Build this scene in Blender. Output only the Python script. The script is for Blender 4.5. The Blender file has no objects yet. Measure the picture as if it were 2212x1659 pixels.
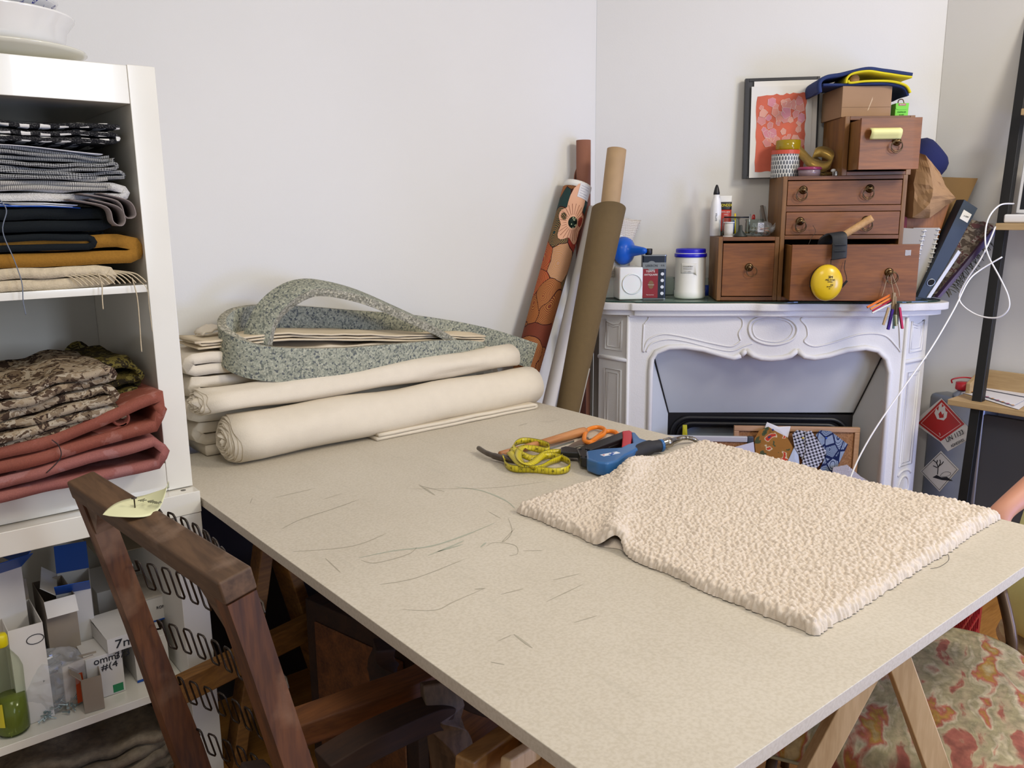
import bpy, bmesh, math, random
from mathutils import Vector, Matrix, noise
random.seed(7)
scene = bpy.context.scene
COL = scene.collection
PI = math.pi

# ------------------------------------------------------------ camera
F_PX = 1797.0; CX, CY = 1106.0, 829.5
_x = Vector((3345-CX, -(438-CY), -F_PX)).normalized()
_y = Vector((-399-CX, -(476-CY), -F_PX)).normalized()
_z = _x.cross(_y).normalized(); _y = _z.cross(_x)
RW = Matrix((_x, _y, _z))                 # world = RW @ camera axes
EYE = Vector((0, 0, 1.42))
cd = bpy.data.cameras.new('camera'); cam = bpy.data.objects.new('camera', cd); COL.objects.link(cam)
cd.sensor_width = 36; cd.lens = F_PX/2212*36; cd.clip_start = 0.02
cam.matrix_world = Matrix.Translation(EYE) @ RW.to_4x4()
scene.camera = cam

# ------------------------------------------------------------ world, lamps, exposure
w = bpy.data.worlds.new('room_ambience'); scene.world = w; w.use_nodes = True
w.node_tree.nodes['Background'].inputs[0].default_value = (0.95, 0.96, 1.0, 1)
w.node_tree.nodes['Background'].inputs[1].default_value = 0.42
def area(name, loc, target, sx, sy, power, color):
    l = bpy.data.lights.new(name, 'AREA'); l.shape = 'RECTANGLE'; l.size = sx; l.size_y = sy
    l.energy = power; l.color = color
    o = bpy.data.objects.new(name, l); COL.objects.link(o); o.location = loc
    o.rotation_euler = (Vector(target)-Vector(loc)).to_track_quat('-Z', 'Y').to_euler()
    return o
area('window_daylight', (1.45, -2.7, 1.85), (1.4, 2, 1.2), 0.62, 1.6, 40, (0.74, 0.84, 1.0))
area('blue_fill_low', (2.95, -1.45, 0.80), (2.95, 2, 0.70), 0.8, 1.0, 38, (0.30, 0.43, 1.0))  # added low blue fill that cools the fireplace and wall at lower right
area('ceiling_lamp_right', (2.55, -0.35, 2.72), (2.3, 1.2, 0.9), 0.5, 0.5, 29, (1.0, 0.91, 0.775))
area('ceiling_bounce_fill', (0.5, 0.5, 2.72), (0.9, 1.2, 0), 0.7, 0.7, 14, (1.0, 0.94, 0.84))  # added soft fill standing in for general bounce off the ceiling
scene.view_settings.view_transform = 'Standard'; scene.view_settings.look = 'None'
scene.view_settings.gamma = 1; scene.view_settings.use_curve_mapping = False
scene.view_settings.exposure = 0.288

# ------------------------------------------------------------ points
def P(px, py, X=None, Y=None, Z=None, v=None):
    d = RW @ Vector((px-CX, -(py-CY), -F_PX))
    if X is not None: t = (X-EYE.x)/d.x
    elif Y is not None: t = (Y-EYE.y)/d.y
    elif Z is not None: t = (Z-EYE.z)/d.z
    else: t = (O0+VV*v-EYE).dot(VV)/d.dot(VV)
    return EYE+d*t
S2 = math.sqrt(.5)
YA = 2.52; XC = 3.463                     # the long wall and the right wall
O0 = Vector((2.518, 2.52, 0)); UU = Vector((S2, -S2, 0)); VV = Vector((-S2, -S2, 0))
def BW(u, v, z): return O0+UU*u+VV*v+Vector((0, 0, z))

# ------------------------------------------------------------ objects
def props(o, label=None, cat=None, group=None, kind=None):
    if label: o['label'] = label
    if cat: o['category'] = cat
    if group: o['group'] = group
    if kind: o['kind'] = kind
    return o
def thing(name, label, cat, loc=(0, 0, 0), rotz=0, group=None, rot=None):
    o = bpy.data.objects.new(name, None); COL.objects.link(o); o.empty_display_size = 0.05
    o.location = loc; o.rotation_euler = rot if rot else (0, 0, rotz)
    return props(o, label, cat, group)
def thingB(name, label, cat, u, v, z, yaw=0, group=None):
    return thing(name, label, cat, BW(u, v, z), -PI/4+yaw, group)
def obj(name, bm, m, parent=None, smooth=False, bev=0, sub=0, label=None, kind=None, loc=None, rot=None, keep=False):
    if not keep: bmesh.ops.recalc_face_normals(bm, faces=bm.faces)
    me = bpy.data.meshes.new(name); bm.to_mesh(me); bm.free()
    for mm in (m if isinstance(m, (list, tuple)) else [m]): me.materials.append(mm)
    if smooth:
        for p in me.polygons: p.use_smooth = True
    o = bpy.data.objects.new(name, me); COL.objects.link(o)
    if parent: o.parent = parent
    if loc: o.location = loc
    if rot: o.rotation_euler = rot
    if bev:
        b = o.modifiers.new('bevel', 'BEVEL'); b.width = bev; b.segments = 2; b.limit_method = 'ANGLE'; b.angle_limit = 0.6
        if smooth is False:
            for p in me.polygons: p.use_smooth = True
            e = o.modifiers.new('wn', 'WEIGHTED_NORMAL'); e.keep_sharp = True
    if sub:
        s = o.modifiers.new('sub', 'SUBSURF'); s.levels = sub; s.render_levels = sub
    if label: o['label'] = label
    if kind: o['kind'] = kind
    return o
def copy_tree(o, parent=None):
    c = o.copy(); COL.objects.link(c); c.parent = parent
    for ch in list(o.children): copy_tree(ch, c)
    return c
def B(): return bmesh.new()

# ------------------------------------------------------------ shapes
def box(bm, x0, x1, y0, y1, z0, z1, M=None, mi=0):
    vs = [Vector((x, y, z)) for z in (z0, z1) for y in (y0, y1) for x in (x0, x1)]
    if M: vs = [M @ q for q in vs]
    b = [bm.verts.new(q) for q in vs]
    for f in ((0, 2, 3, 1), (4, 5, 7, 6), (0, 1, 5, 4), (2, 6, 7, 3), (0, 4, 6, 2), (1, 3, 7, 5)):
        fc = bm.faces.new([b[i] for i in f]); fc.material_index = mi
    return bm
def bar(bm, a, b, w, h, up=(0, 0, 1), mi=0):
    a, b = Vector(a), Vector(b); d = (b-a); L = d.length; d.normalize(); up = Vector(up)
    s = d.cross(up)
    if s.length < 1e-4: s = d.cross(Vector((1, 0, 0)))
    s.normalize(); u = s.cross(d)
    M = Matrix.Translation(a) @ Matrix((d, s, u)).transposed().to_4x4()
    return box(bm, 0, L, -w/2, w/2, -h/2, h/2, M, mi)
def rings(bm, rr, close=True, cap=True, loop=False, mi=0):
    V = [[bm.verts.new(p) for p in r] for r in rr]
    n = len(V[0]); m = len(V)
    for i in range(m if loop else m-1):
        A, C = V[i], V[(i+1) % m]
        for j in range(n if close else n-1):
            k = (j+1) % n
            f = bm.faces.new((A[j], A[k], C[k], C[j])); f.material_index = mi
    if cap and close and not loop:
        for r in (V[0], V[-1]):
            try: bm.faces.new(r).material_index = mi
            except ValueError: pass
    return V
def lathe(bm, prof, n=28, M=None, cap=True, a0=0, a1=2*PI, sx=1, sy=1):
    rr = []
    for r, z in prof:
        r = max(r, 1e-5)
        q = [Vector((r*sx*math.cos(a0+(a1-a0)*k/n), r*sy*math.sin(a0+(a1-a0)*k/n), z)) for k in range(n)]
        rr.append([M @ p if M else p for p in q])
    rings(bm, rr, cap=cap); return bm
def smoothpath(pts, n=8, closed=False):
    pts = [Vector(p) for p in pts]; out = []; N = len(pts)
    def g(i): return pts[i % N] if closed else pts[max(0, min(N-1, i))]
    for i in range(N if closed else N-1):
        a, b, c, d = g(i-1), g(i), g(i+1), g(i+2)
        for k in range(n):
            t = k/n
            out.append(0.5*((2*b)+(c-a)*t+(2*a-5*b+4*c-d)*t*t+(3*b-a-3*c+d)*t**3))
    if not closed: out.append(pts[-1])
    return out
def tube(bm, pts, r, n=8, closed=False, cap=True):
    pts = [Vector(p) for p in pts]; N = len(pts); rr = []; nrm = None
    for i, p in enumerate(pts):
        a = pts[(i-1) % N] if (closed or i > 0) else p
        b = pts[(i+1) % N] if (closed or i < N-1) else p
        t = (b-a).normalized()
        if nrm is None:
            nrm = t.orthogonal().normalized()
        else:
            nrm = (nrm-t*nrm.dot(t))
            nrm = nrm.normalized() if nrm.length > 1e-6 else t.orthogonal().normalized()
        bn = t.cross(nrm); ri = r[i] if isinstance(r, (list, tuple)) else r
        rr.append([p+(nrm*math.cos(2*PI*k/n)+bn*math.sin(2*PI*k/n))*ri for k in range(n)])
    rings(bm, rr, loop=closed, cap=cap); return bm
def ribbon(bm, pts, wv, th, closed=False):
    """flat band along pts; wv(i,t)->half width vector; th thickness"""
    pts = [Vector(p) for p in pts]; N = len(pts); rr = []
    for i, p in enumerate(pts):
        a = pts[(i-1) % N] if (closed or i > 0) else p
        b = pts[(i+1) % N] if (closed or i < N-1) else p
        t = (b-a).normalized(); w_ = Vector(wv(i, i/(N-1))); nn = t.cross(w_)
        nn = nn.normalized()*th/2 if nn.length > 1e-7 else Vector((0, 0, th/2))
        rr.append([p-w_-nn, p+w_-nn, p+w_+nn, p-w_+nn])
    rings(bm, rr, loop=closed); return bm
def prism(bm, pts, y0, y1, plane='xz', M=None, mi=0):
    def mk(a, b, y):
        q = Vector((a, y, b)) if plane == 'xz' else (Vector((a, b, y)) if plane == 'xy' else Vector((y, a, b)))
        return M @ q if M else q
    A = [bm.verts.new(mk(a, b, y0)) for a, b in pts]; C = [bm.verts.new(mk(a, b, y1)) for a, b in pts]
    n = len(pts)
    bm.faces.new(A).material_index = mi; bm.faces.new(C[::-1]).material_index = mi
    for i in range(n):
        bm.faces.new((A[i], A[(i+1) % n], C[(i+1) % n], C[i])).material_index = mi
    return bm
def sheet(bm, fn, nu, nv, th=0):
    """fn(u,v)->Vector for u,v in 0..1; closed slab when th"""
    G = [[bm.verts.new(fn(i/nu, j/nv)) for j in range(nv+1)] for i in range(nu+1)]
    for i in range(nu):
        for j in range(nv): bm.faces.new((G[i][j], G[i+1][j], G[i+1][j+1], G[i][j+1]))
    if th:
        bm.normal_update()
        H = [[bm.verts.new(q.co-q.normal*th) for q in row] for row in G]
        for i in range(nu):
            for j in range(nv): bm.faces.new((H[i][j], H[i][j+1], H[i+1][j+1], H[i+1][j]))
        for i in range(nu):
            bm.faces.new((G[i][0], H[i][0], H[i+1][0], G[i+1][0])); bm.faces.new((G[i][nv], G[i+1][nv], H[i+1][nv], H[i][nv]))
        for j in range(nv):
            bm.faces.new((G[0][j], G[0][j+1], H[0][j+1], H[0][j])); bm.faces.new((G[nu][j], H[nu][j], H[nu][j+1], G[nu][j+1]))
    return bm
def nz(x, y=0, z=0): return noise.noise(Vector((x, y, z)))
def rrect(w_, h_, r, n=5):
    out = []
    for cx_, cy_, a in ((w_/2-r, h_/2-r, 0), (-w_/2+r, h_/2-r, PI/2), (-w_/2+r, -h_/2+r, PI), (w_/2-r, -h_/2+r, 1.5*PI)):
        for k in range(n+1):
            t = a+PI/2*k/n; out.append((cx_+r*math.cos(t), cy_+r*math.sin(t)))
    return out
def folds(bm, x0, x1, y0, y1, z0, layers, pitch, th, amp=0.004, seed=0, edge=0.01, tilt=0.0, jit=0.012, sag=0.0, ny=14, bump=None):
    """a cloth folded back and forth: layer lines show on the front (y0), loops at the two ends"""
    rnd = random.Random(seed); path = []
    for k in range(layers):
        a = x0+rnd.uniform(-jit, jit); b = x1+rnd.uniform(-jit, jit); z = z0+pitch*(k+.5)
        xs = [a+(b-a)*i/22 for i in range(23)]
        if k % 2: xs = xs[::-1]
        for x in xs: path.append((x, z, k))
        if k < layers-1:
            e = xs[-1]; s = 1 if k % 2 == 0 else -1
            for t in (-.6, 0, .6): path.append((e+s*pitch*.62*math.cos(t*1.2), z+pitch*(.5+.42*math.sin(t*1.4)), k+.5))
    pp = [Vector((a, 0, b)) for a, b, c in path]; ks = [c for a, b, c in path]; N = len(pp); rr = []
    for i, p in enumerate(pp):
        t = (pp[min(i+1, N-1)]-pp[max(i-1, 0)]).normalized(); nn = Vector((-t.z, 0, t.x))*th/2
        yy = y0+edge*nz(p.x*9+seed, ks[i]*3.1, seed)*1.6+edge*nz(ks[i]*7.7, seed*1.3, 2)
        ring = []
        for side in (1, -1):
            for j in (range(ny+1) if side == 1 else range(ny, -1, -1)):
                y = yy+(y1-yy)*j/ny
                dz = amp*(2*nz(p.x*7+seed, y*7, seed*.7)+nz(p.x*17, y*15, seed+ks[i]*.6))*min(1, .35+ks[i]/max(1, layers-1))+tilt*(p.x-x0)-sag*max(0, (y0+.06-y))
                if bump: dz += bump(p.x, y, ks[i]/max(1, layers-1))
                ring.append(Vector((p.x, y, p.z+dz))+nn*side)
        rr.append(ring)
    rings(bm, rr); return bm
def text(parent, s, size, loc, rot, m, name='lettering', depth=0.0006, align='CENTER', wscale=1.0):
    c = bpy.data.curves.new(name, 'FONT'); c.body = s; c.size = size; c.extrude = depth
    c.align_x = align; c.align_y = 'CENTER'
    t = bpy.data.objects.new('tmp', c); COL.objects.link(t)
    me = bpy.data.meshes.new_from_object(t.evaluated_get(bpy.context.evaluated_depsgraph_get()))
    bpy.data.objects.remove(t)
    me.materials.clear(); me.materials.append(m)
    o = bpy.data.objects.new(name, me); COL.objects.link(o); o.parent = parent; o.location = loc
    o.rotation_euler = rot; o.scale = (wscale, 1, 1); return o
FR = (PI/2, 0, 0)      # text on a face that looks towards local -y

# ------------------------------------------------------------ materials
MATS = {}
def _mat(name):
    m = bpy.data.materials.new(name); m.use_nodes = True; nt = m.node_tree
    return m, nt, nt.nodes['Principled BSDF']
def c4(c):
    if isinstance(c, str):
        c = [int(c[i:i+2], 16)/255 for i in (0, 2, 4)]
        c = [((q+.055)/1.055)**2.4 if q > .04045 else q/12.92 for q in c]
    return (c[0], c[1], c[2], 1)
def coords(nt, scale=(1, 1, 1), rot=(0, 0, 0), src='Object', warp=0, wscale=5):
    tc = nt.nodes.new('ShaderNodeTexCoord'); mp = nt.nodes.new('ShaderNodeMapping')
    out = tc.outputs[src]
    if warp:
        n = nt.nodes.new('ShaderNodeTexNoise'); n.inputs['Scale'].default_value = wscale
        nt.links.new(out, n.inputs['Vector'])
        ma = nt.nodes.new('ShaderNodeVectorMath'); ma.operation = 'MULTIPLY_ADD'
        nt.links.new(n.outputs['Color'], ma.inputs[0]); ma.inputs[1].default_value = (warp,)*3; nt.links.new(out, ma.inputs[2])
        out = ma.outputs[0]
    nt.links.new(out, mp.inputs[0]); mp.inputs['Scale'].default_value = scale; mp.inputs['Rotation'].default_value = rot
    return mp.outputs[0]
def ramp(nt, fac, stops, const=False):
    r = nt.nodes.new('ShaderNodeValToRGB'); cr = r.color_ramp
    if const: cr.interpolation = 'CONSTANT'
    while len(cr.elements) < len(stops): cr.elements.new(0.5)
    for e, (p, c) in zip(cr.elements, stops): e.position = p; e.color = c4(c)
    nt.links.new(fac, r.inputs[0]); return r.outputs[0]
def texnode(nt, kind, scale, vec, **k):
    n = nt.nodes.new({'noise': 'ShaderNodeTexNoise', 'voronoi': 'ShaderNodeTexVoronoi', 'wave': 'ShaderNodeTexWave',
                      'checker': 'ShaderNodeTexChecker', 'brick': 'ShaderNodeTexBrick', 'magic': 'ShaderNodeTexMagic'}[kind])
    n.inputs['Scale'].default_value = scale; nt.links.new(vec, n.inputs['Vector'])
    if kind == 'noise': n.inputs['Detail'].default_value = k.get('detail', 4)
    if kind == 'wave':
        n.inputs['Distortion'].default_value = k.get('dist', 0); n.bands_direction = k.get('dir', 'X')
        n.wave_type = k.get('wt', 'BANDS'); n.inputs['Detail Scale'].default_value = k.get('ds', 1)
    if kind == 'voronoi' and k.get('feature'): n.feature = k['feature']
    return n
def bump(nt, bs, h, strength, dist=0.002):
    b = nt.nodes.new('ShaderNodeBump'); b.inputs['Strength'].default_value = strength; b.inputs['Distance'].default_value = dist
    nt.links.new(h, b.inputs['Height']); nt.links.new(b.outputs[0], bs.inputs['Normal'])
def mixc(nt, f, a, b, mode='MIX'):
    m = nt.nodes.new('ShaderNodeMix'); m.data_type = 'RGBA'; m.blend_type = mode
    for k, val in ((0, f), (6, a), (7, b)):
        if isinstance(val, (int, float)): m.inputs[k].default_value = val
        elif isinstance(val, (tuple, str, list)): m.inputs[k].default_value = c4(val)
        else: nt.links.new(val, m.inputs[k])
    return m.outputs[2]
def math_(nt, op, a, b=None):
    m = nt.nodes.new('ShaderNodeMath'); m.operation = op
    for k, val in ((0, a), (1, b)):
        if val is None: continue
        if isinstance(val, (int, float)): m.inputs[k].default_value = val
        else: nt.links.new(val, m.inputs[k])
    return m.outputs[0]
def plain(name, col, rough=.5, metal=0, var=0.0, vs=8, bmp=0, bs=60, spec=.5, trans=0, alpha=1, ior=1.45, sheen=0, bd=.002, coat=0):
    if name in MATS: return MATS[name]
    m, nt, b = _mat(name); b.inputs['Roughness'].default_value = rough; b.inputs['Metallic'].default_value = metal
    b.inputs['Specular IOR Level'].default_value = spec; b.inputs['Transmission Weight'].default_value = trans
    b.inputs['Alpha'].default_value = alpha; b.inputs['IOR'].default_value = ior; b.inputs['Sheen Weight'].default_value = sheen
    b.inputs['Coat Weight'].default_value = coat
    c = c4(col); vec = coords(nt)
    n = texnode(nt, 'noise', vs, vec, detail=5)
    d = max(var, 0.02)
    lo = tuple(q*(1-d) for q in c[:3]); hi = tuple(min(1, q*(1+d)) for q in c[:3])
    nt.links.new(ramp(nt, n.outputs[0], [(.3, lo), (.7, hi)]), b.inputs['Base Color'])
    if bmp:
        n2 = texnode(nt, 'noise', bs, vec, detail=3); bump(nt, b, n2.outputs[0], bmp, bd)
    MATS[name] = m; return m
def tex(name, kind, scale, stops, rough=.8, mscale=(1, 1, 1), rot=(0, 0, 0), bmp=.2, bd=.001, const=False, warp=0, wscale=5, out=0, metal=0, second=None, spec=.3, alpha=1, **k):
    if name in MATS: return MATS[name]
    m, nt, b = _mat(name); b.inputs['Roughness'].default_value = rough; b.inputs['Metallic'].default_value = metal
    b.inputs['Specular IOR Level'].default_value = spec; b.inputs['Alpha'].default_value = alpha
    vec = coords(nt, mscale, rot, warp=warp, wscale=wscale)
    t = texnode(nt, kind, scale, vec, **k); f = t.outputs[out]
    col = ramp(nt, f, stops, const)
    if second:   # (kind, scale, mscale, stops, blendmode, factor)
        v2 = coords(nt, second[2]); t2 = texnode(nt, second[0], second[1], v2)
        col = mixc(nt, second[5], col, ramp(nt, t2.outputs[0], second[3]), second[4])
    nt.links.new(col, b.inputs['Base Color'])
    if bmp: bump(nt, b, f, bmp, bd)
    MATS[name] = m; return m
def wood(name, dark, light, rough=.45, axis='x', scale=1.0, fine=60, coat=0.0, blotch=None):
    if name in MATS: return MATS[name]
    m, nt, b = _mat(name); b.inputs['Roughness'].default_value = rough; b.inputs['Coat Weight'].default_value = coat
    st = {'x': (1, 9, 9), 'y': (9, 1, 9), 'z': (9, 9, 1)}[axis]
    vec = coords(nt, tuple(q*scale for q in st)); n = texnode(nt, 'noise', 2.4, vec, detail=8)
    n.inputs['Distortion'].default_value = .6
    col = ramp(nt, n.outputs[0], [(.28, dark), (.72, light)])
    n2 = texnode(nt, 'noise', fine, coords(nt, tuple(.25*q for q in st)), detail=2)
    col = mixc(nt, .25, col, ramp(nt, n2.outputs[0], [(.4, dark), (.6, light)]))
    if blotch:
        n3 = texnode(nt, 'noise', 6, coords(nt), detail=6)
        mask = ramp(nt, n3.outputs[0], [(.6, (0, 0, 0)), (.72, (1, 1, 1))])
        col = mixc(nt, math_(nt, 'MULTIPLY', mask, .6), col, blotch)
    nt.links.new(col, b.inputs['Base Color']); bump(nt, b, n2.outputs[0], .15, .0006)
    MATS[name] = m; return m
def glass(name, tint=(.95, .98, .97), rough=.02):
    if name in MATS: return MATS[name]
    m = bpy.data.materials.new(name); m.use_nodes = True; nt = m.node_tree; nt.nodes.clear()
    o = nt.nodes.new('ShaderNodeOutputMaterial'); tr = nt.nodes.new('ShaderNodeBsdfTransparent'); gl = nt.nodes.new('ShaderNodeBsdfGlossy')
    mx = nt.nodes.new('ShaderNodeMixShader'); lw = nt.nodes.new('ShaderNodeLayerWeight'); lw.inputs[0].default_value = .12
    tr.inputs[0].default_value = c4(tint); gl.inputs['Roughness'].default_value = rough
    ml = nt.nodes.new('ShaderNodeMath'); ml.operation = 'MULTIPLY'; ml.inputs[1].default_value = .55; nt.links.new(lw.outputs['Fresnel'], ml.inputs[0]); nt.links.new(ml.outputs[0], mx.inputs[0]); nt.links.new(tr.outputs[0], mx.inputs[1]); nt.links.new(gl.outputs[0], mx.inputs[2])
    nt.links.new(mx.outputs[0], o.inputs[0]); MATS[name] = m; return m
WHITE = plain('white_satin', 'e9e6df', .35)
BLACKM = plain('black_plastic', '17171a', .4)
INK = plain('black_ink', '1c1c22', .7)
# ============================================================ the room
WALL = plain('painted_plaster', 'd6d4ce', .85, var=.015, vs=1.3, bmp=.12, bs=140, spec=.2)
FLOORM = wood('oiled_floorboards', '8a5a22', 'b98440', .5, 'x', .6)
CEILM = plain('ceiling_white', 'dddad2', .9)
def wallbox(name, a, b, z0=0, z1=2.95, th=.12, side=1):
    a, b = Vector((a[0], a[1], 0)), Vector((b[0], b[1], 0)); d = (b-a).normalized(); n = Vector((-d.y, d.x, 0))*th*side
    bm = B(); vs = [a, b, b+n, a+n]
    prism(bm, [(q.x, q.y) for q in vs], z0, z1, 'xy'); o = obj(name, bm, WALL); o['kind'] = 'structure'; return o
wallbox('wall_left', (-1.6, YA), (O0.x, O0.y+.002))
_br = BW(1.34, 0, 0)
wallbox('wall_back', (O0.x, O0.y), (_br.x, _br.y))
wallbox('wall_right', (XC, _br.y), (XC, -1.8))
o = obj('floor', box(B(), -1.8, 3.8, -2.4, 2.8, -.05, 0), FLOORM); o['kind'] = 'structure'
o = obj('ceiling', box(B(), -1.8, 3.8, -2.4, 2.8, 2.95, 3.0), CEILM); o['kind'] = 'structure'

# ============================================================ white shelving: bookcase standing on a low cabinet
LACQ = plain('glossy_white_lacquer', 'ddd9cc', .13, var=.01, spec=.55, coat=.3)
LACB = plain('matt_white_board', 'cfccc3', .45, var=.01)
XS0, XS1, YF = -.62, .618, 1.978
bc = thing('bookcase', 'tall glossy white open bookcase filled with folded fabric at the left edge', 'bookcase', (XS0, YF, .783))
def U1(a, b, c, d, e, f): return box(B(), a-XS0, b-XS0, c-YF, d-YF, e-.783, f-.783)
obj('side_panel', U1(.56, XS1, YF, 2.50, .783, 1.741), LACQ, bc, bev=.0015)
obj('side_panel', U1(XS0, XS0+.058, YF, 2.50, .783, 1.741), LACQ, bc, bev=.0015)
obj('top_panel', U1(XS0+.0585, .5595, YF, 2.50, 1.66, 1.739), LACQ, bc, bev=.0015)
obj('shelf', U1(XS0+.0585, .5595, YF+.006, 2.48, 1.2535, 1.2705), LACQ, bc, bev=.001)
obj('bottom_panel', U1(XS0+.0585, .5595, YF, 2.50, .783, .851), LACQ, bc, bev=.0015)
obj('back_panel', U1(XS0+.0585, .5595, 2.485, 2.50, .8515, 1.6595), LACB, bc)
lc = thing('low_cabinet', 'low white open cabinet full of small boxes, underneath the bookcase', 'cabinet', (XS0, 1.935, 0))
def U2(a, b, c, d, e, f): return box(B(), a-XS0, b-XS0, c-1.935, d-1.935, e, f)
obj('top_panel', U2(XS0, .62, 1.935, 2.50, .728, .781), LACQ, lc, bev=.002)
obj('side_panel', U2(.555, .619, 1.937, 2.50, 0, .7275), LACB, lc, bev=.0015)
obj('side_panel', U2(XS0, XS0+.06, 1.937, 2.50, 0, .7275), LACB, lc, bev=.0015)
obj('shelf', U2(XS0+.0605, .5545, 1.945, 2.48, .28, .30), LACQ, lc, bev=.001)
obj('back_panel', U2(XS0+.0605, .5545, 2.485, 2.50, .02, .7275), LACB, lc)
obj('screw_hole', lathe(B(), [(0, 0), (.006, 0), (.006, .0006), (0, .0006)], 16, Matrix.Translation((.59-XS0, .028, .781))), plain('dark_hole', '5c5850', .5), lc)

# ============================================================ work table
def table_mat():
    m, nt, b = _mat('cream_fibreboard'); b.inputs['Roughness'].default_value = .55; b.inputs['Specular IOR Level'].default_value = .35
    v = coords(nt)
    n1 = texnode(nt, 'noise', 3.2, v, detail=6); base = ramp(nt, n1.outputs[0], [(.3, 'b8ae9b'), (.7, 'c5bcaa')])
    n2 = texnode(nt, 'noise', 170, v, detail=3); base = mixc(nt, .35, base, ramp(nt, n2.outputs[0], [(.35, 'b4ab99'), (.6, 'd0c9bb')]))
    v2 = coords(nt, (28, 4, 1), (0, 0, .5)); n3 = texnode(nt, 'noise', 2.2, v2, detail=4)
    base = mixc(nt, math_(nt, 'MULTIPLY', ramp(nt, n3.outputs[0], [(.60, (0, 0, 0)), (.72, (1, 1, 1))]), .2), base, 'a8a291')
    n4 = texnode(nt, 'voronoi', 26, v); base = mixc(nt, math_(nt, 'MULTIPLY', ramp(nt, n4.outputs[0], [(.0, (1, 1, 1)), (.045, (0, 0, 0))]), .35), base, '6e6752')
    nt.links.new(base, b.inputs['Base Color']); bump(nt, b, n2.outputs[0], .12, .0008); return m
TX0, TX1, TY0, TY1, TZ = .624, 1.90, .523, 2.34, .76
tb = thing('work_table', 'large cream fibreboard work table on trestles, scuffed with pencil marks', 'table', (TX0, TY0, 0))
obj('tabletop', box(B(), 0, TX1-TX0, 0, TY1-TY0, TZ-.022, TZ), table_mat(), tb, bev=.0012)
strokes = [  # pencil and chalk scuffs (tracks on the board), width in mm
 ([(608,1143),(650,1122),(720,1099),(775,1079)],2.2,0), ([(633,1192),(760,1180),(835,1152)],1.8,0), ([(590,1076),(680,1055)],1.4,0),
 ([(775,1205),(850,1190),(930,1180),(1000,1158),(1068,1130)],3.4,1), ([(780,1210),(812,1216),(880,1198),(900,1183)],1.8,0), ([(925,1200),(975,1180),(1002,1168)],3,1),
 ([(945,1192),(1000,1176)],3,1), ([(820,1263),(900,1248),(1003,1208)],1.8,0), ([(1025,1273),(1048,1271)],3,0), ([(1055,1105),(1082,1120)],1.5,0),
 ([(1098,1120),(1106,1145),(1098,1162),(1085,1170),(1112,1142)],1.8,0), ([(1050,1180),(1070,1172),(1112,1178),(1118,1196),(1100,1200)],1.6,0),
 ([(1038,1182),(1050,1172)],3,1), ([(703,1206),(735,1236)],1.8,0), ([(985,1052),(1040,1060),(1090,1080),(1112,1098)],3.2,1), ([(905,1047),(940,1070)],4,0),
 ([(910,1050),(960,1062)],2,0), ([(1180,1040),(1060,1054),(880,1056)],1.2,0), ([(1082,1284),(1130,1272)],1.6,0), ([(1130,1190),(1172,1189)],1.4,0),
 ([(870,1317),(940,1318),(980,1300),(1045,1272)],1.3,0), ([(1195,1253),(1250,1240)],1.5,0), ([(1060,1430),(1090,1436)],1.3,0), ([(1110,1370),(1150,1400)],2.6,0),
 ([(1165,910),(1185,911),(1208,906)],1.6,0), ([(1120,920),(1140,914)],2.4,0), ([(700,1078),(740,1066)],1.2,0), ([(545,1076),(540,1088)],1.6,0),
 ([(1075,1385),(1105,1372)],1.3,0), ([(1240,1345),(1290,1330)],1.2,0), ([(1180,1300),(1260,1262)],1.2,0)]
PENC = plain('pencil_scuff', 'a39c8b', .8); CHALK = plain('green_chalk_scuff', 'a3a695', .8)
for pts, wd, k in strokes:
    q = [P(x, y, Z=TZ)-Vector((TX0, TY0, 0)) for x, y in pts]
    q = [Vector((a.x, a.y, TZ+.0003)) for a in smoothpath(q, 6)]
    n = len(q); bm = B(); rows = []
    for i in range(n):
        t = (q[min(i+1, n-1)]-q[max(i-1, 0)]).normalized(); s_ = Vector((-t.y, t.x, 0)); wi = wd*.00075*(.3+.7*math.sin(PI*i/(n-1)))*(1+.6*nz(i*.8, wd))
        rows.append((bm.verts.new(q[i]-s_*wi), bm.verts.new(q[i]+s_*wi)))
    for a, c in zip(rows, rows[1:]): bm.faces.new((a[0], a[1], c[1], c[0]))
    obj('pencil_mark', bm, CHALK if k else PENC, tb)
TREST = wood('pale_trestle_pine', 'a98a60', 'd3b78e', .6, 'z', .9)
def trestle(label, c, ang, half, m, spread=.3):
    """A-frame pair: beam along local x"""
    t = thing('trestle', label, 'trestle', (c[0], c[1], 0), ang)
    obj('beam', box(B(), -half+.03, half-.03, -.022, .022, .665, .737), m, t, bev=.002)
    for sx in (-1, 1):
        for sy in (-1, 1):
            bm = B(); bar(bm, (sx*half, sy*spread, .012), (sx*half, sy*.018, .722), .038, .026, (1, 0, 0)); obj('leg', bm, m, t, bev=.002)
        bm = B(); box(bm, sx*half-.012, sx*half+.012, -.2, .2, .30, .345); obj('cross_bar', bm, m, t, bev=.002)
    bm = B(); box(bm, -half, half, -.012, .012, .30, .34); obj('stretcher', bm, m, t, bev=.002)
    return t
_a = P(1862, 1440, Z=.70)
trestle('pale pine trestle under the right front edge of the work table', (1.51, .913, 0), math.radians(50.7), .45, TREST, .31)
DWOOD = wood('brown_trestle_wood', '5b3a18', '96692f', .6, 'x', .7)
def bars(parent, lst, m, org):
    for nm, a, b, w_, h_ in lst:
        bm = B(); bar(bm, Vector(a)-Vector(org), Vector(b)-Vector(org), w_, h_); obj(nm, bm, m, parent, bev=.003)

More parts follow.
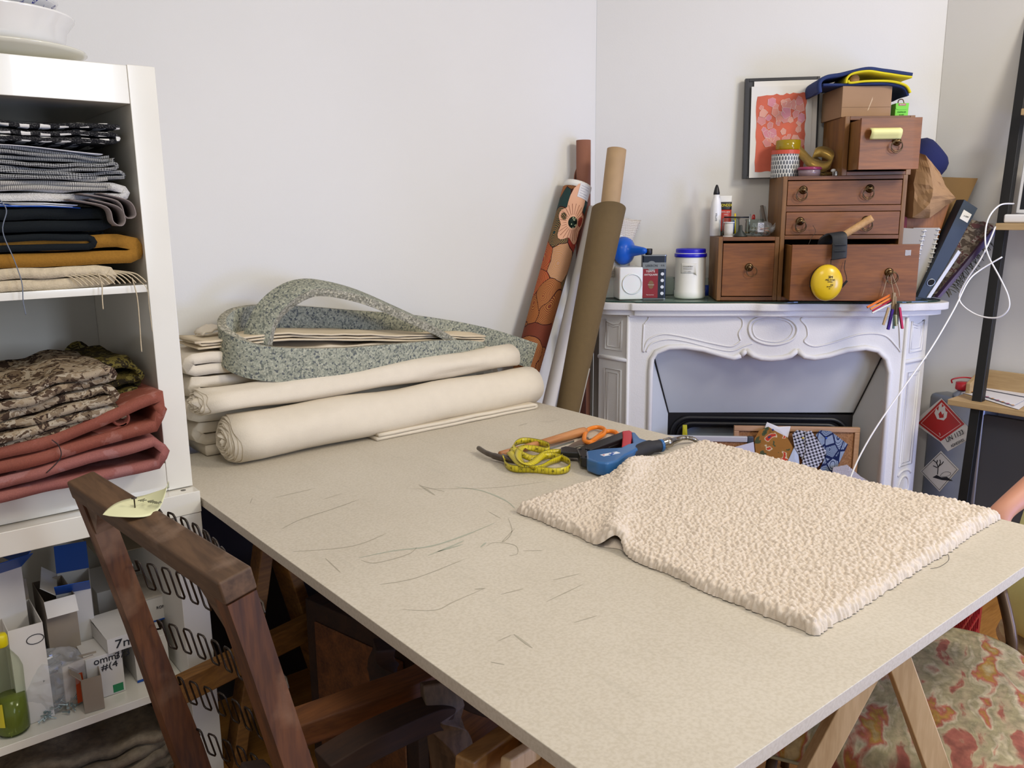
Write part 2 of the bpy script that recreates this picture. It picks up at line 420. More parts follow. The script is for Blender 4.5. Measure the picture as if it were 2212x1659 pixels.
# ============================================================ fireplace (local: x right, y towards the wall, z up)
fp = thingB('fireplace', 'white painted stone fireplace surround with a scalloped opening', 'fireplace', 0, 0, 0)
STONE = plain('white_painted_stone', 'dedcd8', .55, var=.01, bmp=.45, bs=230, spec=.35, bd=.0014)
def fl(px, py, v):
    q = P(px, py, v=v)-O0; return (q.dot(UU), q.z)
FV = .285
top = 1.036
arch_px = [(1405, 800), (1408, 775), (1418, 760), (1445, 750), (1480, 749), (1520, 755), (1560, 767), (1585, 773), (1600, 768), (1612, 757), (1627, 768), (1645, 774), (1666, 775), (1690, 773), (1708, 768),
           (1722, 757), (1738, 770), (1760, 773), (1790, 768), (1830, 756), (1870, 751), (1897, 757), (1915, 775), (1922, 805)]
arch = [fl(x, y, FV) for x, y in arch_px]
uL, uR = arch[0][0], arch[-1][0]
full = [(uL, 0)]+arch+[(uR, 0)]
FL0, FR0 = .135, 1.185
bm = B(); prism(bm, [(FL0, 0), (FL0, top), (FR0, top), (FR0, 0)]+full[::-1], -FV, -FV+.05)
obj('front_panel', bm, STONE, fp)
bm = B(); tube(bm, [Vector((a, -FV-.001, b)) for a, b in [(uL, .0)]+arch[:9]], .011, 8); tube(bm, [Vector((a, -FV-.001, b)) for a, b in arch[9:16]], .011, 8)
tube(bm, [Vector((a, -FV-.001, b)) for a, b in arch[15:]+[(uR, 0)]], .011, 8); tube(bm, [Vector((a, -FV-.001, b)) for a, b in arch[8:10]], .011, 8)
obj('opening_moulding', bm, STONE, fp, smooth=True)
# canted pilasters with sunk panels
def pilaster(a, b):
    # a,b: (u,v) plan ends of the canted face; outer end first
    bm = B(); pl = [(a[0], -a[1]), (b[0], -b[1]), (b[0], -b[1]+.06), (a[0], 0), ] if a[0] < b[0] else [(a[0], -a[1]), (a[0], 0), (b[0], -b[1]+.06), (b[0], -b[1])]
    prism(bm, pl, 0, top, 'xy'); o = obj('pilaster', bm, STONE, fp)
    A = Vector((a[0], -a[1], 0)); D = Vector((b[0]-a[0], -(b[1]-a[1]), 0)); n = Vector((D.y, -D.x, 0)).normalized()
    if n.y > 0: n = -n
    def q(s, z): return A+D*s+Vector((0, 0, z))+n*.0005
    bm = B()
    tube(bm, [q(.22, .88), q(.22, 1.0), q(.3, .99), q(.5, .982), q(.7, .99), q(.78, 1.0), q(.78, .88)], .0045, 6, closed=True)
    tube(bm, [q(.3, .892), q(.3, .978), q(.5, .972), q(.7, .978), q(.7, .892)], .003, 6, closed=True)
    tube(bm, [q(.22, .42), q(.22, .80), q(.78, .80), q(.78, .42)], .0045, 6, closed=True); tube(bm, [q(.32, .432), q(.32, .785), q(.68, .785), q(.68, .432)], .003, 6, closed=True)
    tube(bm, [q(.5+.25*math.cos(t*PI/8), .33+.045*math.sin(t*PI/8)) for t in range(16)], .005, 6, closed=True)
    tube(bm, [q(.5+.3*math.cos(t*PI/8), .38+.02*math.sin(t*PI/8)) for t in range(9)], .005, 6)
    tube(bm, [q(.5+.3*math.cos(t*PI/8), .26+.02*math.sin(t*PI/8)) for t in range(9)], .005, 6)
    tube(bm, [q(0, .845)-n*.01, q(0, .845), q(1, .845), q(1.0, .845)], .009, 8)
    obj('panel_moulding', bm, STONE, o, smooth=True)
    tube_bm = B(); tube(tube_bm, [q(1, 0), q(1, top)], .007, 8); obj('corner_bead', tube_bm, STONE, o, smooth=True)
pilaster((.022, .19), (FL0, FV)); pilaster((1.298, .19), (FR0, FV))
# carved frieze
bm = B()
def cv(pts, r=.0036, cl=False, n=6): tube(bm, smoothpath([(fl(x, y, FV+.001)[0], -FV-.0005, fl(x, y, FV+.001)[1]) for x, y in pts], n, cl), r, 6, closed=cl)
cv([(1392, 700), (1400, 690), (1402, 684)], .003); cv([(1400, 684), (1500, 684), (1590, 682)])
cv([(1590, 682), (1603, 690), (1604, 705), (1596, 720), (1600, 735)]); cv([(1391, 700), (1389, 760), (1400, 735), (1430, 722), (1470, 726), (1540, 742), (1580, 748), (1600, 737)])
cv([(1618, 707), (1630, 690), (1668, 682), (1706, 690), (1722, 710), (1712, 733), (1680, 744), (1650, 742), (1625, 730)], .0055, True)
cv([(1626, 708), (1636, 694), (1668, 688), (1700, 694), (1713, 710), (1704, 729), (1680, 738), (1652, 736), (1632, 727)], .003, True)
cv([(1745, 684), (1840, 686), (1930, 690)]); cv([(1742, 684), (1730, 690), (1742, 705), (1745, 725), (1738, 738), (1760, 748), (1800, 740), (1860, 722), (1910, 724), (1938, 750), (1945, 760)])
cv([(1945, 760), (1942, 700), (1930, 692)])
cv([(1396, 760), (1408, 742), (1440, 733), (1480, 737), (1540, 752), (1580, 758), (1606, 748), (1625, 742)], .0035)
obj('carved_relief', bm, STONE, fp, smooth=True)
obj('frieze_band', box(B(), FL0, FR0, -FV-.012, -FV+.001, 1.018, 1.037), STONE, fp, bev=.005)
def slab(edge, z0, z1, name, m, parent, rnd_=True, bevw=.008):
    pl = [(0+.0, 0)]; pts = edge+[]
    bm = B(); prism(bm, [(x, -y) for x, y in pts], z0, z1, 'xy'); return obj(name, bm, m, parent, bev=bevw)
E0 = smoothpath([(-.0, .012, 0), (-.004, .13, 0), (-.014, .20, 0), (-.004, .26, 0), (.04, .300, 0), (.13, .318, 0), (.17, .332, 0), (.40, .336, 0), (.58, .326, 0), (.64, .342, 0), (.72, .345, 0), (.80, .326, 0), (1.0, .336, 0), (1.17, .332, 0),
                 (1.21, .318, 0), (1.29, .300, 0), (1.342, .258, 0), (1.345, .20, 0), (1.33, .13, 0), (1.32, .012, 0)], 5)
E1 = [(a.x, a.y) for a in E0]
def shrink(pts, d): return [(.66+(x-.66)*(1-d/.66), max(.012, y-d)) for x, y in pts]
slab(shrink(E1, .018), 1.026, 1.046, 'shelf_cove', STONE, fp, bevw=.006)
slab(E1, 1.0462, 1.074, 'mantel_shelf', STONE, fp, bevw=.011)
gs = thingB('glass_sheet', 'thin green-edged glass sheet lying on the mantel shelf', 'glass sheet', 0, 0, 1.0742)
bm = B(); prism(bm, [(x, -y) for x, y in shrink(E1, .022)], 0, .005, 'xy')
bm.normal_update()
for f in bm.faces: f.material_index = 1 if abs(f.normal.z) < .5 else 0
obj('pane', bm, [glass('glass_sheet_top', (.86, .93, .90)), plain('green_glass_edge', '1d3a30', .15)], gs)
ZT = 1.0795
# splayed hood, cheeks and iron frame
SHUT = plain('pale_grey_paint', 'c3c6c6', .5, var=.03, vs=5)
a0, a1 = (uL+.003, .885), (uR-.003, .89)
b0, b1 = fl(1443, 891, .12), fl(1843, 891, .12)
bm = B()
def quad(bm, *v): bm.faces.new([bm.verts.new(q) for q in v])
quad(bm, (a0[0], -FV+.045, .90), (a1[0], -FV+.045, .90), (b1[0], -.12, b1[1]), (b0[0], -.12, b0[1]))
obj('sloping_hood', bm, SHUT, fp)
bm = B(); quad(bm, (uL-.002, -FV+.045, 0), (uL-.002, -FV+.045, .90), (b0[0], -.12, b0[1]), (b0[0], -.12, 0)); obj('cheek', bm, SHUT, fp)
bm = B(); quad(bm, (uR+.002, -FV+.045, 0), (uR+.002, -FV+.045, .90), (b1[0], -.12, b1[1]), (b1[0], -.12, 0)); obj('cheek', bm, SHUT, fp)
for aa, bb in ((a0[0], b0[0]+.002), (a1[0], b1[0]-.002)): obj('joint_line', tube(B(), [(aa, -FV+.042, .90), (bb, -.122, b0[1])], .0025, 6), plain('soot_joint', '1d1b1a', .8), fp)
IRON = plain('black_cast_iron', '17171a', .38, var=.1, bmp=.1)
zt = b0[1]; w0, w1 = b0[0], b1[0]
def archpts(ins, r):
    return [(w0+ins, 0)]+[(w0+ins+r-r*math.cos(t*PI/16), zt-ins-r+r*math.sin(t*PI/16)) for t in range(9)]+[(w1-ins-r+r*math.sin(t*PI/16), zt-ins-r+r*math.cos(t*PI/16)) for t in range(9)]+[(w1-ins, 0)]
bm = B(); prism(bm, [(w0, 0), (w0, zt), (w1, zt), (w1, 0)]+archpts(.062, .05)[::-1], -.12, -.10)
fr = obj('iron_frame', bm, IRON, fp)
bm = B(); tube(bm, [(a, -.122, b) for a, b in archpts(.02, .07)], .011, 8); tube(bm, [(a, -.121, b) for a, b in archpts(.045, .055)], .012, 8); obj('iron_moulding', bm, IRON, fr, smooth=True)
obj('hearth_back', box(B(), w0+.03, w1-.03, -.07, -.06, 0, zt-.01), plain('pale_blue_plate', 'b4c2cc', .5), fp)
# ============================================================ cloth materials
def cells(name, scale, palette, rings_=0, ringcol=None, rough=.85, mscale=(1, 1, 1), warp=.0, wscale=6, line=None, bmp=.25, rw=.25):
    """petal shapes: one flat colour per cell, optional concentric thread lines"""
    if name in MATS: return MATS[name]
    m, nt, b = _mat(name); b.inputs['Roughness'].default_value = rough; b.inputs['Specular IOR Level'].default_value = .2
    v = coords(nt, mscale, warp=warp, wscale=wscale); t = texnode(nt, 'voronoi', scale, v)
    sp = nt.nodes.new('ShaderNodeSeparateColor'); nt.links.new(t.outputs['Color'], sp.inputs[0])
    n = len(palette); col = ramp(nt, sp.outputs[0], [(i/n, c) for i, c in enumerate(palette)], True)
    if rings_:
        f = math_(nt, 'FRACT', math_(nt, 'MULTIPLY', t.outputs['Distance'], rings_)); g = math_(nt, 'LESS_THAN', f, rw)
        use = math_(nt, 'MULTIPLY', g, math_(nt, 'GREATER_THAN', sp.outputs[1], .25)); col = mixc(nt, use, col, ringcol)
    if line:
        e = texnode(nt, 'voronoi', scale, v, feature='DISTANCE_TO_EDGE'); g = math_(nt, 'LESS_THAN', e.outputs['Distance'], line[0]); col = mixc(nt, g, col, line[1])
    w_ = texnode(nt, 'noise', 400, v); col = mixc(nt, .2, col, w_.outputs[0], 'OVERLAY')
    nt.links.new(col, b.inputs['Base Color']); bump(nt, b, w_.outputs[0], bmp, .0008); MATS[name] = m; return m
def weave(name, a, b_, sx, sy=None, rot=0, rough=.9, axes='xz', soft=False):
    """two-tone woven checks / stripes from two crossed waves"""
    if name in MATS: return MATS[name]
    m, nt, b = _mat(name); b.inputs['Roughness'].default_value = rough; b.inputs['Specular IOR Level'].default_value = .15
    v = coords(nt, (1, 1, 1), (0, 0, rot), warp=.01, wscale=30); sep = nt.nodes.new('ShaderNodeSeparateXYZ'); nt.links.new(v, sep.inputs[0])
    ia = {'x': 0, 'y': 1, 'z': 2}
    def sq(ax, s): return math_(nt, 'GREATER_THAN', math_(nt, 'SINE', math_(nt, 'MULTIPLY', sep.outputs[ia[ax]], s*2*PI)), 0)
    f = sq(axes[0], sx)
    if sy:
        g = sq(axes[1], sy); f = math_(nt, 'MULTIPLY', f, g) if soft else math_(nt, 'MULTIPLY', math_(nt, 'ADD', f, g), .5)
    n = texnode(nt, 'noise', 500, v); f2 = math_(nt, 'ADD', math_(nt, 'MULTIPLY', n.outputs[0], .5), math_(nt, 'MULTIPLY', f, .75))
    nt.links.new(ramp(nt, f2, [(.25, a), (.95, b_)]), b.inputs['Base Color']); bump(nt, b, n.outputs[0], .3, .0008); MATS[name] = m; return m
CANVAS = plain('natural_canvas', 'd8cdb9', .85, var=.02, vs=30, bmp=.25, bs=260, spec=.15)
CREAMF = plain('cream_wool_cloth', 'c2b294', .95, var=.1, vs=90, bmp=.6, bs=320, spec=.1)
MUST = plain('mustard_twill', '8f6526', .9, var=.08, vs=200, bmp=.4, bs=500, spec=.15)
NAVY = weave('black_green_twill', '07090b', '1c2123', 620, 620, .7)
GREYH = weave('grey_herringbone', '232326', '9a9a97', 330, 260, .8)
GREYL = weave('pale_grey_rib', '6e6b66', 'b5b1a8', 300, None)
SHEER = weave('grey_basket_stripe', '34343a', '9c9c98', 240, 420)
CHECK = weave('black_white_check', '141417', 'd6d3cb', 27, 62, soft=True)
TERRY = plain('white_terry', 'c9c5be', .95, var=.08, vs=220, bmp=.9, bs=420, bd=.003)
PAPERW = plain('white_paper', 'e6e4e0', .7)
def jacquard(name, base, fig, fig2, sc=26):
    m, nt, b = _mat(name); b.inputs['Roughness'].default_value = .75; b.inputs['Specular IOR Level'].default_value = .25
    v = coords(nt, (1, 1, 1), warp=.03, wscale=22); n1 = texnode(nt, 'noise', 7, v, detail=3); col = mixc(nt, n1.outputs[0], base, fig2)
    n2 = texnode(nt, 'noise', sc, v, detail=6); mask = ramp(nt, n2.outputs[0], [(.56, (0, 0, 0)), (.60, (1, 1, 1))]); tw = texnode(nt, 'wave', 420, coords(nt, (1, 1, 1), (.3, .6, .7)))
    col = mixc(nt, math_(nt, 'MULTIPLY', mask, math_(nt, 'MULTIPLY', tw.outputs[1], .6)), col, fig); n3 = texnode(nt, 'noise', 420, coords(nt)); col = mixc(nt, .3, col, n3.outputs[0], 'OVERLAY')
    nt.links.new(col, b.inputs['Base Color']); bump(nt, b, n3.outputs[0], .3, .0008); return m
TERRA = jacquard('terracotta_jacquard', '7f3d2d', 'a87c70', '875040'); PINKJ = jacquard('pink_jacquard', '87504f', 'ac8482', '945c4e', 20)
def leafy(name, pal, sc, thread):
    m, nt, b = _mat(name); b.inputs['Roughness'].default_value = .9; b.inputs['Specular IOR Level'].default_value = .12
    v = coords(nt, (1, 1, 1.7), warp=.05, wscale=26); t = texnode(nt, 'voronoi', sc, v); sp = nt.nodes.new('ShaderNodeSeparateColor'); nt.links.new(t.outputs['Color'], sp.inputs[0])
    f = math_(nt, 'ADD', math_(nt, 'MULTIPLY', sp.outputs[0], .55), math_(nt, 'MULTIPLY', texnode(nt, 'noise', sc*1.6, v, detail=6).outputs[0], .55))
    col = ramp(nt, f, [(.12+.78*i/len(pal), c) for i, c in enumerate(pal)], True)
    w_ = texnode(nt, 'wave', 260, coords(nt, (1, .2, .2), warp=.004, wscale=60)); col = mixc(nt, math_(nt, 'MULTIPLY', math_(nt, 'GREATER_THAN', w_.outputs[1], .72), .55), col, thread)
    nt.links.new(col, b.inputs['Base Color']); bump(nt, b, w_.outputs[1], .5, .0012); MATS[name] = m; return m
TAPES = leafy('leaf_tapestry', ['33251e', '7d6a53', '46362b', 'a48f72', 'b9a78c', '5b4838', 'c4b59c', '8f7c63'], 38, '2e241d')
TAPEO = leafy('olive_tapestry', ['1c1712', '55491f', '2b2418', '7a6d36', '3a3220', '8c8252'], 42, '17130e')

def zs(y, x=100, Y=1.995): return P(x, y, Y=Y).z
def xs(px, y, Y=1.995): return P(px, y, Y=Y).x
def stack_item(name, label, cat, pxr, yt, yb, layers, m, th=.003, y0=1.99, depth=.40, seed=0, group='folded fabrics on the upper shelf', amp=.0035, zoff=0, **k):
    z0, z1 = zs(yb)+zoff, zs(yt)+zoff; x1 = xs(pxr, (yt+yb)/2); x0 = -.02
    t = thing(name, label, cat, (x0, y0, z0), 0, group)
    bm = folds(B(), 0, x1-x0, 0, depth, 0, layers, (z1-z0)/layers, th, amp, seed, **k)
    obj('cloth', bm, m, t, smooth=True); return t
c0 = stack_item('folded_fabric', 'cream fabric with loose fringe, bottom of the upper shelf stack', 'folded fabric', 215, 578, 629, 2, CREAMF, .022, seed=1, amp=.003, zoff=.002, edge=.004)
for i in range(13):   # fringe spilling over the shelf edge
    x = .40-.0+i*.011; q = [(x-.02, .02+.01*nz(i), .035), (x+.012*nz(i, 3)+.02, -.002, .028+.01*nz(i, 7)), (x+.035, -.008, .018), (x+.045+.02*nz(i, 2), -.010, .006)]
    obj('fringe', tube(B(), smoothpath(q, 6), .0016, 5), CREAMF, c0, smooth=True)
def yarn(px, m=CREAMF, r=.0013, label=None):
    pts = [P(x, y, Y=Y) for x, y, Y in px]; t = thing('loose_yarn', label, 'yarn', pts[0]); 
    obj('strand', tube(B(), [a-pts[0] for a in smoothpath(pts, 6)], r, 5), m, t, smooth=True)
yarn([(212, 590, 1.975), (220, 615, 1.968), (221, 645, 1.966), (223, 668, 1.966)], label='short cream yarn dangling over the middle shelf edge')
yarn([(285, 600, 1.972), (296, 640, 1.966), (301, 690, 1.966), (304, 735, 1.966), (306, 760, 1.966)], label='long cream yarn hanging below the middle shelf at its right end')
yarn([(300, 605, 1.975), (318, 625, 1.972), (322, 660, 1.972), (329, 716, 1.972)], r=.0008, label='thin cream yarn along the inner side of the bookcase')
GTH = plain('blue_grey_thread', '6d7480', .8)
yarn([(0, 432, 1.982), (14, 455, 1.975), (6, 500, 1.975), (30, 560, 1.97), (47, 610, 1.966), (50, 650, 1.966), (56, 680, 1.966)], GTH, .0011, label='blue grey thread tangle hanging down the front of the fabric stack')
stack_item('folded_fabric', 'mustard brown twill fabric folded above the cream fringed one', 'folded fabric', 266, 508, 579, 2, MUST, .028, y0=1.992, seed=2, amp=.002, edge=.002)
stack_item('folded_fabric', 'short black twill piece lying on the mustard fabric', 'folded fabric', 186, 504, 545, 2, NAVY, .014, seed=3, amp=.002, y0=1.985, edge=.003)
o = thing('folded_fabric', 'rear dark twill layer tucked behind the short black piece', 'folded fabric', (-.02, 2.03, zs(540)), 0, 'folded fabrics on the upper shelf')
obj('cloth', folds(B(), 0, .505, 0, .35, 0, 2, (zs(500)-zs(540))/2, .014, .002, 31), NAVY, o, smooth=True)
stack_item('folded_fabric', 'thick near-black twill fold in the middle of the stack', 'folded fabric', 226, 447, 502, 2, NAVY, .022, seed=4, amp=.003, edge=.004)
t = thing('folded_fabric', 'grey brown ribbon fabric with hanging loops at the stack end', 'folded fabric', (.44, 2.0, zs(500)), 0, 'folded fabrics on the upper shelf')
TAUPE = plain('taupe_knit', '7d726c', .9, bmp=.4, bs=400)
for (x, z, s) in ((.062, .030, 1), (.085, .042, .8)):
    q = [(x-.09, 0, z+.035), (x-.02, -.002, z+.02), (x-.008*s, 0, z-.012), (x+.008, 0, z-.02*s), (x+.016, 0, z-.006), (x+.004, 0, z+.02), (x-.05, .0, z+.036)]
    obj('loop', ribbon(B(), smoothpath(q, 6), lambda i, t_: (0, .05, 0), .0022), TAUPE, t, smooth=True)
# magazine / leaflets
t = thing('magazine', 'blue and white glossy magazine sticking out of the fabric stack', 'magazine', (.0, 1.985, zs(450)))
for k, (x1, dz, m) in enumerate(((.44, 0, plain('leaflet_blue', '2356b0', .3)), (.425, .0035, PAPERW), (.33, .0065, plain('leaflet_blue', '2356b0', .3)), (.435, .0095, PAPERW))):
    obj('page', sheet(B(), lambda u, v, k=k, x1=x1, dz=dz: Vector((u*x1, v*.25, dz+.006*math.sin(u*3+.2*k)+.004*nz(u*4, v*3))), 14, 6, .0012), m, t, smooth=True)
stack_item('folded_fabric', 'white terry towelling fabric, thick and nubby, above the magazine', 'folded fabric', 252, 394, 436, 2, TERRY, .016, seed=6, amp=.005, y0=2.0)
stack_item('folded_fabric', 'pale ribbed grey fabric lying on the white towelling', 'folded fabric', 236, 379, 412, 3, GREYL, .008, seed=7, amp=.004)
stack_item('folded_fabric', 'grey herringbone fabric with frayed edges and a rolled end', 'folded fabric', 252, 345, 386, 4, GREYH, .007, seed=8, amp=.006, edge=.012)
stack_item('folded_fabric', 'basket striped grey fabric above the herringbone fold', 'folded fabric', 236, 321, 348, 3, SHEER, .006, seed=9, amp=.006, edge=.012)
t = thing('sample_sheet', 'smooth white sheet of paper under the black and white check', 'paper', (-.02, 1.985, zs(328)))
obj('page', sheet(B(), lambda u, v: Vector((u*.515, v*.3, .012*math.sin(u*3.4)+.004*nz(u*3, v*2)+.002)), 18, 6, .0015), plain('grey_white_film', 'c6c6c8', .35), t, smooth=True)
stack_item('folded_fabric', 'black and white check fabric, topmost of the shelf stack', 'folded fabric', 250, 266, 309, 3, CHECK, .009, seed=10, amp=.006, edge=.01, zoff=.001)

# ------------------------------------------------------------ lower compartment: jacquard and tapestry
g2 = 'crumpled fabrics in the lower bay of the bookcase'
def drape(name, label, org, x1, depth, layers, pitch, th, m, tilt, seed, amp, edge=.01, bump_=None, g=g2):
    t = thing(name, label, 'folded fabric', org, 0, g)
    obj('cloth', folds(B(), 0, x1, 0, depth, 0, layers, pitch, th, amp, seed, edge, tilt, bump=bump_), m, t, smooth=True); return t
drape('folded_fabric', 'dusty pink jacquard fabric at the bottom of the lower bay', (.02, 1.905, .853), .50, .45, 2, .026, .020, PINKJ, .0, 21, .003, .012, lambda x, y, k: .03*max(0, x-.28)+ .10*k*max(0, x-.2))
drape('folded_fabric', 'terracotta jacquard fabric folded long, its corner past the bookcase side', (.02, 1.915, .907), .515, .42, 2, .030, .024, TERRA, .0, 22, .003, .012, lambda x, y, k: .10*max(0, x-.2)+.03*max(0, x-.28)+k*.14*max(0, x-.30))
t = thing('folded_fabric', 'terracotta fabric roll with an open dark end under the tapestry', 'folded fabric', P(262, 905, Y=1.93), 0, g2)
q = []
for k in range(30):
    a = -PI/2+2.2*PI*k/29; q.append(Vector((.016*math.cos(a), 0, .020*math.sin(a)*.8+.002*k/29)))
q = [Vector((-.25, 0, -.095)), Vector((-.16, 0, -.062)), Vector((-.08, 0, -.037))]+q
obj('cloth', ribbon(B(), [a+Vector((0, .2, 0)) for a in q], lambda i, t_: (0, .2, 0), .005), TERRA, t, smooth=True)
def hump(x, y, k): return k*(.035*math.exp(-((x-.36)/.10)**2)-.16*max(0, .36-x)) + .012*nz(x*16, y*9, k*3)*k - .0*y
drape('folded_fabric', 'leaf patterned brown and cream tapestry heaped in the lower bay', (.08, 1.925, .962), .365, .34, 6, .021, .015, TAPES, .04, 23, .004, .02, lambda x, y, k: .02*k*nz(x*12, y*9, 1)-.11*max(0, .30-x)-.3*max(0, -.0-x))
drape('folded_fabric', 'olive tapestry with a frayed zigzag edge at the right of the heap', (.36, 2.04, 1.0), .160, .30, 4, .020, .012, TAPEO, .10, 24, .006, .02, lambda x, y, k: .018*nz(x*14, y*10, k*2)-.25*max(0, .05-x))
t = thing('folded_fabric', 'dark olive tapestry corner standing up at the back of the bay', 'folded fabric', (.38, 2.28, .96), 0, g2)
obj('cloth', sheet(B(), lambda u, v: Vector((.16*u, .10*v+.01*nz(u*5, v*4), .15*v*(1-.9*abs(u-.62))+.012*nz(u*6, v*5))), 14, 12, .006), TAPEO, t, smooth=True)
yarn([(112, 950, 1.9), (128, 965, 1.9), (130, 990, 1.9), (100, 1022, 1.895)], plain('dark_thread', '2a2220', .8), .0011, label='dark loose thread lying on the terracotta fabric')

# ------------------------------------------------------------ dishes on the bookcase
CHINA = plain('ivory_china', 'cfccbb', .12, coat=.4, var=.01)
PORC = plain('white_china', 'dcdad3', .1, coat=.4)
t = thing('platter', 'wide shallow ivory platter at the bottom of the dish stack', 'platter', (.355, 2.16, 1.7415))
obj('dish', lathe(B(), [(0, 0), (.10, 0), (.115, .004), (.16, .024), (.169, .030), (.168, .033), (.158, .028), (.112, .010), (0, .008)], 48), CHINA, t, smooth=True)
t = thing('bowl', 'deep white china bowl with a flared rim on the ivory platter', 'bowl', (.345, 2.16, 1.752))
obj('bowl', lathe(B(), [(0, .0), (.07, .0), (.075, .006), (.12, .014), (.139, .040), (.143, .066), (.160, .088), (.161, .092), (.156, .092), (.136, .070), (.120, .030), (0, .018)], 48), PORC, t, smooth=True)
t = thing('bowl', 'blue and white patterned bowl on top of the dish stack', 'bowl', (.325, 2.16, 1.83))
BLUEP = cells('blue_lattice_glaze', 60, ['dcdad3', '2a2c72', 'e0ded8', '3a3c8a', 'dcdad3'], 4, 'dcdad3', .15, warp=.01)
bw = obj('bowl', lathe(B(), [(0, .0), (.08, .0), (.085, .006), (.12, .02), (.146, .040), (.151, .047), (.150, .051), (.144, .047), (.12, .028), (0, .01)], 48), PORC, t, smooth=True)
obj('painted_band', lathe(B(), [(.0869, .0066), (.1205, .0196), (.1463, .0390), (.1467, .0398), (.1214, .0214), (.087, .008)], 48, cap=False), BLUEP, bw, smooth=True)

# ------------------------------------------------------------ boxes in the low cabinet
CARD = plain('white_carton', 'cfcbc4', .75, var=.04, vs=12); KRAFTG = plain('grey_brown_carton', '8e8272', .85, var=.06, vs=10)
BLUEC = plain('blue_carton', '12499c', .45, var=.08, vs=9); STEEL = plain('bright_steel', 'a9adb0', .3, 1)
g3 = 'small cartons on the low cabinet shelf'
def carton(label, pxl, pxr, yt, yb, Y, depth, m, open_=False, base=None, yaw=0, inner=None, flaps=(), lid=None):
    x0 = P(pxl, (yt+yb)/2, Y=Y).x; x1 = P(pxr, (yt+yb)/2, Y=Y).x; z1 = P((pxl+pxr)/2, yt, Y=Y).z
    z0 = base if base is not None else .301
    w_, h_ = x1-x0, z1-z0; t = thing('carton', label, 'box', (x0, Y, z0), yaw, g3)
    s = .0018
    if open_:
        bm = B(); box(bm, 0, w_, 0, depth, 0, s); box(bm, 0, w_, 0, s, s, h_); box(bm, 0, w_, depth-s, depth, s, h_); box(bm, 0, s, s, depth-s, s, h_); box(bm, w_-s, w_, s, depth-s, s, h_)
        obj('body', bm, m, t)
    else: obj('body', box(B(), 0, w_, 0, depth, 0, h_), m, t, bev=.001)
    for (side, ln, ang, fm) in flaps:   # hinged flaps
        a = math.radians(ang); c, s_ = math.cos(a), math.sin(a)
        if side == 'front': pts = [(0, 0, h_), (w_, 0, h_), (w_, -ln*c, h_+ln*s_), (0, -ln*c, h_+ln*s_)]
        elif side == 'back': pts = [(0, depth, h_), (w_, depth, h_), (w_, depth+ln*c, h_+ln*s_), (0, depth+ln*c, h_+ln*s_)]
        elif side == 'left': pts = [(0, 0, h_), (0, depth, h_), (-ln*c, depth, h_+ln*s_), (-ln*c, 0, h_+ln*s_)]
        elif side == 'right': pts = [(w_, 0, h_), (w_, depth, h_), (w_+ln*c, depth, h_+ln*s_), (w_+ln*c, 0, h_+ln*s_)]
        else: pts = [(0, 0, h_), (w_, 0, h_), (w_, depth, h_+ln*s_), (0, depth, h_+ln*s_)]
        p4 = [Vector(q) for q in pts]
        obj('flap', sheet(B(), lambda u, v: p4[0].lerp(p4[1], u).lerp(p4[3].lerp(p4[2], u), v), 3, 3, .0016), fm or m, t)
    t['w'] = w_; t['h'] = h_
    return t, w_, h_
def dropp(t): del t['w']; del t['h']
b1, w_, h_ = carton('white carton with a green square sticker and scribbled note', 187, 268, 1413, 1493, 2.005, .10, CARD)
obj('sticker', box(B(), .052, .075, -.0006, -.0001, .004, .024), plain('green_sticker', '1e7a4c', .5), b1); text(b1, 'omm/', .024, (.045, -.001, h_-.012), FR, INK); text(b1, '#(4', .022, (.05, -.001, h_-.032), FR, INK, wscale=1.2); dropp(b1)
b2, w2, h2 = carton('white carton with a blue bottom edge beside the chair rail', 292, 366, 1378, 1478, 2.02, .12, CARD)
obj('printed_edge', box(B(), -.0003, w2+.0003, -.0008, .0, 0, .006), BLUEC, b2); text(b2, 'Agrafes', .009, (.028, -.001, h2-.02), FR, INK); text(b2, 'type 80', .008, (.022, -.001, h2-.034), FR, INK); dropp(b2)
b3, w3, h3 = carton('half open white carton marked 7mm 3/3 in black pen', 232, 330, 1368, 1421, 1.995, .13, CARD, True, base=.301+h_+.002, flaps=(('top', .02, 30, CARD),), yaw=.06)
text(b3, '7mm', .030, (.052, -.001, h3-.020), (PI/2, .05, 0), INK, name='handwriting', wscale=1.2); text(b3, '3/3', .024, (.030, -.001, h3-.047), (PI/2, .0, 0), INK, name='handwriting', wscale=1.2); dropp(b3)
b4, w4, h4 = carton('large white carton with a blue line and dusty lid behind the marked one', 288, 383, 1290, 1372, 2.10, .16, CARD, base=.301+h2+.001)
obj('printed_edge', box(B(), -.0003, w4+.0003, -.0008, 0, 0, .004), BLUEC, b4); obj('lid', box(B(), -.002, w4+.002, -.002, .162, h4, h4+.004), plain('dusty_carton', 'b5ada0', .85, var=.15, vs=40), b4); text(b4, 'ROMA', .010, (.070, -.001, h4-.03), FR, INK); dropp(b4)
b5, w5, h5 = carton('small open grey carton at the front of the shelf', 178, 222, 1462, 1526, 1.962, .06, KRAFTG, True, flaps=(('left', .03, 50, None), ('back', .03, 70, None)), yaw=-.12); dropp(b5)
b6, w6, h6 = carton('white carton with a hand drawn circle and staple strips on top', 22, 100, 1352, 1462, 2.0, .15, CARD, True, flaps=(('back', .05, 80, KRAFTG),))
obj('pen_circle', tube(B(), [(.05+.017*math.cos(k*PI/10), -.0008, h6-.035+.011*math.sin(k*PI/10)) for k in range(20)], .0009, 5, closed=True), INK, b6); dropp(b6)
t = thing('staple_strips', 'loose grey staple strips heaped in the circled carton', 'staples', (xs(25, 1350, 2.0), 2.0, .301+.09), 0); t['kind'] = 'stuff'
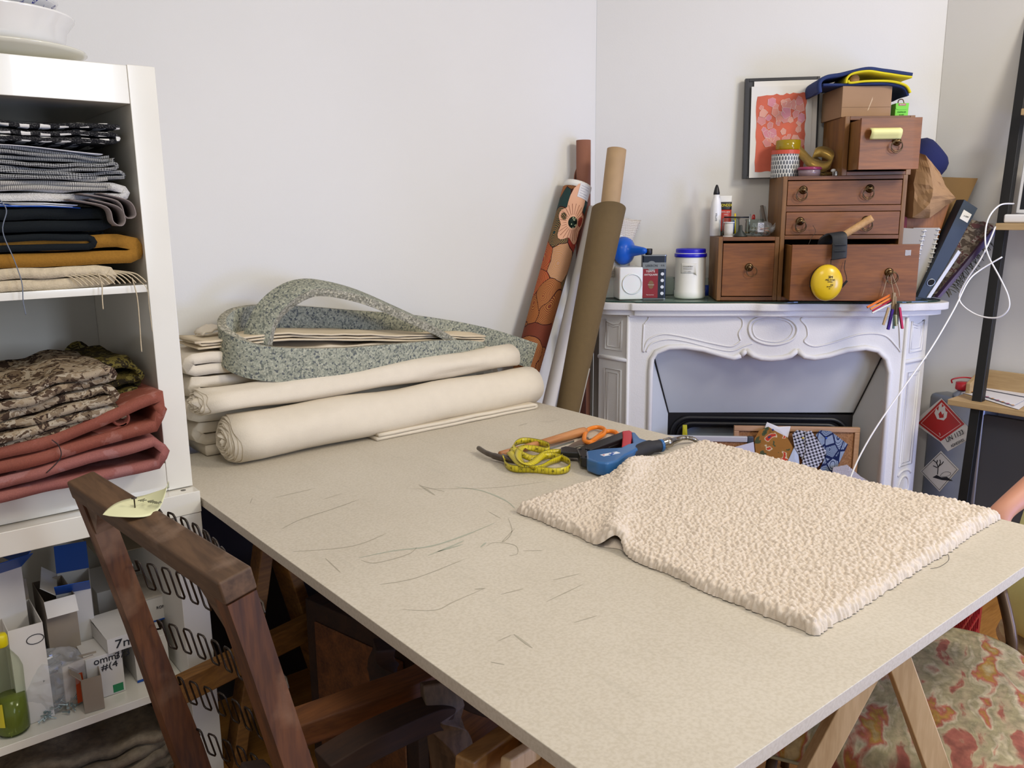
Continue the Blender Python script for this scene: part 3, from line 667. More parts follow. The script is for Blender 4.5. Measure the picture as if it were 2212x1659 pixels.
bm = B(); rnd = random.Random(5)
for k in range(60):
    M = Matrix.Translation((.01+rnd.random()*.075, .01+rnd.random()*.12, rnd.random()*.035)) @ Matrix.Rotation(rnd.gauss(.5, .3), 4, 'Z') @ Matrix.Rotation(rnd.gauss(0, .3), 4, 'X')
    box(bm, -.014, .014, -.003, .003, 0, .004, M)
obj('strips', bm, STEEL, t)
b7, w7, h7 = carton('tall carton with a torn kraft edge beside the circled one', 103, 172, 1290, 1440, 2.09, .14, KRAFTG, True, flaps=(('front', .04, -60, CARD),)); dropp(b7)
b8, w8, h8 = carton('blue and white carton lid tipped open at the left edge', -40, 62, 1240, 1352, 2.07, .15, CARD, True, flaps=(('front', .085, 35, BLUEC), ('right', .05, 50, BLUEC)), yaw=.25); dropp(b8)
b9, w9, h9 = carton('blue and white carton with raised flap and black nails inside', 125, 200, 1275, 1360, 2.13, .14, CARD, True, flaps=(('front', .06, 40, BLUEC), ('back', .07, 60, BLUEC), ('left', .04, 40, CARD)), yaw=-.2); dropp(b9)
b10, w10, h10 = carton('plain beige carton at the back behind the chair rail', 215, 345, 1190, 1262, 2.24, .18, plain('beige_carton', 'a0947f', .8), base=.56); dropp(b10)
b11, w11, h11 = carton('closed white carton stack piece supporting the beige carton', 215, 350, 1262, 1400, 2.24, .18, CARD); dropp(b11)
b12, w12, h12 = carton('worn grey carton leaning behind the bottle', -30, 30, 1300, 1440, 2.20, .12, KRAFTG, True); dropp(b12)
# orange packet, plastic bag, screws
t = thing('paper_packet', 'white paper packet with an orange print, standing among the cartons', 'packet', (xs(135, 1440, 2.0), 2.0, .301), .2)
obj('packet', sheet(B(), lambda u, v: Vector((.07*u, .008*math.sin(PI*u)*math.cos(PI*v/2), .11*v)), 6, 6, .006), plain('packet_paper', 'b9aea2', .7), t, smooth=True)
obj('orange_print', sheet(B(), lambda u, v: Vector((.020+.022*u*(1-.3*v), -.0012+.008*math.sin(PI*.45)*math.cos(PI*(.1+.7*v)/2)-.0135, .012+.075*v)), 4, 4, .0006), plain('orange_print', 'b8481d', .6), t)
t = thing('plastic_bag', 'crumpled clear plastic bag of screws on the cabinet shelf', 'plastic bag', (xs(45, 1530, 1.975), 1.975, .301))
def film(name, a=.3, col='d5d8da'):
    m, nt, b = _mat(name); b.inputs['Base Color'].default_value = c4(col); b.inputs['Roughness'].default_value = .2; b.inputs['Alpha'].default_value = a; b.inputs['Specular IOR Level'].default_value = .8; return m
FILM = film('clear_film', .28)
def crumple(w_, d_, h_, seed, n=26):
    bm = B(); bmesh.ops.create_icosphere(bm, subdivisions=4, radius=1)
    for v in bm.verts:
        q = v.co.copy(); r = 1+.28*nz(q.x*2.2+seed, q.y*2.2, q.z*2.2)+.16*abs(nz(q.x*6, q.y*6+seed, q.z*6))
        v.co = Vector((q.x*w_*r/2, q.y*d_*r/2, max(0, (q.z*r*.5+.5))*h_))
    return bm
o = obj('film', crumple(.15, .09, .14, 3), FILM, t, loc=(.075, .055, 0))
t2 = thing('screws', 'grey screws and wall plugs inside the clear plastic bag', 'screws', (xs(80, 1530, 1.975), 1.985, .303)); t2['kind'] = 'stuff'
bm = B()
for k in range(45):
    M = Matrix.Translation((rnd.random()*.09, rnd.random()*.05, .003+rnd.random()*.02)) @ Matrix.Rotation(rnd.random()*6, 4, 'Z') @ Matrix.Rotation(rnd.gauss(0, .4), 4, 'Y')
    lathe(bm, [(.0035, -.010), (.0035, -.008), (.0014, -.007), (.0012, .008), (0, .011)], 7, M @ Matrix.Rotation(PI/2, 4, 'Y'))
obj('screws', bm, plain('zinc_screws', '9fb0b4', .35, .8), t2)
# bottle
t = thing('bottle', 'clear plastic bottle with a yellow cap and green liquid', 'bottle', (.188, 1.995, .301))
BC = glass('bottle_plastic', (.80, .84, .74), .05)
obj('body', lathe(B(), [(0, .002), (.028, .0), (.033, .006), (.034, .03), (.033, .10), (.034, .15), (.028, .17), (.013, .196), (.011, .20), (.011, .212)], 28, cap=False), BC, t, smooth=True)
obj('liquid', lathe(B(), [(0, .004), (.027, .003), (.031, .008), (.032, .04), (.031, .085), (0, .085)], 28), plain('green_liquid', '8f9a4a', .15, trans=.4), t, smooth=True)
obj('cap', lathe(B(), [(0, .235), (.010, .235), (.013, .228), (.013, .208), (.0115, .206), (0, .206)], 20), plain('yellow_cap', 'd8c70c', .4), t, smooth=True)
obj('label_band', lathe(B(), [(.0345, .03), (.0347, .031), (.0345, .085), (.0343, .086)], 28, cap=False, a0=PI*.75, a1=PI*1.35), plain('yellow_label', 'c9bb2b', .5), t)
# bottom bay
LINEN = plain('raw_linen', '776a56', .95, var=.25, vs=60, bmp=.7, bs=240)
for (nm, lb, org, x1, ly, pt, m, sd) in (('folded_fabric', 'crumpled raw linen on the floor level of the low cabinet', (.03, 1.99, .03), .46, 5, .034, LINEN, 51), ('folded_fabric', 'dark green grey fabric under the linen in the low cabinet', (.10, 1.97, .002), .40, 1, .025, plain('dark_teal_cloth', '27302f', .9), 52)):
    t = thing(nm, lb, 'folded fabric', org, 0, 'fabrics at the bottom of the low cabinet'); obj('cloth', folds(B(), 0, x1, 0, .4, 0, ly, pt, .022, .014, sd, .03, 0, bump=lambda x, y, k: -.12*k*abs(x-.22)), m, t, smooth=True)
# ============================================================ chair frame with zigzag springs (left foreground)
OLDW = wood('worn_brown_wood', '301607', '693d1b', .65, 'z', 1.4, blotch='8b6b52')
OLDX = wood('worn_brown_rail', '3a2715', '6a4e35', .68, 'y', 1.4, blotch='9c8370')
TL = Vector((.318, 1.655, .935)); TR = Vector((.372, 1.04, .935))
ch = thing('chair_frame', 'stripped wooden chair back frame with zigzag springs in the left foreground', 'chair frame', (.45, 1.35, 0))
og = Vector((.45, 1.35, 0)); cdn = Vector((.205, 0, -.98)).normalized(); cal = (TR-TL).normalized()
cfr = cal.cross(cdn).normalized()
if cfr.x < 0: cfr = -cfr
upv = -cdn
def CF(s, d, f=0): return TL+(TR-TL)*s+cdn*d+cfr*f-og
def cbar(name, a, b, w_, h_, m, up):
    bm = B(); bar(bm, a, b, w_, h_, up); return obj(name, bm, m, ch, bev=.004)
# rails: profile narrows where the rail meets the seat
def rail(s, name, toe):
    bm = B(); rr = []
    for d, hw, ht in ((.021, .022, .017), (.02, .022, .017), (.10, .021, .017), (.30, .021, .018), (.42, .023, .019), (.52, .026, .020), (.60, .027, .022), (.85, .022, .022), (.97, .018, .018)):
        c = CF(s, d)+cal*toe*d
        rr.append([c+cal*a*ht*1.25+cfr*b2*hw for a, b2 in ((-1, -1), (1, -1), (1, 1), (-1, 1))])
    rings(bm, rr); return obj(name, bm, OLDW, ch, bev=.004)
rail(.035, 'side_rail', .02); rail(.965, 'side_rail', .03)
cbar('top_rail', CF(.0, .002), CF(1.0, .002), .05, .036, OLDX, upv)
bm = B()
for a, b2 in ((.075, .93),):
    pts = [(a, .021), (a+.10, .028), (.3, .0225), (.7, .0225), (b2-.10, .028), (b2, .021)]
# corner webs under the top rail
for s0, s1 in ((.075, .17), (.925, .83)):
    bm = B(); n = 8; A_ = [CF(s0, .022), CF(s0, .085)]+[CF(s0+(s1-s0)*math.sin(t*PI/2/n), .022+.063*(1-math.cos(PI/2*(1-t/n)))*.9+.003) for t in range(1, n+1)]
    lo = [bm.verts.new(q-cfr*.018) for q in A_]; hi = [bm.verts.new(q+cfr*.018) for q in A_]
    bm.faces.new(lo); bm.faces.new(hi[::-1])
    for i in range(len(lo)): bm.faces.new((lo[i], lo[(i+1) % len(lo)], hi[(i+1) % len(lo)], hi[i]))
    obj('corner_block', bm, OLDX, ch)
cbar('lower_rail', CF(.07, .80), CF(.93, .80), .045, .05, OLDW, upv)
cbar('seat_rail', CF(.03, .86, .03), CF(.03, .86, .03)+Vector((.36, .02, -.02)), .03, .06, OLDW, (0, 0, 1))
cbar('seat_rail', CF(.97, .86, .03), CF(.97, .86, .03)+Vector((.36, .02, -.02)), .03, .06, OLDW, (0, 0, 1))
cbar('leg', CF(.03, .82, .0), CF(.03, 0, .0)*0+CF(.03, .95, 0)+Vector((-.02, 0, 0))-Vector((0, 0, CF(.03, .95, 0).z-.0)), .035, .035, OLDW, (1, 0, 0))
cbar('leg', CF(.97, .82, .0), CF(.97, .95, 0)+Vector((-.02, 0, 0))-Vector((0, 0, CF(.97, .95, 0).z-.0)), .035, .035, OLDW, (1, 0, 0))
for s in (.03, .97):
    q = CF(s, .86, .03)+Vector((.36, .02, -.03)); cbar('leg', q, Vector((q.x, q.y, 0)), .035, .035, OLDW, (1, 0, 0))
SPR = plain('dark_spring_steel', '3a332d', .38, .85, var=.2, vs=60)
for k, d in enumerate((.060, .19, .325, .46, .59)):
    nc = 12; pts = [CF(.03, d+.006, .018), CF(.07, d, .030)]
    for i in range(nc*12+1):
        t = i/12; s = .10+.82*(t+.11*math.sin(4*PI*t))/nc; bow = .018+.050*math.sin(PI*max(0, min(1, (s-.06)/.9)))
        pts.append(CF(s, d-.030*math.tanh(2.2*math.cos(2*PI*t))/.976, bow))
    pts += [CF(.955, d, .034), CF(.985, d+.004, .026)]
    sp = obj('zigzag_spring', tube(B(), pts, .0021, 6), SPR, ch, smooth=True)
    for s in (.035, .965):
        c = CF(s, d, .022); bm = B(); tube(bm, [c+cal*.010*math.cos(t*PI/8)+cdn*.008*math.sin(t*PI/8)+cfr*.004*math.sin(t*PI/8)**2 for t in range(16)], .0017, 5, closed=True)
        obj('spring_clip', bm, plain('galvanised_clip', '8d9294', .35, .9), sp, smooth=True)
for d, s in ((.535, .028), (.535, .045)):
    c = CF(s, d, -.0225); bm = B(); bar(bm, c-cal*.006-cfr*.001, c+cal*.006-cfr*.001, .003, .006, upv); obj('staple_scar', bm, plain('pale_scar', 'b9a48c', .6), ch)
# yellow note nailed on the top rail
nt_ = thing('paper_note', 'curled pale yellow paper note nailed to the chair frame top rail', 'note', P(290, 1092, Z=.955))
YN = plain('pale_yellow_paper', 'd8d7ac', .8, var=.02)
na, nb, ncx = P(222, 1112, Z=.958), P(366, 1056, Z=.975), P(336, 1107, Z=.955)
nd = P(262, 1083, Z=.958); og2 = nt_.location.copy()
def notef(u, v):
    a = na.lerp(nb, u); mid = (ncx-a.lerp(nb, 0)*0-(na.lerp(nb, .55))); w_ = math.sin(PI*min(1, u*1.02))**.8
    return a+(ncx-na.lerp(nb, .62))*(v*1.0)*w_+(nd-na.lerp(nb, .35))*(1-v)*w_*.95+Vector((0, 0, .012*max(0, u-.7)/.3*v+.003*math.sin(u*7)))-og2
obj('sheet', sheet(B(), notef, 18, 8, .0005), YN, nt_, smooth=True)
nail = P(291, 1090, Z=.962)-og2
obj('nail', lathe(B(), [(0, .012), (.0042, .012), (.0045, .0105), (.0012, .010), (.0010, -.006), (0, -.008)], 12, Matrix.Translation(nail)), plain('rusty_nail', '4d443c', .5, .7), nt_, smooth=True)
hw = [[(320, 1082), (324, 1088)], [(326, 1080), (333, 1086), (336, 1079)], [(312, 1086), (318, 1092), (321, 1085)], [(336, 1076), (343, 1082)]]
bm = B()
text(nt_, 'Frank.'[:0]+'/x 4mk', .016, P(325, 1083, Z=.966)-og2, (0, 0, math.radians(-62)), plain('pencil_grey', '77765c', .8), name='handwriting')

# ============================================================ canvas rolls on the table
def spiralroll(L, r, turns, th, m, seed=0, squash=.9, tele=.03, ripple=.002, n=26, nx=16, tail=0, r0=.012, taper=0):
    """cloth wound round itself, local axis x from 0 to L"""
    pts = []; tot = int(turns*n)
    for i in range(tot+1):
        k = i/tot; a = -2*PI*i/n-.6; rad = r0+(r-r0)*k**.85; pts.append((a, rad, k))
    rr = []
    for i, (a, rad, k) in enumerate(pts):
        ring = []
        xl = -tele*(1-k)**.6+ripple*3*nz(k*40, seed)+ripple*2.2*nz(k*25, a*1.1, seed); xr = L+tele*.3*(1-k)
        for side in (1, -1):
            for j in (range(nx+1) if side > 0 else range(nx, -1, -1)):
                u = j/nx; x = xl+(xr-xl)*u
                q = rad*(1-taper*u)+side*th/2*(1 if k < 1 else 1)+ripple*k*nz(x*5+seed, math.cos(a)*1.2, math.sin(a)*1.2+seed)*2
                ring.append(Vector((x, q*math.cos(a), q*math.sin(a)*squash)))
        rr.append(ring)
    bm = B(); rings(bm, rr); return bm
def rollthing(label, loc, rz, L, r, turns, th, m, seed, squash=.92, tele=.03, ripple=.003, name='fabric_roll', group=None, taper=0):
    t = thing(name, label, 'fabric roll', loc, rz, group)
    return t, obj('cloth', spiralroll(L, r, turns, th, m, seed, squash, tele, ripple, taper=taper), m, t, smooth=True)
gr = 'canvas rolls on the work table'
t, o = rollthing('thick lower roll of natural canvas lying along the table', (.790, 2.172, .826), .010, 1.075, .077, 12, .0042, CANVAS, 3, .86, .03, .005, group=gr)
t, o = rollthing('slimmer roll of natural canvas resting on top of the thick one', (.735, 2.214, .930), .015, 1.085, .050, 8, .0042, CANVAS, 5, .74, .03, .006, group=gr)
t = thing('folded_fabric', 'folded canvas edge flattened under the right end of the thick roll', 'folded fabric', (1.20, 2.10, .7605))
obj('cloth', folds(B(), 0, .62, 0, .14, 0, 2, .011, .009, .001, 61, .004), CANVAS, t, smooth=True)
t = thing('folded_fabric', 'tall stack of folded canvas behind the rolls, against the wall', 'folded fabric', (.735, 2.278, .7605))
obj('cloth', folds(B(), .012, 1.02, 0, .19, 0, 9, .0325, .029, .006, 62, .004, bump=lambda x, y, k: -.11*k*max(0, x-.25)), CANVAS, t, smooth=True)
t = thing('folded_fabric', 'thin folded canvas pieces lying across the tall canvas stack', 'folded fabric', (.76, 2.275, 1.062))
obj('cloth', folds(B(), .0, .98, 0, .17, 0, 3, .0085, .005, .004, 63, .01, bump=lambda x, y, k: -.11*max(0, x-.25)), plain('cream_canvas_thin', 'd6c5a6', .85, var=.03, bmp=.2, bs=260), t, smooth=True)
t = thing('folded_fabric', 'small crumpled canvas end on the left of the stack top', 'folded fabric', (.80, 2.36, 1.088))
obj('cloth', sheet(B(), lambda u, v: Vector((.09*u, .07*v, .022*math.sin(PI*u)*(.6+.4*v)+.008*nz(u*5, v*5)+.004)), 10, 8, .004), CANVAS, t, smooth=True)

# ============================================================ foam strip
def foam_mat(name, base):
    m, nt, b = _mat(name); b.inputs['Roughness'].default_value = .95; b.inputs['Specular IOR Level'].default_value = .1
    v = coords(nt, (1, 1, 1), warp=.012, wscale=60); t = texnode(nt, 'voronoi', 215, v); sp = nt.nodes.new('ShaderNodeSeparateColor'); nt.links.new(t.outputs['Color'], sp.inputs[0])
    col = ramp(nt, sp.outputs[0], [(i/len(base), c) for i, c in enumerate(base)], True)
    n = texnode(nt, 'noise', 220, v); col = mixc(nt, .35, col, n.outputs[0], 'OVERLAY')
    nt.links.new(col, b.inputs['Base Color']); bump(nt, b, t.outputs['Distance'], .4, .002); return m
FOAM = foam_mat('recycled_chip_foam', ['8b8d7e', '999b8b', '7c7f73', 'a3a391', '5c6060', '8e9182', 'a1a290', '6d7168', 'adad9a', '929485', '979988'])
FOAM2 = foam_mat('cut_foam_edge', ['8b8878', '979384', '7f7c6c', 'a5a191', '8e8b7b', 'b8b29c', '757365'])
fs = thing('foam_strip', 'long looped strip of speckled grey green recycled foam on the canvas', 'foam strip', (1.3, 2.33, 1.0))
fo = fs.location.copy()
fpx = [(1150, 768, 2.36, 45), (1040, 735, 2.40, 40), (900, 712, 2.43, 38), (760, 702, 2.44, 40), (640, 694, 2.45, 38), (560, 693, 2.44, 36), (510, 702, 2.40, 37), (484, 725, 2.33, 37), (492, 752, 2.27, 37), (540, 778, 2.225, 36), (620, 788, 2.205, 36), (740, 786, 2.205, 34),
       (860, 775, 2.22, 30), (960, 766, 2.235, 26), (1030, 768, 2.27, 20), (1050, 778, 2.31, 18), (1030, 770, 2.32, 20), (1000, 752, 2.31, 20), (940, 714, 2.30, 20), (860, 676, 2.30, 20), (780, 642, 2.30, 20), (710, 624, 2.30, 20), (660, 622, 2.30, 20), (615, 642, 2.30, 22), (580, 675, 2.30, 26), (562, 712, 2.30, 28), (557, 742, 2.30, 28)]
pp = [P(a, b_, Y=Y)-fo for a, b_, Y, hh in fpx]; pth = smoothpath(pp, 6); NP = len(pth)
def fw(i, t):
    s = i/6.0
    up = Vector((0, 0, .049))
    if s < 14: return up
    flat = Vector((.0, .048, .012))
    k = min(1, (s-14)/3.0)
    if s > 22: k = max(.25, 1-(s-22)/4.5)
    return up.lerp(flat, k)
bm = B(); rr = []
for i, p in enumerate(pth):
    a = pth[max(0, i-1)]; b_ = pth[min(NP-1, i+1)]; tt = (b_-a).normalized(); w_ = fw(i, 0); w_ = (w_-tt*w_.dot(tt)).normalized()*w_.length; nn = tt.cross(w_).normalized()*.012
    rr.append([p-w_-nn, p+w_-nn, p+w_+nn, p-w_+nn])
V4 = rings(bm, rr)
bm.faces.ensure_lookup_table()
for i, f in enumerate(bm.faces):
    if i < (NP-1)*4 and i % 4 in (1, 3): f.material_index = 1
fo_ = obj('strip', bm, [FOAM, FOAM2], fs, smooth=True, bev=.002)

# ============================================================ rolls leaning in the corner
def leanroll(name, label, bot, tp, r0, r1, m, th=.0, caps=None, group='fabric and paper rolls leaning in the corner', part='cloth', n=36, hollow=.6, cut=.0):
    bot, tp = Vector(bot), Vector(tp); d = tp-bot; L = d.length
    t = thing(name, label, 'fabric roll' if 'roll' in name else 'tube', bot, 0, group)
    t.rotation_mode = 'QUATERNION'; t.rotation_quaternion = d.to_track_quat('Z', 'Y')
    prof = [(r0*.9, 0)]+[(r0+(r1-r0)*k/10, L*k/10) for k in range(11)]
    bm = B(); lathe(bm, prof+[(r1*.93, L+.001), (r1*hollow, L), (r1*hollow*.97, L-.05), (0, L-.051)], n)
    for v in bm.verts:
        if v.co.z > .02 and v.co.z < L-.01:
            a = math.atan2(v.co.y, v.co.x); v.co.x *= 1+.03*nz(v.co.z*4, a, r0*90); v.co.y *= 1+.03*nz(v.co.z*4, a+5, r0*90)
        if cut and v.co.z > L*.9: v.co.z += cut*(v.co.x/r1)
    obj(part, bm, m, t, smooth=True); return t, L
FLOR = cells('swirl_flower_print', 10, ['713624', '95482d', '223b39', '874327', '9f3a2c', '7c3d27', 'b78d72', '542a20', '8a4b31'], 22, 'b98442', .7, mscale=(1, 1, .8), warp=.05, wscale=9, line=(.012, '3a1712'), rw=.3)
pr, L = leanroll('fabric_roll', 'terracotta, red and teal flower print fabric roll leaning in the corner', (1.73, 2.395, .052), (2.353, 2.452, 1.525), .048, .056, FLOR, hollow=.55)
obj('white_end', lathe(B(), [(.0562, -.022), (.0568, -.008), (.056, .0025), (.030, .003), (.030, -.03), (0, -.03)], 30, Matrix.Translation((0, 0, L))), plain('white_roll_end', 'e0ddd6', .7), pr, smooth=True)
# big pale flower and tag
def onroll(m, R, a0, a1, z0, z1, shape=None, nseg=16, off=.0008):
    bm = B(); N = 20
    if shape is None:
        for i in range(nseg):
            pass
        return sheet(bm, lambda u, v: Vector(((R+off)*math.cos(a0+(a1-a0)*u), (R+off)*math.sin(a0+(a1-a0)*u), z0+(z1-z0)*v)), nseg, 6, .0005)
    return bm
M_inv = (Matrix.Translation(pr.location) @ pr.rotation_quaternion.to_matrix().to_4x4()).inverted()
eyel = M_inv @ EYE; af = math.atan2(eyel.y, eyel.x)
fcr = Vector((math.cos(af), math.sin(af), 0))
# camera right in local
crl = (M_inv.to_3x3() @ (RW @ Vector((1, 0, 0)))); sg = 1 if (-math.sin(af)*crl.x+math.cos(af)*crl.y) > 0 else -1
bm = B(); zc, ac = L-.165, af+sg*.35; ring0 = []; 
def rp(a, z, R): return Vector((R*math.cos(a), R*math.sin(a), z))
petal = []
for k in range(40):
    th_ = 2*PI*k/40; R_ = .062+.012*math.sin(th_*5)+(.055 if .9 < th_ < 2.4 else 0)*math.sin((th_-.9)/1.5*PI)
    petal.append(rp(ac+sg*math.cos(th_)*R_*.9/.056, zc+math.sin(th_)*R_*1.25, .0572))
c_ = bm.verts.new(rp(ac, zc, .0578)); vs = [bm.verts.new(q) for q in petal]
inn = [bm.verts.new(rp(ac+sg*math.cos(2*PI*k/40)*.02/.056, zc+math.sin(2*PI*k/40)*.026, .0576)) for k in range(40)]
for k in range(40): bm.faces.new((vs[k], vs[(k+1) % 40], inn[(k+1) % 40], inn[k])); bm.faces.new((inn[k], inn[(k+1) % 40], c_))
obj('pale_flower', bm, plain('pale_flower_print', 'd9a688', .7), pr, smooth=True)
bm = B()
for k in range(26):
    th_ = 2*PI*k/26; tube(bm, [rp(ac+sg*math.cos(th_)*.024/.056, zc+math.sin(th_)*.03, .0580), rp(ac+sg*math.cos(th_)*.058/.056, zc+math.sin(th_)*.075, .0580)], .0006, 4)
obj('petal_lines', bm, plain('petal_line', '7a3524', .7), pr)
bm = B(); lathe(bm, [(0, 0), (.018, 0), (.018, .001), (0, .001)], 20)
for v in bm.verts: v.co = rp(ac+sg*v.co.x/.056, zc+v.co.y*1.3, .0584)
obj('flower_centre', bm, cells('seed_head_print', 120, ['20342b', 'b7c09a', '20342b', '304a3c'], rough=.7, line=(.1, '14231c')), pr)
tag_ = obj('price_tag', onroll(None, .0574, af+sg*.15, af+sg*1.15, L-.062, L-.004), plain('tag_paper', 'd6d6de', .7), pr)
bm = B(); rnd = random.Random(9)
for k in range(5):
    z = L-.014-.010*k; tube(bm, [rp(af+sg*(.25+.08*j), z+.0015*nz(j*2, k*3)-.0, .0584) for j in range(9 if k != 2 else 6)], .0005, 4)
obj('tag_writing', bm, plain('tag_ink', '5a5d86', .7), tag_)
OLIVE = plain('olive_brown_felt', '665437', .95, var=.04, vs=60, bmp=.3, bs=500)
ol, L2 = leanroll('fabric_roll', 'wide olive brown fabric roll with a loose tapering edge', (1.72, 2.05, 0), (2.342, 2.27, 1.432), .024, .064, OLIVE, hollow=.75, cut=-.012)
_mi = (Matrix.Translation(ol.location) @ ol.rotation_quaternion.to_matrix().to_4x4()).inverted().to_3x3(); _r = _mi @ (RW @ Vector((1, 0, 0))); _f = _mi @ (RW @ Vector((0, 0, 1))); _r.z = 0; _f.z = 0; _r.normalize(); _f.normalize()
obj('frayed_edge', tube(B(), smoothpath([(_r*.93+_f*.36)*q+Vector((0, 0, z)) for q, z in ((.026, .2), (.034, .5), (.041, .75), (.048, .95))], 6), .0035, 6), plain('silver_selvedge', '9a958c', .6), ol, smooth=True)
leanroll('cardboard_tube', 'kraft paper tube standing inside the olive brown roll', (2.30, 2.262, 1.18), (2.405, 2.293, 1.655), .036, .037, plain('kraft_paper', 'a88b66', .7, var=.05, vs=20), hollow=.93, part='tube', group=None)
pk, L3 = leanroll('fabric_roll', 'narrow pinkish brown fabric roll with its loose edge curling down', (2.40, 2.455, 0), (2.392, 2.462, 1.70), .029, .029, plain('pinkish_brown_cloth', '8a5b48', .85, var=.05), hollow=.9)
obj('loose_edge', ribbon(B(), smoothpath([(-.028, -.020, L3-.12), (-.012, -.036, L3-.16), (.010, -.040, L3-.22), (.032, -.038, L3-.31), (.042, -.034, L3-.40)], 8), lambda i, t: (.012, .0, .028), .002), plain('pinkish_brown_cloth', ''), pk, smooth=True)
leanroll('fabric_roll', 'white cloth roll half hidden behind the flower print and olive rolls', (1.90, 2.36, 0), (2.385, 2.395, 1.44), .032, .020, plain('white_lining', 'd8d4cd', .85, bmp=.2, bs=80), hollow=.5)
t = thing('woven_mesh', 'stiff white woven mesh sheet sticking out behind the olive roll', 'mesh sheet', P(1355, 520, Y=2.35), 0)
a_, b_, c_, d_ = [P(x, y, Y=Y)-t.location for x, y, Y in ((1335, 468, 2.34), (1385, 476, 2.36), (1335, 600, 2.34), (1318, 600, 2.30))]
obj('sheet', sheet(B(), lambda u, v: a_.lerp(b_, u).lerp(d_.lerp(c_, u), v)+Vector((0, .02*math.sin(PI*u), 0)), 10, 16, .0012), weave('white_open_weave', '9b8f80', 'dcd6cb', 150, 150), t, smooth=True)
bm = B(); tube(bm, [P(1336, 455, Y=2.40)-Vector((2.42, 2.4, 0)), P(1325, 520, Y=2.38)-Vector((2.42, 2.4, 0))], .010, 10)
t = thing('fabric_roll', 'small teal fabric end peeking out behind the kraft tube', 'fabric roll', (2.42, 2.4, 0), 0); obj('cloth', bm, plain('teal_cloth', '1f5a55', .8), t, smooth=True)
t = thing('wooden_board', 'dark reddish wooden board upright between the rolls and the fireplace', 'board', (2.335, 2.36, 0), -PI/4)
obj('board', box(B(), -.055, -.012, .0, .020, 0, 1.0), wood('dark_red_wood', '2a130d', '4a2417', .4, 'z'), t, bev=.002)
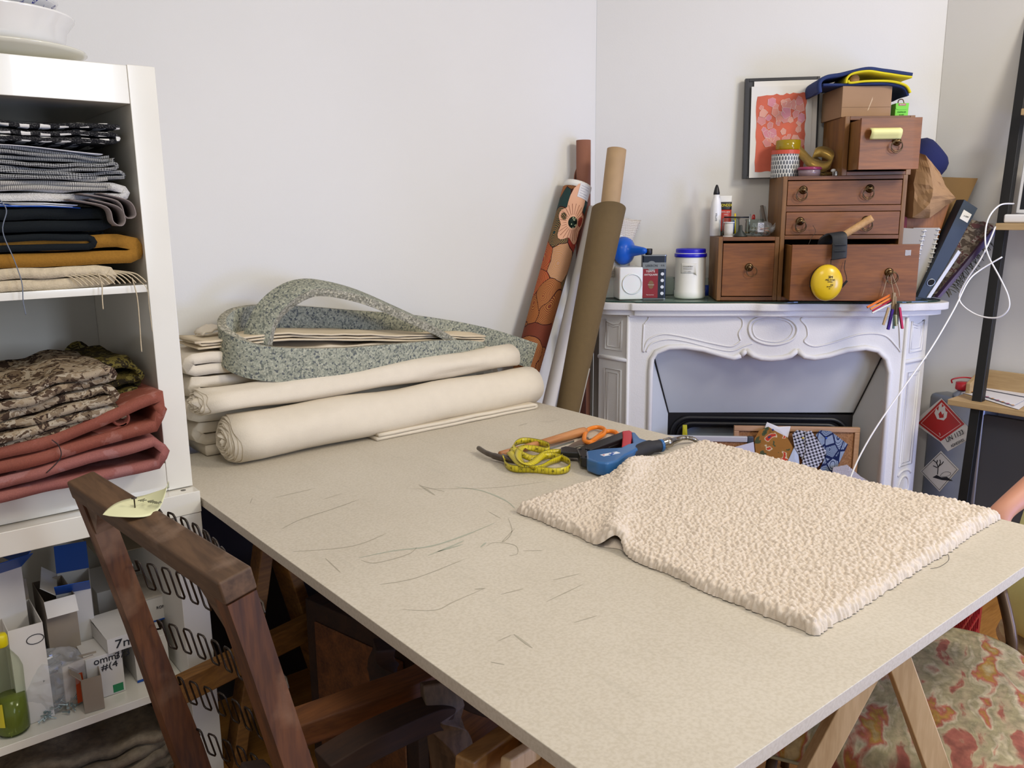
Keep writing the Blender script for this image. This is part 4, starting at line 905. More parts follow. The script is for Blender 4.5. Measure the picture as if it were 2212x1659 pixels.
# ============================================================ nubby cloth (the bouclé)
import numpy as np
def boucle():
    nx_, ny_ = 400, 400
    A, C, D, E = [np.array(q) for q in ((1.134, 1.372), (1.872, 1.432), (1.893, .655), (1.128, .632))]
    u, v = np.meshgrid(np.linspace(0, 1, nx_+1), np.linspace(0, 1, ny_+1), indexing='ij')   # u: left->right, v: near->far
    def bil(k): return (1-u)*(1-v)*E[k]+u*(1-v)*D[k]+u*v*C[k]+(1-u)*v*A[k]
    x, y = bil(0), bil(1)
    rs = np.random.RandomState(4)
    eu = np.minimum(u, 1-u)*.76; ev = np.minimum(v, 1-v)*.76; e = np.minimum(eu, ev)
    wob = .006*np.sin(x*31+1)*np.cos(y*23)+.004*np.sin(y*47+x*19)
    # ridge running across the far left corner
    p0, p1 = np.array([1.12, 1.075]), np.array([1.66, 1.50]); d = (p1-p0)/np.linalg.norm(p1-p0); nrm = np.array([-d[1], d[0]])
    dist = (x-p0[0])*nrm[0]+(y-p0[1])*nrm[1]; al = ((x-p0[0])*d[0]+(y-p0[1])*d[1])/np.linalg.norm(p1-p0)
    al = np.clip(al, 0, 1.0); amp = .022*np.exp(-(al/.13)**2)+.055*np.clip(al-.45, 0, 1)**1.2*1.5+.006
    wdt = .024+.022*al
    ridge = amp*np.exp(-(np.where(dist > 0, dist/.7, dist)/wdt)**2)
    swell = .004*np.exp(-((v-.12)/.05)**2)*np.clip(u*1.5, 0, 1)+.003*np.sin(x*9+y*7)
    th = .019; r = .017
    ee = np.clip(e/r, 0, 1); prof = np.sqrt(np.clip(1-(1-ee)**2, 0, 1))
    x = x-.035*np.exp(-((v-.565)/.035)**2)*0*u; x = x+.022*np.exp(-((y-1.075)/.03)**2)*np.clip(1-u*8, 0, 1); y = y+wob*.35*(1-ee); x = x+wob*.5*(1-ee)
    ztop = TZ+.0012+th*prof+ridge+swell*prof
    P3 = np.stack([x, y, ztop], -1)
    # nodules: nearest bump centres on a jittered lattice
    s = .0078; gx, gy = u*.76/s, v*.76/s; ix, iy = np.floor(gx).astype(int), np.floor(gy).astype(int); hgt = np.zeros_like(gx)
    jx = rs.rand(110, 110, 3)
    for a in (-1, 0, 1):
        for b in (-1, 0, 1):
            cx_, cy_ = ix+a, iy+b; j = jx[(cx_+5) % 110, (cy_+5) % 110]
            dd = (gx-(cx_-.05+1.1*j[..., 0]))**2+(gy-(cy_-.05+1.1*j[..., 1]))**2; rad = .40+.26*j[..., 2]
            hgt = np.maximum(hgt, np.sqrt(np.clip(rad**2-dd, 0, 1)))
    n = np.cross(np.gradient(P3, axis=0), np.gradient(P3, axis=1)); n /= np.linalg.norm(n, axis=-1, keepdims=True)+1e-9
    P3 = P3+n*(hgt*.0085)[..., None]
    P3[..., 2] = np.maximum(P3[..., 2], TZ+.0012)
    m = 60; ui = np.linspace(0, nx_, m+1).astype(int)
    V = P3.reshape(-1, 3); idx = np.arange((nx_+1)*(ny_+1)).reshape(nx_+1, ny_+1)
    F = np.stack([idx[:-1, :-1], idx[1:, :-1], idx[1:, 1:], idx[:-1, 1:]], -1).reshape(-1, 4)
    # underside
    low = np.stack([x, y, TZ+.0009+np.maximum(0, ridge-.010)*(ee > 0)], -1)[::5, ::5]; mm = low.shape[0]; V2 = low.reshape(-1, 3); o2 = len(V); id2 = np.arange(mm*mm).reshape(mm, mm)+o2
    F2 = np.stack([id2[:-1, :-1], id2[:-1, 1:], id2[1:, 1:], id2[1:, :-1]], -1).reshape(-1, 4)
    me = bpy.data.meshes.new('boucle_cloth'); org = np.array([1.13, .63, TZ])
    me.from_pydata((np.vstack([V, V2])-org).tolist(), [], np.vstack([F, F2]).tolist())
    for p in me.polygons: p.use_smooth = True
    o = bpy.data.objects.new('boucle_cloth', me); COL.objects.link(o); o.location = org.tolist()
    me.materials.append(plain('ivory_boucle', 'd5c7b5', .95, var=.06, vs=130, bmp=.5, bs=900, spec=.08, sheen=.1))
    props(o, 'folded ivory nubby boucle fabric spread on the work table', 'fabric'); return o
boucle()
t = thing('loose_yarn', 'tiny dark thread curl on the table beside the boucle fabric', 'yarn', P(2048, 1200, Z=TZ+.001))
obj('strand', tube(B(), [q-t.location for q in smoothpath([P(x, y, Z=TZ+.001) for x, y in ((2030, 1205), (2046, 1196), (2049, 1210), (2030, 1224), (2010, 1228))], 5)], .0004, 4), plain('dark_thread', '2a2220'), t)

# ============================================================ tools on the table
HWOOD = wood('hammer_handle_wood', '9a5f32', 'c98f5a', .4, 'x', 1.2)
def TP(x, y, z=TZ+.012): return P(x, y, Z=z)
hb = TP(1265, 932); ha = TP(1080, 984); t = thing('hammer', 'upholstery hammer with a wooden handle and curved dark steel head', 'hammer', ha, math.atan2(hb.y-ha.y, hb.x-ha.x))
LH = (hb-ha).length
bm = B(); rr = []
for k, (x, r1, r2) in enumerate(((0, .008, .010), (.04, .0085, .010), (LH*.45, .0095, .0105), (LH*.7, .0125, .0120), (LH*.93, .0145, .0135), (LH*.985, .0135, .0125), (LH, .009, .009))):
    rr.append([Vector((x, r1*math.cos(a*PI/8), r2*math.sin(a*PI/8)+.002)) for a in range(16)])
rings(bm, rr); obj('handle', bm, HWOOD, t, smooth=True)
Mi = Matrix.Rotation(-t.rotation_euler.z, 4, 'Z') @ Matrix.Translation(-ha)
hp = [Mi @ TP(x, y, TZ+z) for x, y, z in ((1034, 968, .014), (1050, 978, .015), (1068, 985, .015), (1085, 990, .014), (1105, 995, .013), (1125, 998, .011))]
obj('head', tube(B(), smoothpath(hp, 5), [.0068]*6+[.0075]*4+[.009]*8+[.0075]*5+[.005]*3, 10), plain('dark_forged_steel', '5d544c', .35, .8, var=.15, vs=60), t, smooth=True)
# tape measure
t = thing('tape_measure', 'tangled yellow tailor tape measure with a metal end', 'tape measure', TP(1155, 995, TZ))
def tape_mat():
    m, nt, b = _mat('yellow_tape'); b.inputs['Roughness'].default_value = .35
    uv = nt.nodes.new('ShaderNodeUVMap'); sep = nt.nodes.new('ShaderNodeSeparateXYZ'); nt.links.new(uv.outputs[0], sep.inputs[0])
    f = math_(nt, 'FRACT', math_(nt, 'MULTIPLY', sep.outputs[0], 100)); big = math_(nt, 'LESS_THAN', f, .09)
    g = math_(nt, 'FRACT', math_(nt, 'MULTIPLY', sep.outputs[0], 400)); small = math_(nt, 'MULTIPLY', math_(nt, 'LESS_THAN', g, .28), math_(nt, 'GREATER_THAN', math_(nt, 'ABSOLUTE', math_(nt, 'SUBTRACT', sep.outputs[1], .5)), .34))
    edge = math_(nt, 'GREATER_THAN', math_(nt, 'ABSOLUTE', math_(nt, 'SUBTRACT', sep.outputs[1], .5)), .47)
    k = math_(nt, 'MAXIMUM', math_(nt, 'MAXIMUM', big, small), edge)
    nt.links.new(mixc(nt, k, 'c9b81d', '35300c'), b.inputs['Base Color']); return m
TAPE = tape_mat()
tpx = [(1092, 984, .020, .2), (1090, 1000, .012, .9), (1108, 1012, .011, 1), (1150, 1014, .011, 1), (1200, 1018, .011, 1), (1228, 1012, .011, 1), (1228, 996, .012, 1), (1190, 984, .014, .9), (1150, 990, .018, .5), (1112, 972, .026, .3), (1108, 962, .026, .6),
       (1130, 952, .022, 1), (1165, 956, .020, 1), (1186, 964, .018, 1), (1182, 974, .016, .9), (1150, 968, .018, .5), (1128, 966, .024, .2), (1120, 985, .030, .2), (1135, 1004, .024, .3), (1165, 1010, .016, .7), (1190, 998, .014, .8), (1214, 988, .013, 1), (1216, 978, .013, 1), (1180, 980, .020, .6), (1150, 1000, .024, .3), (1125, 1002, .024, .3), (1100, 975, .028, .3)]
pts = []; ws = []
raw = smoothpath([Vector(TP(x, y, TZ+z+.001)) for x, y, z, k in tpx], 7); kk = smoothpath([(k, 0, 0) for x, y, z, k in tpx], 7)
to = t.location; me_v = []; dist = 0; bm = B(); uvl = bm.loops.layers.uv.new('UVMap'); prev = None; frames = []
for i, p in enumerate(raw):
    a = raw[max(0, i-1)]; b_ = raw[min(len(raw)-1, i+1)]; tt = (b_-a).normalized(); side = tt.cross(Vector((0, 0, 1))).normalized(); k = max(0, min(1, kk[i].x))
    w_ = (Vector((0, 0, 1))*k+side*(1-k)*.9); w_ = (w_-tt*w_.dot(tt)).normalized()*.0095
    if i: dist += (p-raw[i-1]).length
    p2 = Vector((p.x, p.y, max(p.z, TZ+.0015+abs(w_.z)))); row = (bm.verts.new(p2-w_-to), bm.verts.new(p2+w_-to)); frames.append((p2-to, tt, w_.normalized(), dist))
    if prev:
        f = bm.faces.new((prev[0][0], row[0], row[1], prev[0][1]))
        for l, uvv in zip(f.loops, ((prev[1], 0), (dist, 0), (dist, 1), (prev[1], 1))): l[uvl].uv = uvv
    prev = (row, dist)
o = obj('ribbon', bm, TAPE, t, smooth=True, keep=True); sm = o.modifiers.new('th', 'SOLIDIFY'); sm.thickness = .0006; sm.offset = 0
TI = plain('tape_ink', '2b2608', .6); nxt = 0; num = 10
for p, tt, w_, ds in frames:
    if ds < nxt: continue
    nxt = ds+.026; nn = tt.cross(w_).normalized(); tow = (EYE-(p+to)).normalized()
    x_ = tt
    if nn.dot(tow) < 0: nn = -nn; x_ = -tt
    num += 1
    if num > 38: break
    tx = text(o, str(num), .008, (0, 0, 0), (0, 0, 0), TI, name='number', depth=.0002)
    tx.matrix_local = Matrix.Translation(p+nn*.0006) @ Matrix((x_, nn.cross(x_), nn)).transposed().to_4x4()
q0, _, w0_, _ = frames[0]
bm = B(); bar(bm, q0-w0_*.010+Vector((0, 0, .001)), q0+w0_*.010+Vector((0, 0, .001)), .010, .0016); obj('metal_end', bm, STEEL, t)
# scissors
so = TP(1272, 950, TZ); t = thing('scissors', 'orange handled fabric scissors lying behind the staple gun', 'scissors', so)
OR_ = plain('orange_plastic', 'e07e1c', .35)
def loop(pts, r, z=.008, m=OR_):
    q = smoothpath([TP(x, y, TZ+z)-so for x, y in pts], 6, True); bm = B(); tube(bm, q, r, 10, closed=True); return obj('handle', bm, m, t, smooth=True)
loop([(1262, 950), (1268, 930), (1288, 923), (1305, 927), (1304, 938), (1290, 946), (1275, 955)], .0065, .011)
loop([(1275, 958), (1290, 944), (1310, 932), (1330, 934), (1334, 944), (1318, 953), (1300, 957)], .0065, .008)
def blade(pts, z, name, m=STEEL, h=.0022):
    q = [TP(x, y, TZ+z)-so for x, y in pts]; return obj(name, prism(B(), [(a.x, a.y) for a in q], z, z+h, 'xy'), m, t)
blade([(1278, 948), (1285, 957), (1245, 966), (1205, 977), (1235, 962)], .003, 'blade'); blade([(1270, 945), (1276, 955), (1240, 968), (1212, 974), (1240, 957)], .0056, 'blade')
obj('pivot_screw', lathe(B(), [(0, .0085), (.004, .0085), (.004, .0055), (0, .0055)], 12, Matrix.Translation(TP(1262, 957, TZ)-so)), STEEL, t)
t = thing('steel_ruler', 'short steel bar lying behind the tape measure and scissors', 'steel bar', TP(1180, 972, TZ))
obj('bar', bar(B(), (0, 0, .004), TP(1238, 955, TZ)-t.location+Vector((0, 0, .004)), .010, .006), STEEL, t, bev=.001)
# staple gun
sg_o = TP(1300, 990, TZ); t = thing('staple_gun', 'blue pneumatic staple gun with black grip and red latch', 'staple gun', sg_o)
BLU = plain('blue_tool_enamel', '2a5f94', .32, coat=.2); REDP = plain('red_plastic', 'b3202b', .35); BLK = plain('black_tool_metal', '1b1b1d', .35)
def slab_(name, pts, z0, z1, m, bevw=.003):
    q = [TP(x, y, TZ+z1)-sg_o for x, y in pts]; return obj(name, prism(B(), [(a.x, a.y) for a in q], z0, z1, 'xy'), m, t, bev=bevw)
slab_('body', [(1266, 973), (1300, 968), (1340, 966), (1356, 958), (1374, 955), (1378, 968), (1352, 981), (1335, 994), (1312, 1000), (1290, 998), (1268, 990)], .004, .040, BLU, .006)
slab_('nose_plate', [(1246, 968), (1268, 966), (1270, 990), (1254, 988)], .008, .034, BLK); slab_('nose', [(1211, 966), (1222, 963), (1250, 968), (1252, 978), (1211, 976)], .012, .028, BLK)
slab_('magazine', [(1252, 966), (1346, 931), (1362, 934), (1362, 941), (1276, 971)], .010, .030, BLK); slab_('magazine_cover', [(1290, 966), (1342, 944), (1344, 955), (1318, 965)], .006, .020, plain('dark_steel_rail', '2c2a2c', .3, .6))
slab_('latch', [(1344, 931), (1360, 929), (1368, 934), (1366, 942), (1362, 962), (1343, 964), (1345, 942)], .008, .034, REDP)
slab_('rear_housing', [(1364, 933), (1372, 934), (1382, 946), (1405, 953), (1400, 962), (1368, 962)], .008, .036, BLU)
g = smoothpath([TP(x, y, TZ+.022)-sg_o for x, y in ((1358, 985), (1380, 975), (1400, 967), (1425, 963))], 5); obj('grip', tube(B(), g, [.014]*2+[.018]*4+[.020]*6+[.017]*4, 14), plain('black_rubber', '26262a', .7), t, smooth=True)
obj('blue_ring', tube(B(), [g[-1], g[-1]+(g[-1]-g[-3]).normalized()*.008], .018, 16), BLU, t, smooth=True)
cq = [TP(x, y, TZ+.021)-sg_o for x, y in ((1428, 961), (1436, 958), (1437, 958), (1447, 955), (1448, 955), (1462, 950), (1474, 946), (1482, 946))]
obj('air_coupling', tube(B(), cq, [.012, .012, .0145, .0145, .010, .009, .007, .006], 14), plain('nickel_coupling', 'a49f94', .22, 1), t, smooth=True)
cp = TP(1338, 984, TZ+.0405)-sg_o
hose = [TP(1482, 946, TZ+.021)-sg_o, TP(1497, 948, TZ+.014)-sg_o, TP(1508, 956, TZ+.006)-sg_o, TP(1530, 975, TZ+.0055)-sg_o]
obj('spring_guard', tube(B(), smoothpath(hose, 6), [.0068 if k % 2 else .0058 for k in range(19)], 8), plain('nickel_coupling', ''), t, smooth=True)
lab = obj('label', bar(B(), TP(1300, 984, TZ+.0402)-sg_o, TP(1336, 977, TZ+.0402)-sg_o, .016, .0006), plain('white_label', 'd9dbde', .5), t)
tx = text(lab, 'BeA', .014, TP(1322, 980, TZ+.0407)-sg_o, (0, 0, math.radians(22)), plain('label_blue', '2553a0', .5)); 
obj('label_mark', lathe(B(), [(0, .0407), (.003, .0407), (.003, .0409), (0, .0409)], 10, Matrix.Translation(Vector(((TP(1304, 983, TZ+.0402)-sg_o).x, (TP(1304, 983, TZ+.0402)-sg_o).y, 0)))), REDP, lab)
for x, y in ((1254, 971), (1266, 971), (1255, 986), (1266, 987)):
    q = TP(x, y, TZ+.034)-sg_o; obj('bolt', lathe(B(), [(0, .0365), (.003, .0365), (.003, .0335), (0, .0335)], 8, Matrix.Translation((q.x, q.y, 0))), BLK, t)
# ============================================================ on the mantel (B frame: x right along the chimney wall, y towards the wall)
def L(px, py, v, o=(0, 0, 0)):
    q = P(px, py, v=v)-O0; return Vector((q.dot(UU)-o[0], -v+o[1], q.z-o[2]))     # o = (u, v, z) of the thing's base
CHW = wood('chest_wood', '532e12', '804c1f', .5, 'x', 1.6, coat=.03, blotch='6d3f26')
CHD = wood('chest_drawer_wood', '5f3412', '8b5320', .5, 'x', 1.2, coat=.03)
CHS = wood('chest_side_wood', '603c16', '885c28', .5, 'z', 1.6, coat=.03, blotch='a88764')
BRASS = plain('aged_brass', '6d5a40', .32, 1, var=.2, vs=80)
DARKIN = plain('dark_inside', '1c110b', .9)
def ring_pull(parent, x, y, z, swing=0.0, double=True):
    bm = B(); M = Matrix.Translation((x, y, z)) @ Matrix.Rotation(PI/2, 4, 'X')
    h = obj('ring_pull', lathe(bm, [(0, 0), (.0145, 0), (.0155, .002), (.011, .004), (.008, .005), (.0075, .009), (.0085, .014), (.006, .019), (0, .020)], 22, M), BRASS, parent, smooth=True)
    for k in range(2 if double else 1):
        r = .0190+.001*k; c = Vector((x+swing*(.010+.004*k), y-.013-.004*k, z-.015-.005*k)); a = .12+.15*k
        bm = B(); tube(bm, [c+Vector((r*math.cos(t*PI/12)+swing*.003, -.004*math.sin(t*PI/12)*a*4, r*math.sin(t*PI/12))) for t in range(24)], .0016, 6, closed=True); obj('ring', bm, BRASS, h, smooth=True)
def cabinet(name, label, u0, u1, vf, z0, z1, openings, side=.016, topt=.014, yaw=0):
    t = thingB(name, label, 'chest of drawers' if len(openings) > 1 else 'drawer box', u0, vf, z0, yaw); w_ = u1-u0; h_ = z1-z0; d = vf-.015-(.02 if yaw else 0)
    def part(n, *a, m=CHW): return obj(n, box(B(), *a), m, t, bev=.0012)
    part('side_panel', 0, side, 0, d, 0, h_, m=CHS); part('side_panel', w_-side, w_, 0, d, 0, h_, m=CHS)
    part('top_panel', side+.0002, w_-side-.0002, 0, d, h_-topt, h_); part('bottom_panel', side+.0002, w_-side-.0002, 0, d, 0, topt)
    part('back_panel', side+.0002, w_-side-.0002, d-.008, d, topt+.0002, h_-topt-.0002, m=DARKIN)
    return t, w_, h_, side, d
def drawer(t, x0, x1, z0, z1, pull=0.0, depth=.22, knobs=(), skew=0, label=None, dbl=True):
    """a drawer box; pull is how far it stands out of the chest"""
    f = obj('drawer', box(B(), x0+.0015, x1-.0015, -pull, -pull+.014, z0+.0015, z1-.0015), CHD, t, bev=.0012)
    if pull > .01:
        for a, b2 in ((x0+.003, x0+.013), (x1-.013, x1-.003)): obj('drawer_side', box(B(), a, b2, -pull+.0142, -pull+depth, z0+.004, z1-.006), CHS, f)
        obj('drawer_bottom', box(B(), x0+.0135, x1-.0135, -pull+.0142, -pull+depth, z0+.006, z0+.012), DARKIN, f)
    for (kx, kz, sw) in knobs: ring_pull(f, kx, -pull-.0005, kz, sw, dbl)
    return f
zT = ZT+.0005
# small box left
sb, w_, h_, sd, d = cabinet('drawer_box', 'small wooden one-drawer box at the left of the drawer stack', .473, .700, .268, zT, 1.322, [1])
drawer(sb, .017, .212, .016, h_-.022, knobs=((.118, .128, .7),), dbl=False)
# middle chest
mc, w2_, h2_, sd, d2 = cabinet('chest_of_drawers', 'wooden chest with two shut drawers and a wide pulled-out bottom drawer', .7015, 1.150, .27, zT, 1.545, [1, 2, 3])
for a, b2 in ((1.312-zT, 1.327-zT), (1.415-zT, 1.4365-zT)): obj('rail', box(B(), .0162, w2_-.0162, 0, .2, a, b2), CHW, mc, bev=.0012)
drawer(mc, .0165, w2_-.0165, 1.437-zT, h2_-.016, knobs=((.075, .415, -.5), (.315, .417, -.5)))
drawer(mc, .0165, w2_-.0165, 1.3275-zT, 1.4145-zT, knobs=((.070, .300, 0), (.310, .302, .0)))
lo = thingB('drawer', 'wide wooden drawer pulled out of the chest, ear defenders hanging on it', 'drawer', .722, .385, ZT+.012, yaw=-.035)
def bx(n, *a, m=CHW): return obj(n, box(B(), *a), m, lo, bev=.0015)
fz = .205
bx('drawer_front', 0, .445, 0, .014, 0, fz, m=CHD); bx('drawer_side', .002, .012, .0142, .33, 0, fz-.004, m=CHS); bx('drawer_side', .386, .396, .0142, .33, 0, fz-.004, m=CHS)
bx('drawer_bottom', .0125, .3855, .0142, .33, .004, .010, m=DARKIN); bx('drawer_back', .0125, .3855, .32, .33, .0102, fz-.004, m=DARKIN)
ring_pull(lo, .345, -.0005, .105, .5); obj('clear_tape', sheet(B(), lambda u, v: Vector((.395+.02*u, -.0012, .165+.02*v+.003*nz(u*5, v*5))), 4, 4, .0004), film('tape_film', .35), lo)
del_ = None
# top box
tb_, w3_, h3_, sd, d3 = cabinet('drawer_box', 'wooden one-drawer box on top, its drawer open, yellow notes on the front', .912, 1.166, .268, 1.5455, 1.757, [1], side=.018, yaw=.07)
drawer(tb_, .019, .236, .014, h3_-.016, pull=.105, depth=.22, knobs=((.150, .112, -.3),))
np_ = thingB('sticky_notes', 'pad of pale yellow sticky notes curling on the top drawer front', 'sticky notes', .968, .3765, 1.66, yaw=.07)
for k in range(3):
    obj('note', sheet(B(), lambda u, v, k=k: Vector((.108*u-.001*k, -.0012-.0006*k-.020*math.sin(PI*v*.9)*(1+.1*k), .040-.036*v+.006*math.sin(PI*v)+.002*k)), 8, 12, .0003), plain('sticky_yellow', 'e6e39a', .75), np_, smooth=True)
# ---- on the small box
z1 = 1.3225
def onB(name, label, cat, u, v, z, **k): return thingB(name, label, cat, u, v, z, **k)
WPL = plain('white_plastic', 'e4e3df', .35)
t = onB('glue_bottle', 'white glue bottle with a black pointed nozzle on the small box', 'bottle', .478, .125, z1)
obj('body', lathe(B(), [(0, .0), (.019, 0), (.021, .004), (.021, .10), (.020, .120), (.016, .142), (.012, .152), (.012, .162), (0, .162)], 24), WPL, t, smooth=True)
obj('nozzle', lathe(B(), [(0, .162), (.0125, .162), (.0125, .168), (.008, .188), (.004, .198), (.002, .200), (0, .200)], 20), BLACKM, t, smooth=True)
text(t, 'EXTRA', .010, (.0, -.0215, .075), (PI/2, -PI/2, 0), plain('grey_print', '77787c', .6))
t = onB('glue_tube', 'black, red and white squeeze tube with yellow lettering behind the jars', 'tube', .522, .075, z1, yaw=.05)
def tubebody(z0, z1_, m, name, w0=.0245): return obj(name, loft_tube(z0, z1_, w0), m, t, smooth=True)
def loft_tube(z0, z1_, w0):
    rr = []
    for k in range(9):
        z = z0+(z1_-z0)*k/8; f = z/.155; dy = .016*(1-f)+.0015; rr.append([Vector(((w0)*math.cos(a*PI/10), dy*math.sin(a*PI/10), z)) for a in range(20)])
    bm = B(); rings(bm, rr); return bm
tubebody(.0, .018, BLACKM, 'cap', .017); tubebody(.018, .103, plain('red_label', 'b93a2c', .4), 'red_panel'); tubebody(.103, .133, BLACKM, 'black_panel'); tubebody(.133, .158, WPL, 'crimp')
text(t, 'BONDEX', .0155, (0, -.0055, .120), (PI/2-.08, 0, 0), plain('yellow_letters', 'e2d01f', .5), depth=.0015, wscale=.78)
text(t, "PATE A BOIS", .006, (0, -.0078, .094), (PI/2-.1, 0, 0), WHITE, depth=.001); text(t, "chene", .006, (0, -.0086, .084), (PI/2-.1, 0, 0), WHITE, depth=.001)
GL = glass('jar_glass', (.90, .94, .93), .03)
def jar(label, u, v, z, r, h, extra=None, m=GL):
    t = onB('glass_jar', label, 'jar', u, v, z)
    obj('glass', lathe(B(), [(0, .003), (r*.9, .0), (r, .006), (r, h*.75), (r*.96, h*.85), (r*1.02, h*.93), (r*1.04, h), (r*.97, h), (r*.93, h*.86), (r*.95, h*.75), (r*.95, .008), (0, .006)], 30, cap=False), m, t, smooth=True); return t
jar('clear glass jar holding pens and small tools behind the thread spool', .535, .145, z1, .034, .070)
tj = jar('clear glass jar with a white and blue round sticker on the small box', .626, .150, z1, .036, .066)
lb = obj('sticker', box(B(), .006, .029, -.0385, -.0375, .016, .052), plain('sticker_white', 'dddde6', .5), tj)
obj('sticker_ring', tube(B(), [(.0175+.0075*math.cos(a*PI/10), -.0388, .041+.0075*math.sin(a*PI/10)) for a in range(20)], .0007, 5, closed=True), plain('sticker_blue', '4a5f9c', .5), lb); text(lb, 'I', .010, (.0175, -.0388, .041), FR, plain('sticker_blue', ''))
text(lb, 'verre', .006, (.0175, -.0388, .026), FR, plain('sticker_blue', ''))
def stick(name, label, cat, a, b_, r, m, part='stick'):
    a, b_ = Vector(a), Vector(b_); t = thing(name, label, cat, a); obj(part, tube(B(), [Vector((0, 0, 0)), b_-a], r, 8), m, t, smooth=True); return t
def bwp(u, v, z): return BW(u, v, z)
stick('pen', 'yellow pen leaning in the jar behind the thread spool', 'pen', bwp(.552, .15, z1+.01), bwp(.530+.03, .155, z1+.088)+UU*(-.012), .0035, plain('yellow_pen', 'd6b822', .4), 'barrel')
stick('pen', 'black marker pen lying across the left glass jar', 'pen', bwp(.505, .16, z1+.074), bwp(.60, .17, z1+.073), .003, BLACKM, 'barrel')
stick('pen', 'blue pen standing in the left glass jar', 'pen', bwp(.545, .145, z1+.01), bwp(.545, .155, z1+.060), .004, plain('blue_pen', '2b4f9a', .4), 'barrel')
stick('scissors', 'small steel snips with upright loops in the stickered jar', 'scissors', bwp(.605, .15, z1+.01), bwp(.606, .15, z1+.085), .003, STEEL, 'blade')
t = thing('clip', 'red clip on the rim of the stickered jar', 'clip', bwp(.618, .14, z1+.066)); obj('clip', tube(B(), smoothpath([(0, 0, 0), (.003, 0, .013), (.012, .0, .014), (.014, 0, .0), (.006, 0, .004)], 5, True), .0028, 6, closed=True), plain('red_clip', 'b8322c', .4), t, smooth=True)
t = thing('paper_strips', 'coloured paper scraps filling the stickered glass jar', 'scraps', bwp(.626, .150, z1+.009)); t['kind'] = 'stuff'
bm = B(); rr_ = random.Random(8)
for k in range(26):
    M = Matrix.Translation((rr_.gauss(0, .010), rr_.gauss(0, .010), .004+rr_.random()*.020)) @ Matrix.Rotation(rr_.random()*6, 4, 'Z') @ Matrix.Rotation(rr_.random()*3, 4, 'X'); box(bm, -.010, .010, -.002, .002, 0, .001, M)
obj('scraps', bm, [plain('scrap_straw', 'a28d5a', .8)], t)
t = onB('thread_spool', 'white thread spool standing in front of the left jar', 'spool', .520, .195, z1)
obj('spool', lathe(B(), [(0, 0), (.021, 0), (.021, .003), (.009, .004), (.009, .051), (.021, .053), (.021, .056), (0, .056)], 24), WPL, t, smooth=False)
obj('thread', lathe(B(), [(.009, .0045), (.017, .0045), (.0175, .020), (.0175, .040), (.017, .0515), (.009, .0515)], 24), tex('white_thread', 'wave', 240, [(.3, 'c9c5ba'), (.7, 'e2dfd6')], dir='Z', bmp=.5), t, smooth=True)
t = onB('rubber_cone', 'small dark green black cone standing beside the thread spool', 'cone', .562, .215, z1)
obj('cone', lathe(B(), [(0, 0), (.026, 0), (.026, .003), (.007, .024), (.006, .042), (.005, .044), (0, .044)], 22), plain('dark_green_rubber', '262c27', .5), t, smooth=True)
t = stick('putty_knife', 'grey brown wooden stick leaning up behind the plastic bag', 'stick', bwp(.688, .10, z1+.002), bwp(.658, .105, z1+.118), .0065, plain('grey_stick', '6a5f55', .6), 'handle')
t = onB('spatula', 'translucent grey plastic scraper blade leaning beside the stick', 'scraper', .668, .07, z1)
obj('blade', prism(B(), [(0, 0), (.035, 0), (.014, .115), (-.006, .120), (-.010, .10)], -.001, .001, 'xz'), film('grey_film', .55, 'a8a8a4'), t)
t = onB('plastic_bag', 'small clear bag of orange and green bits on the small box', 'plastic bag', .682, .16, z1)
obj('film', crumple(.085, .07, .055, 9), FILM, t, smooth=False, loc=(-.028, 0, 0)); 
obj('tail', sheet(B(), lambda u, v: Vector((-.0+.035*u, .01*nz(u*4, v*4)-.01, .022+.03*u+.03*(v-.5)*(.4+u))), 8, 6, .0004), FILM, t, smooth=True)
t2 = thing('loose_bits', 'orange, green and white bits inside the small clear bag', 'bits', bwp(.655, .16, z1+.003)); t2['kind'] = 'stuff'
bm = B()
for k in range(50):
    M = Matrix.Translation((rr_.gauss(0, .017), rr_.gauss(0, .012), .006+rr_.random()*.026)) @ Matrix.Rotation(rr_.random()*6, 4, 'Z') @ Matrix.Rotation(rr_.random()*3, 4, 'X'); box(bm, -.006, .006, -.002, .002, -.001, .001, M, mi=k % 4)
obj('bits', bm, [plain('bit_orange', 'c98552', .6), plain('bit_orange', ''), plain('bit_green', '9db28c', .6), plain('bit_white', 'd8d4cc', .6)], t2)
# ---- left part of the mantel
JM = film('milky_plastic', .93, 'e9e7e1'); JM.node_tree.nodes['Principled BSDF'].inputs['Subsurface Weight'].default_value = .2
t = onB('jug', 'milky plastic glue dispenser with a large round blue spout cap', 'dispenser', .098, .245, zT, yaw=.2)
o = (.092, .245, zT)
obj('tank', box(B(), 0, .098, 0, .175, 0, .128), JM, t, bev=.006); 
obj('liquid', box(B(), .003, .095, .003, .172, .003, .045), plain('pinkish_liquid', 'b7a196', .4), t, bev=.003)
bm = B(); pl = [(-.034, 0), (-.034, .20)]+[(.016-.050*math.cos(k*PI/10), .20+.052*math.sin(k*PI/10)) for k in range(1, 10)]+[(.066, .20), (.066, 0)]
prism(bm, [(-.178+a*1.0+.178, b_) for a, b_ in pl], .10, .172, 'xz'); obj('neck', bm, JM, t)
obj('round_boss', lathe(B(), [(.040, .0), (.041, .003), (.037, .0035), (.036, .0005)], 36, Matrix.Translation((.052, -.0002, .062)) @ Matrix.Rotation(PI/2, 4, 'X'), cap=False), JM, t, smooth=True)
ax = (Vector((.62, -.78, .02))).normalized()
Mc = Matrix.Translation((.028, .095, .188)) @ ax.to_track_quat('Z', 'Y').to_matrix().to_4x4()
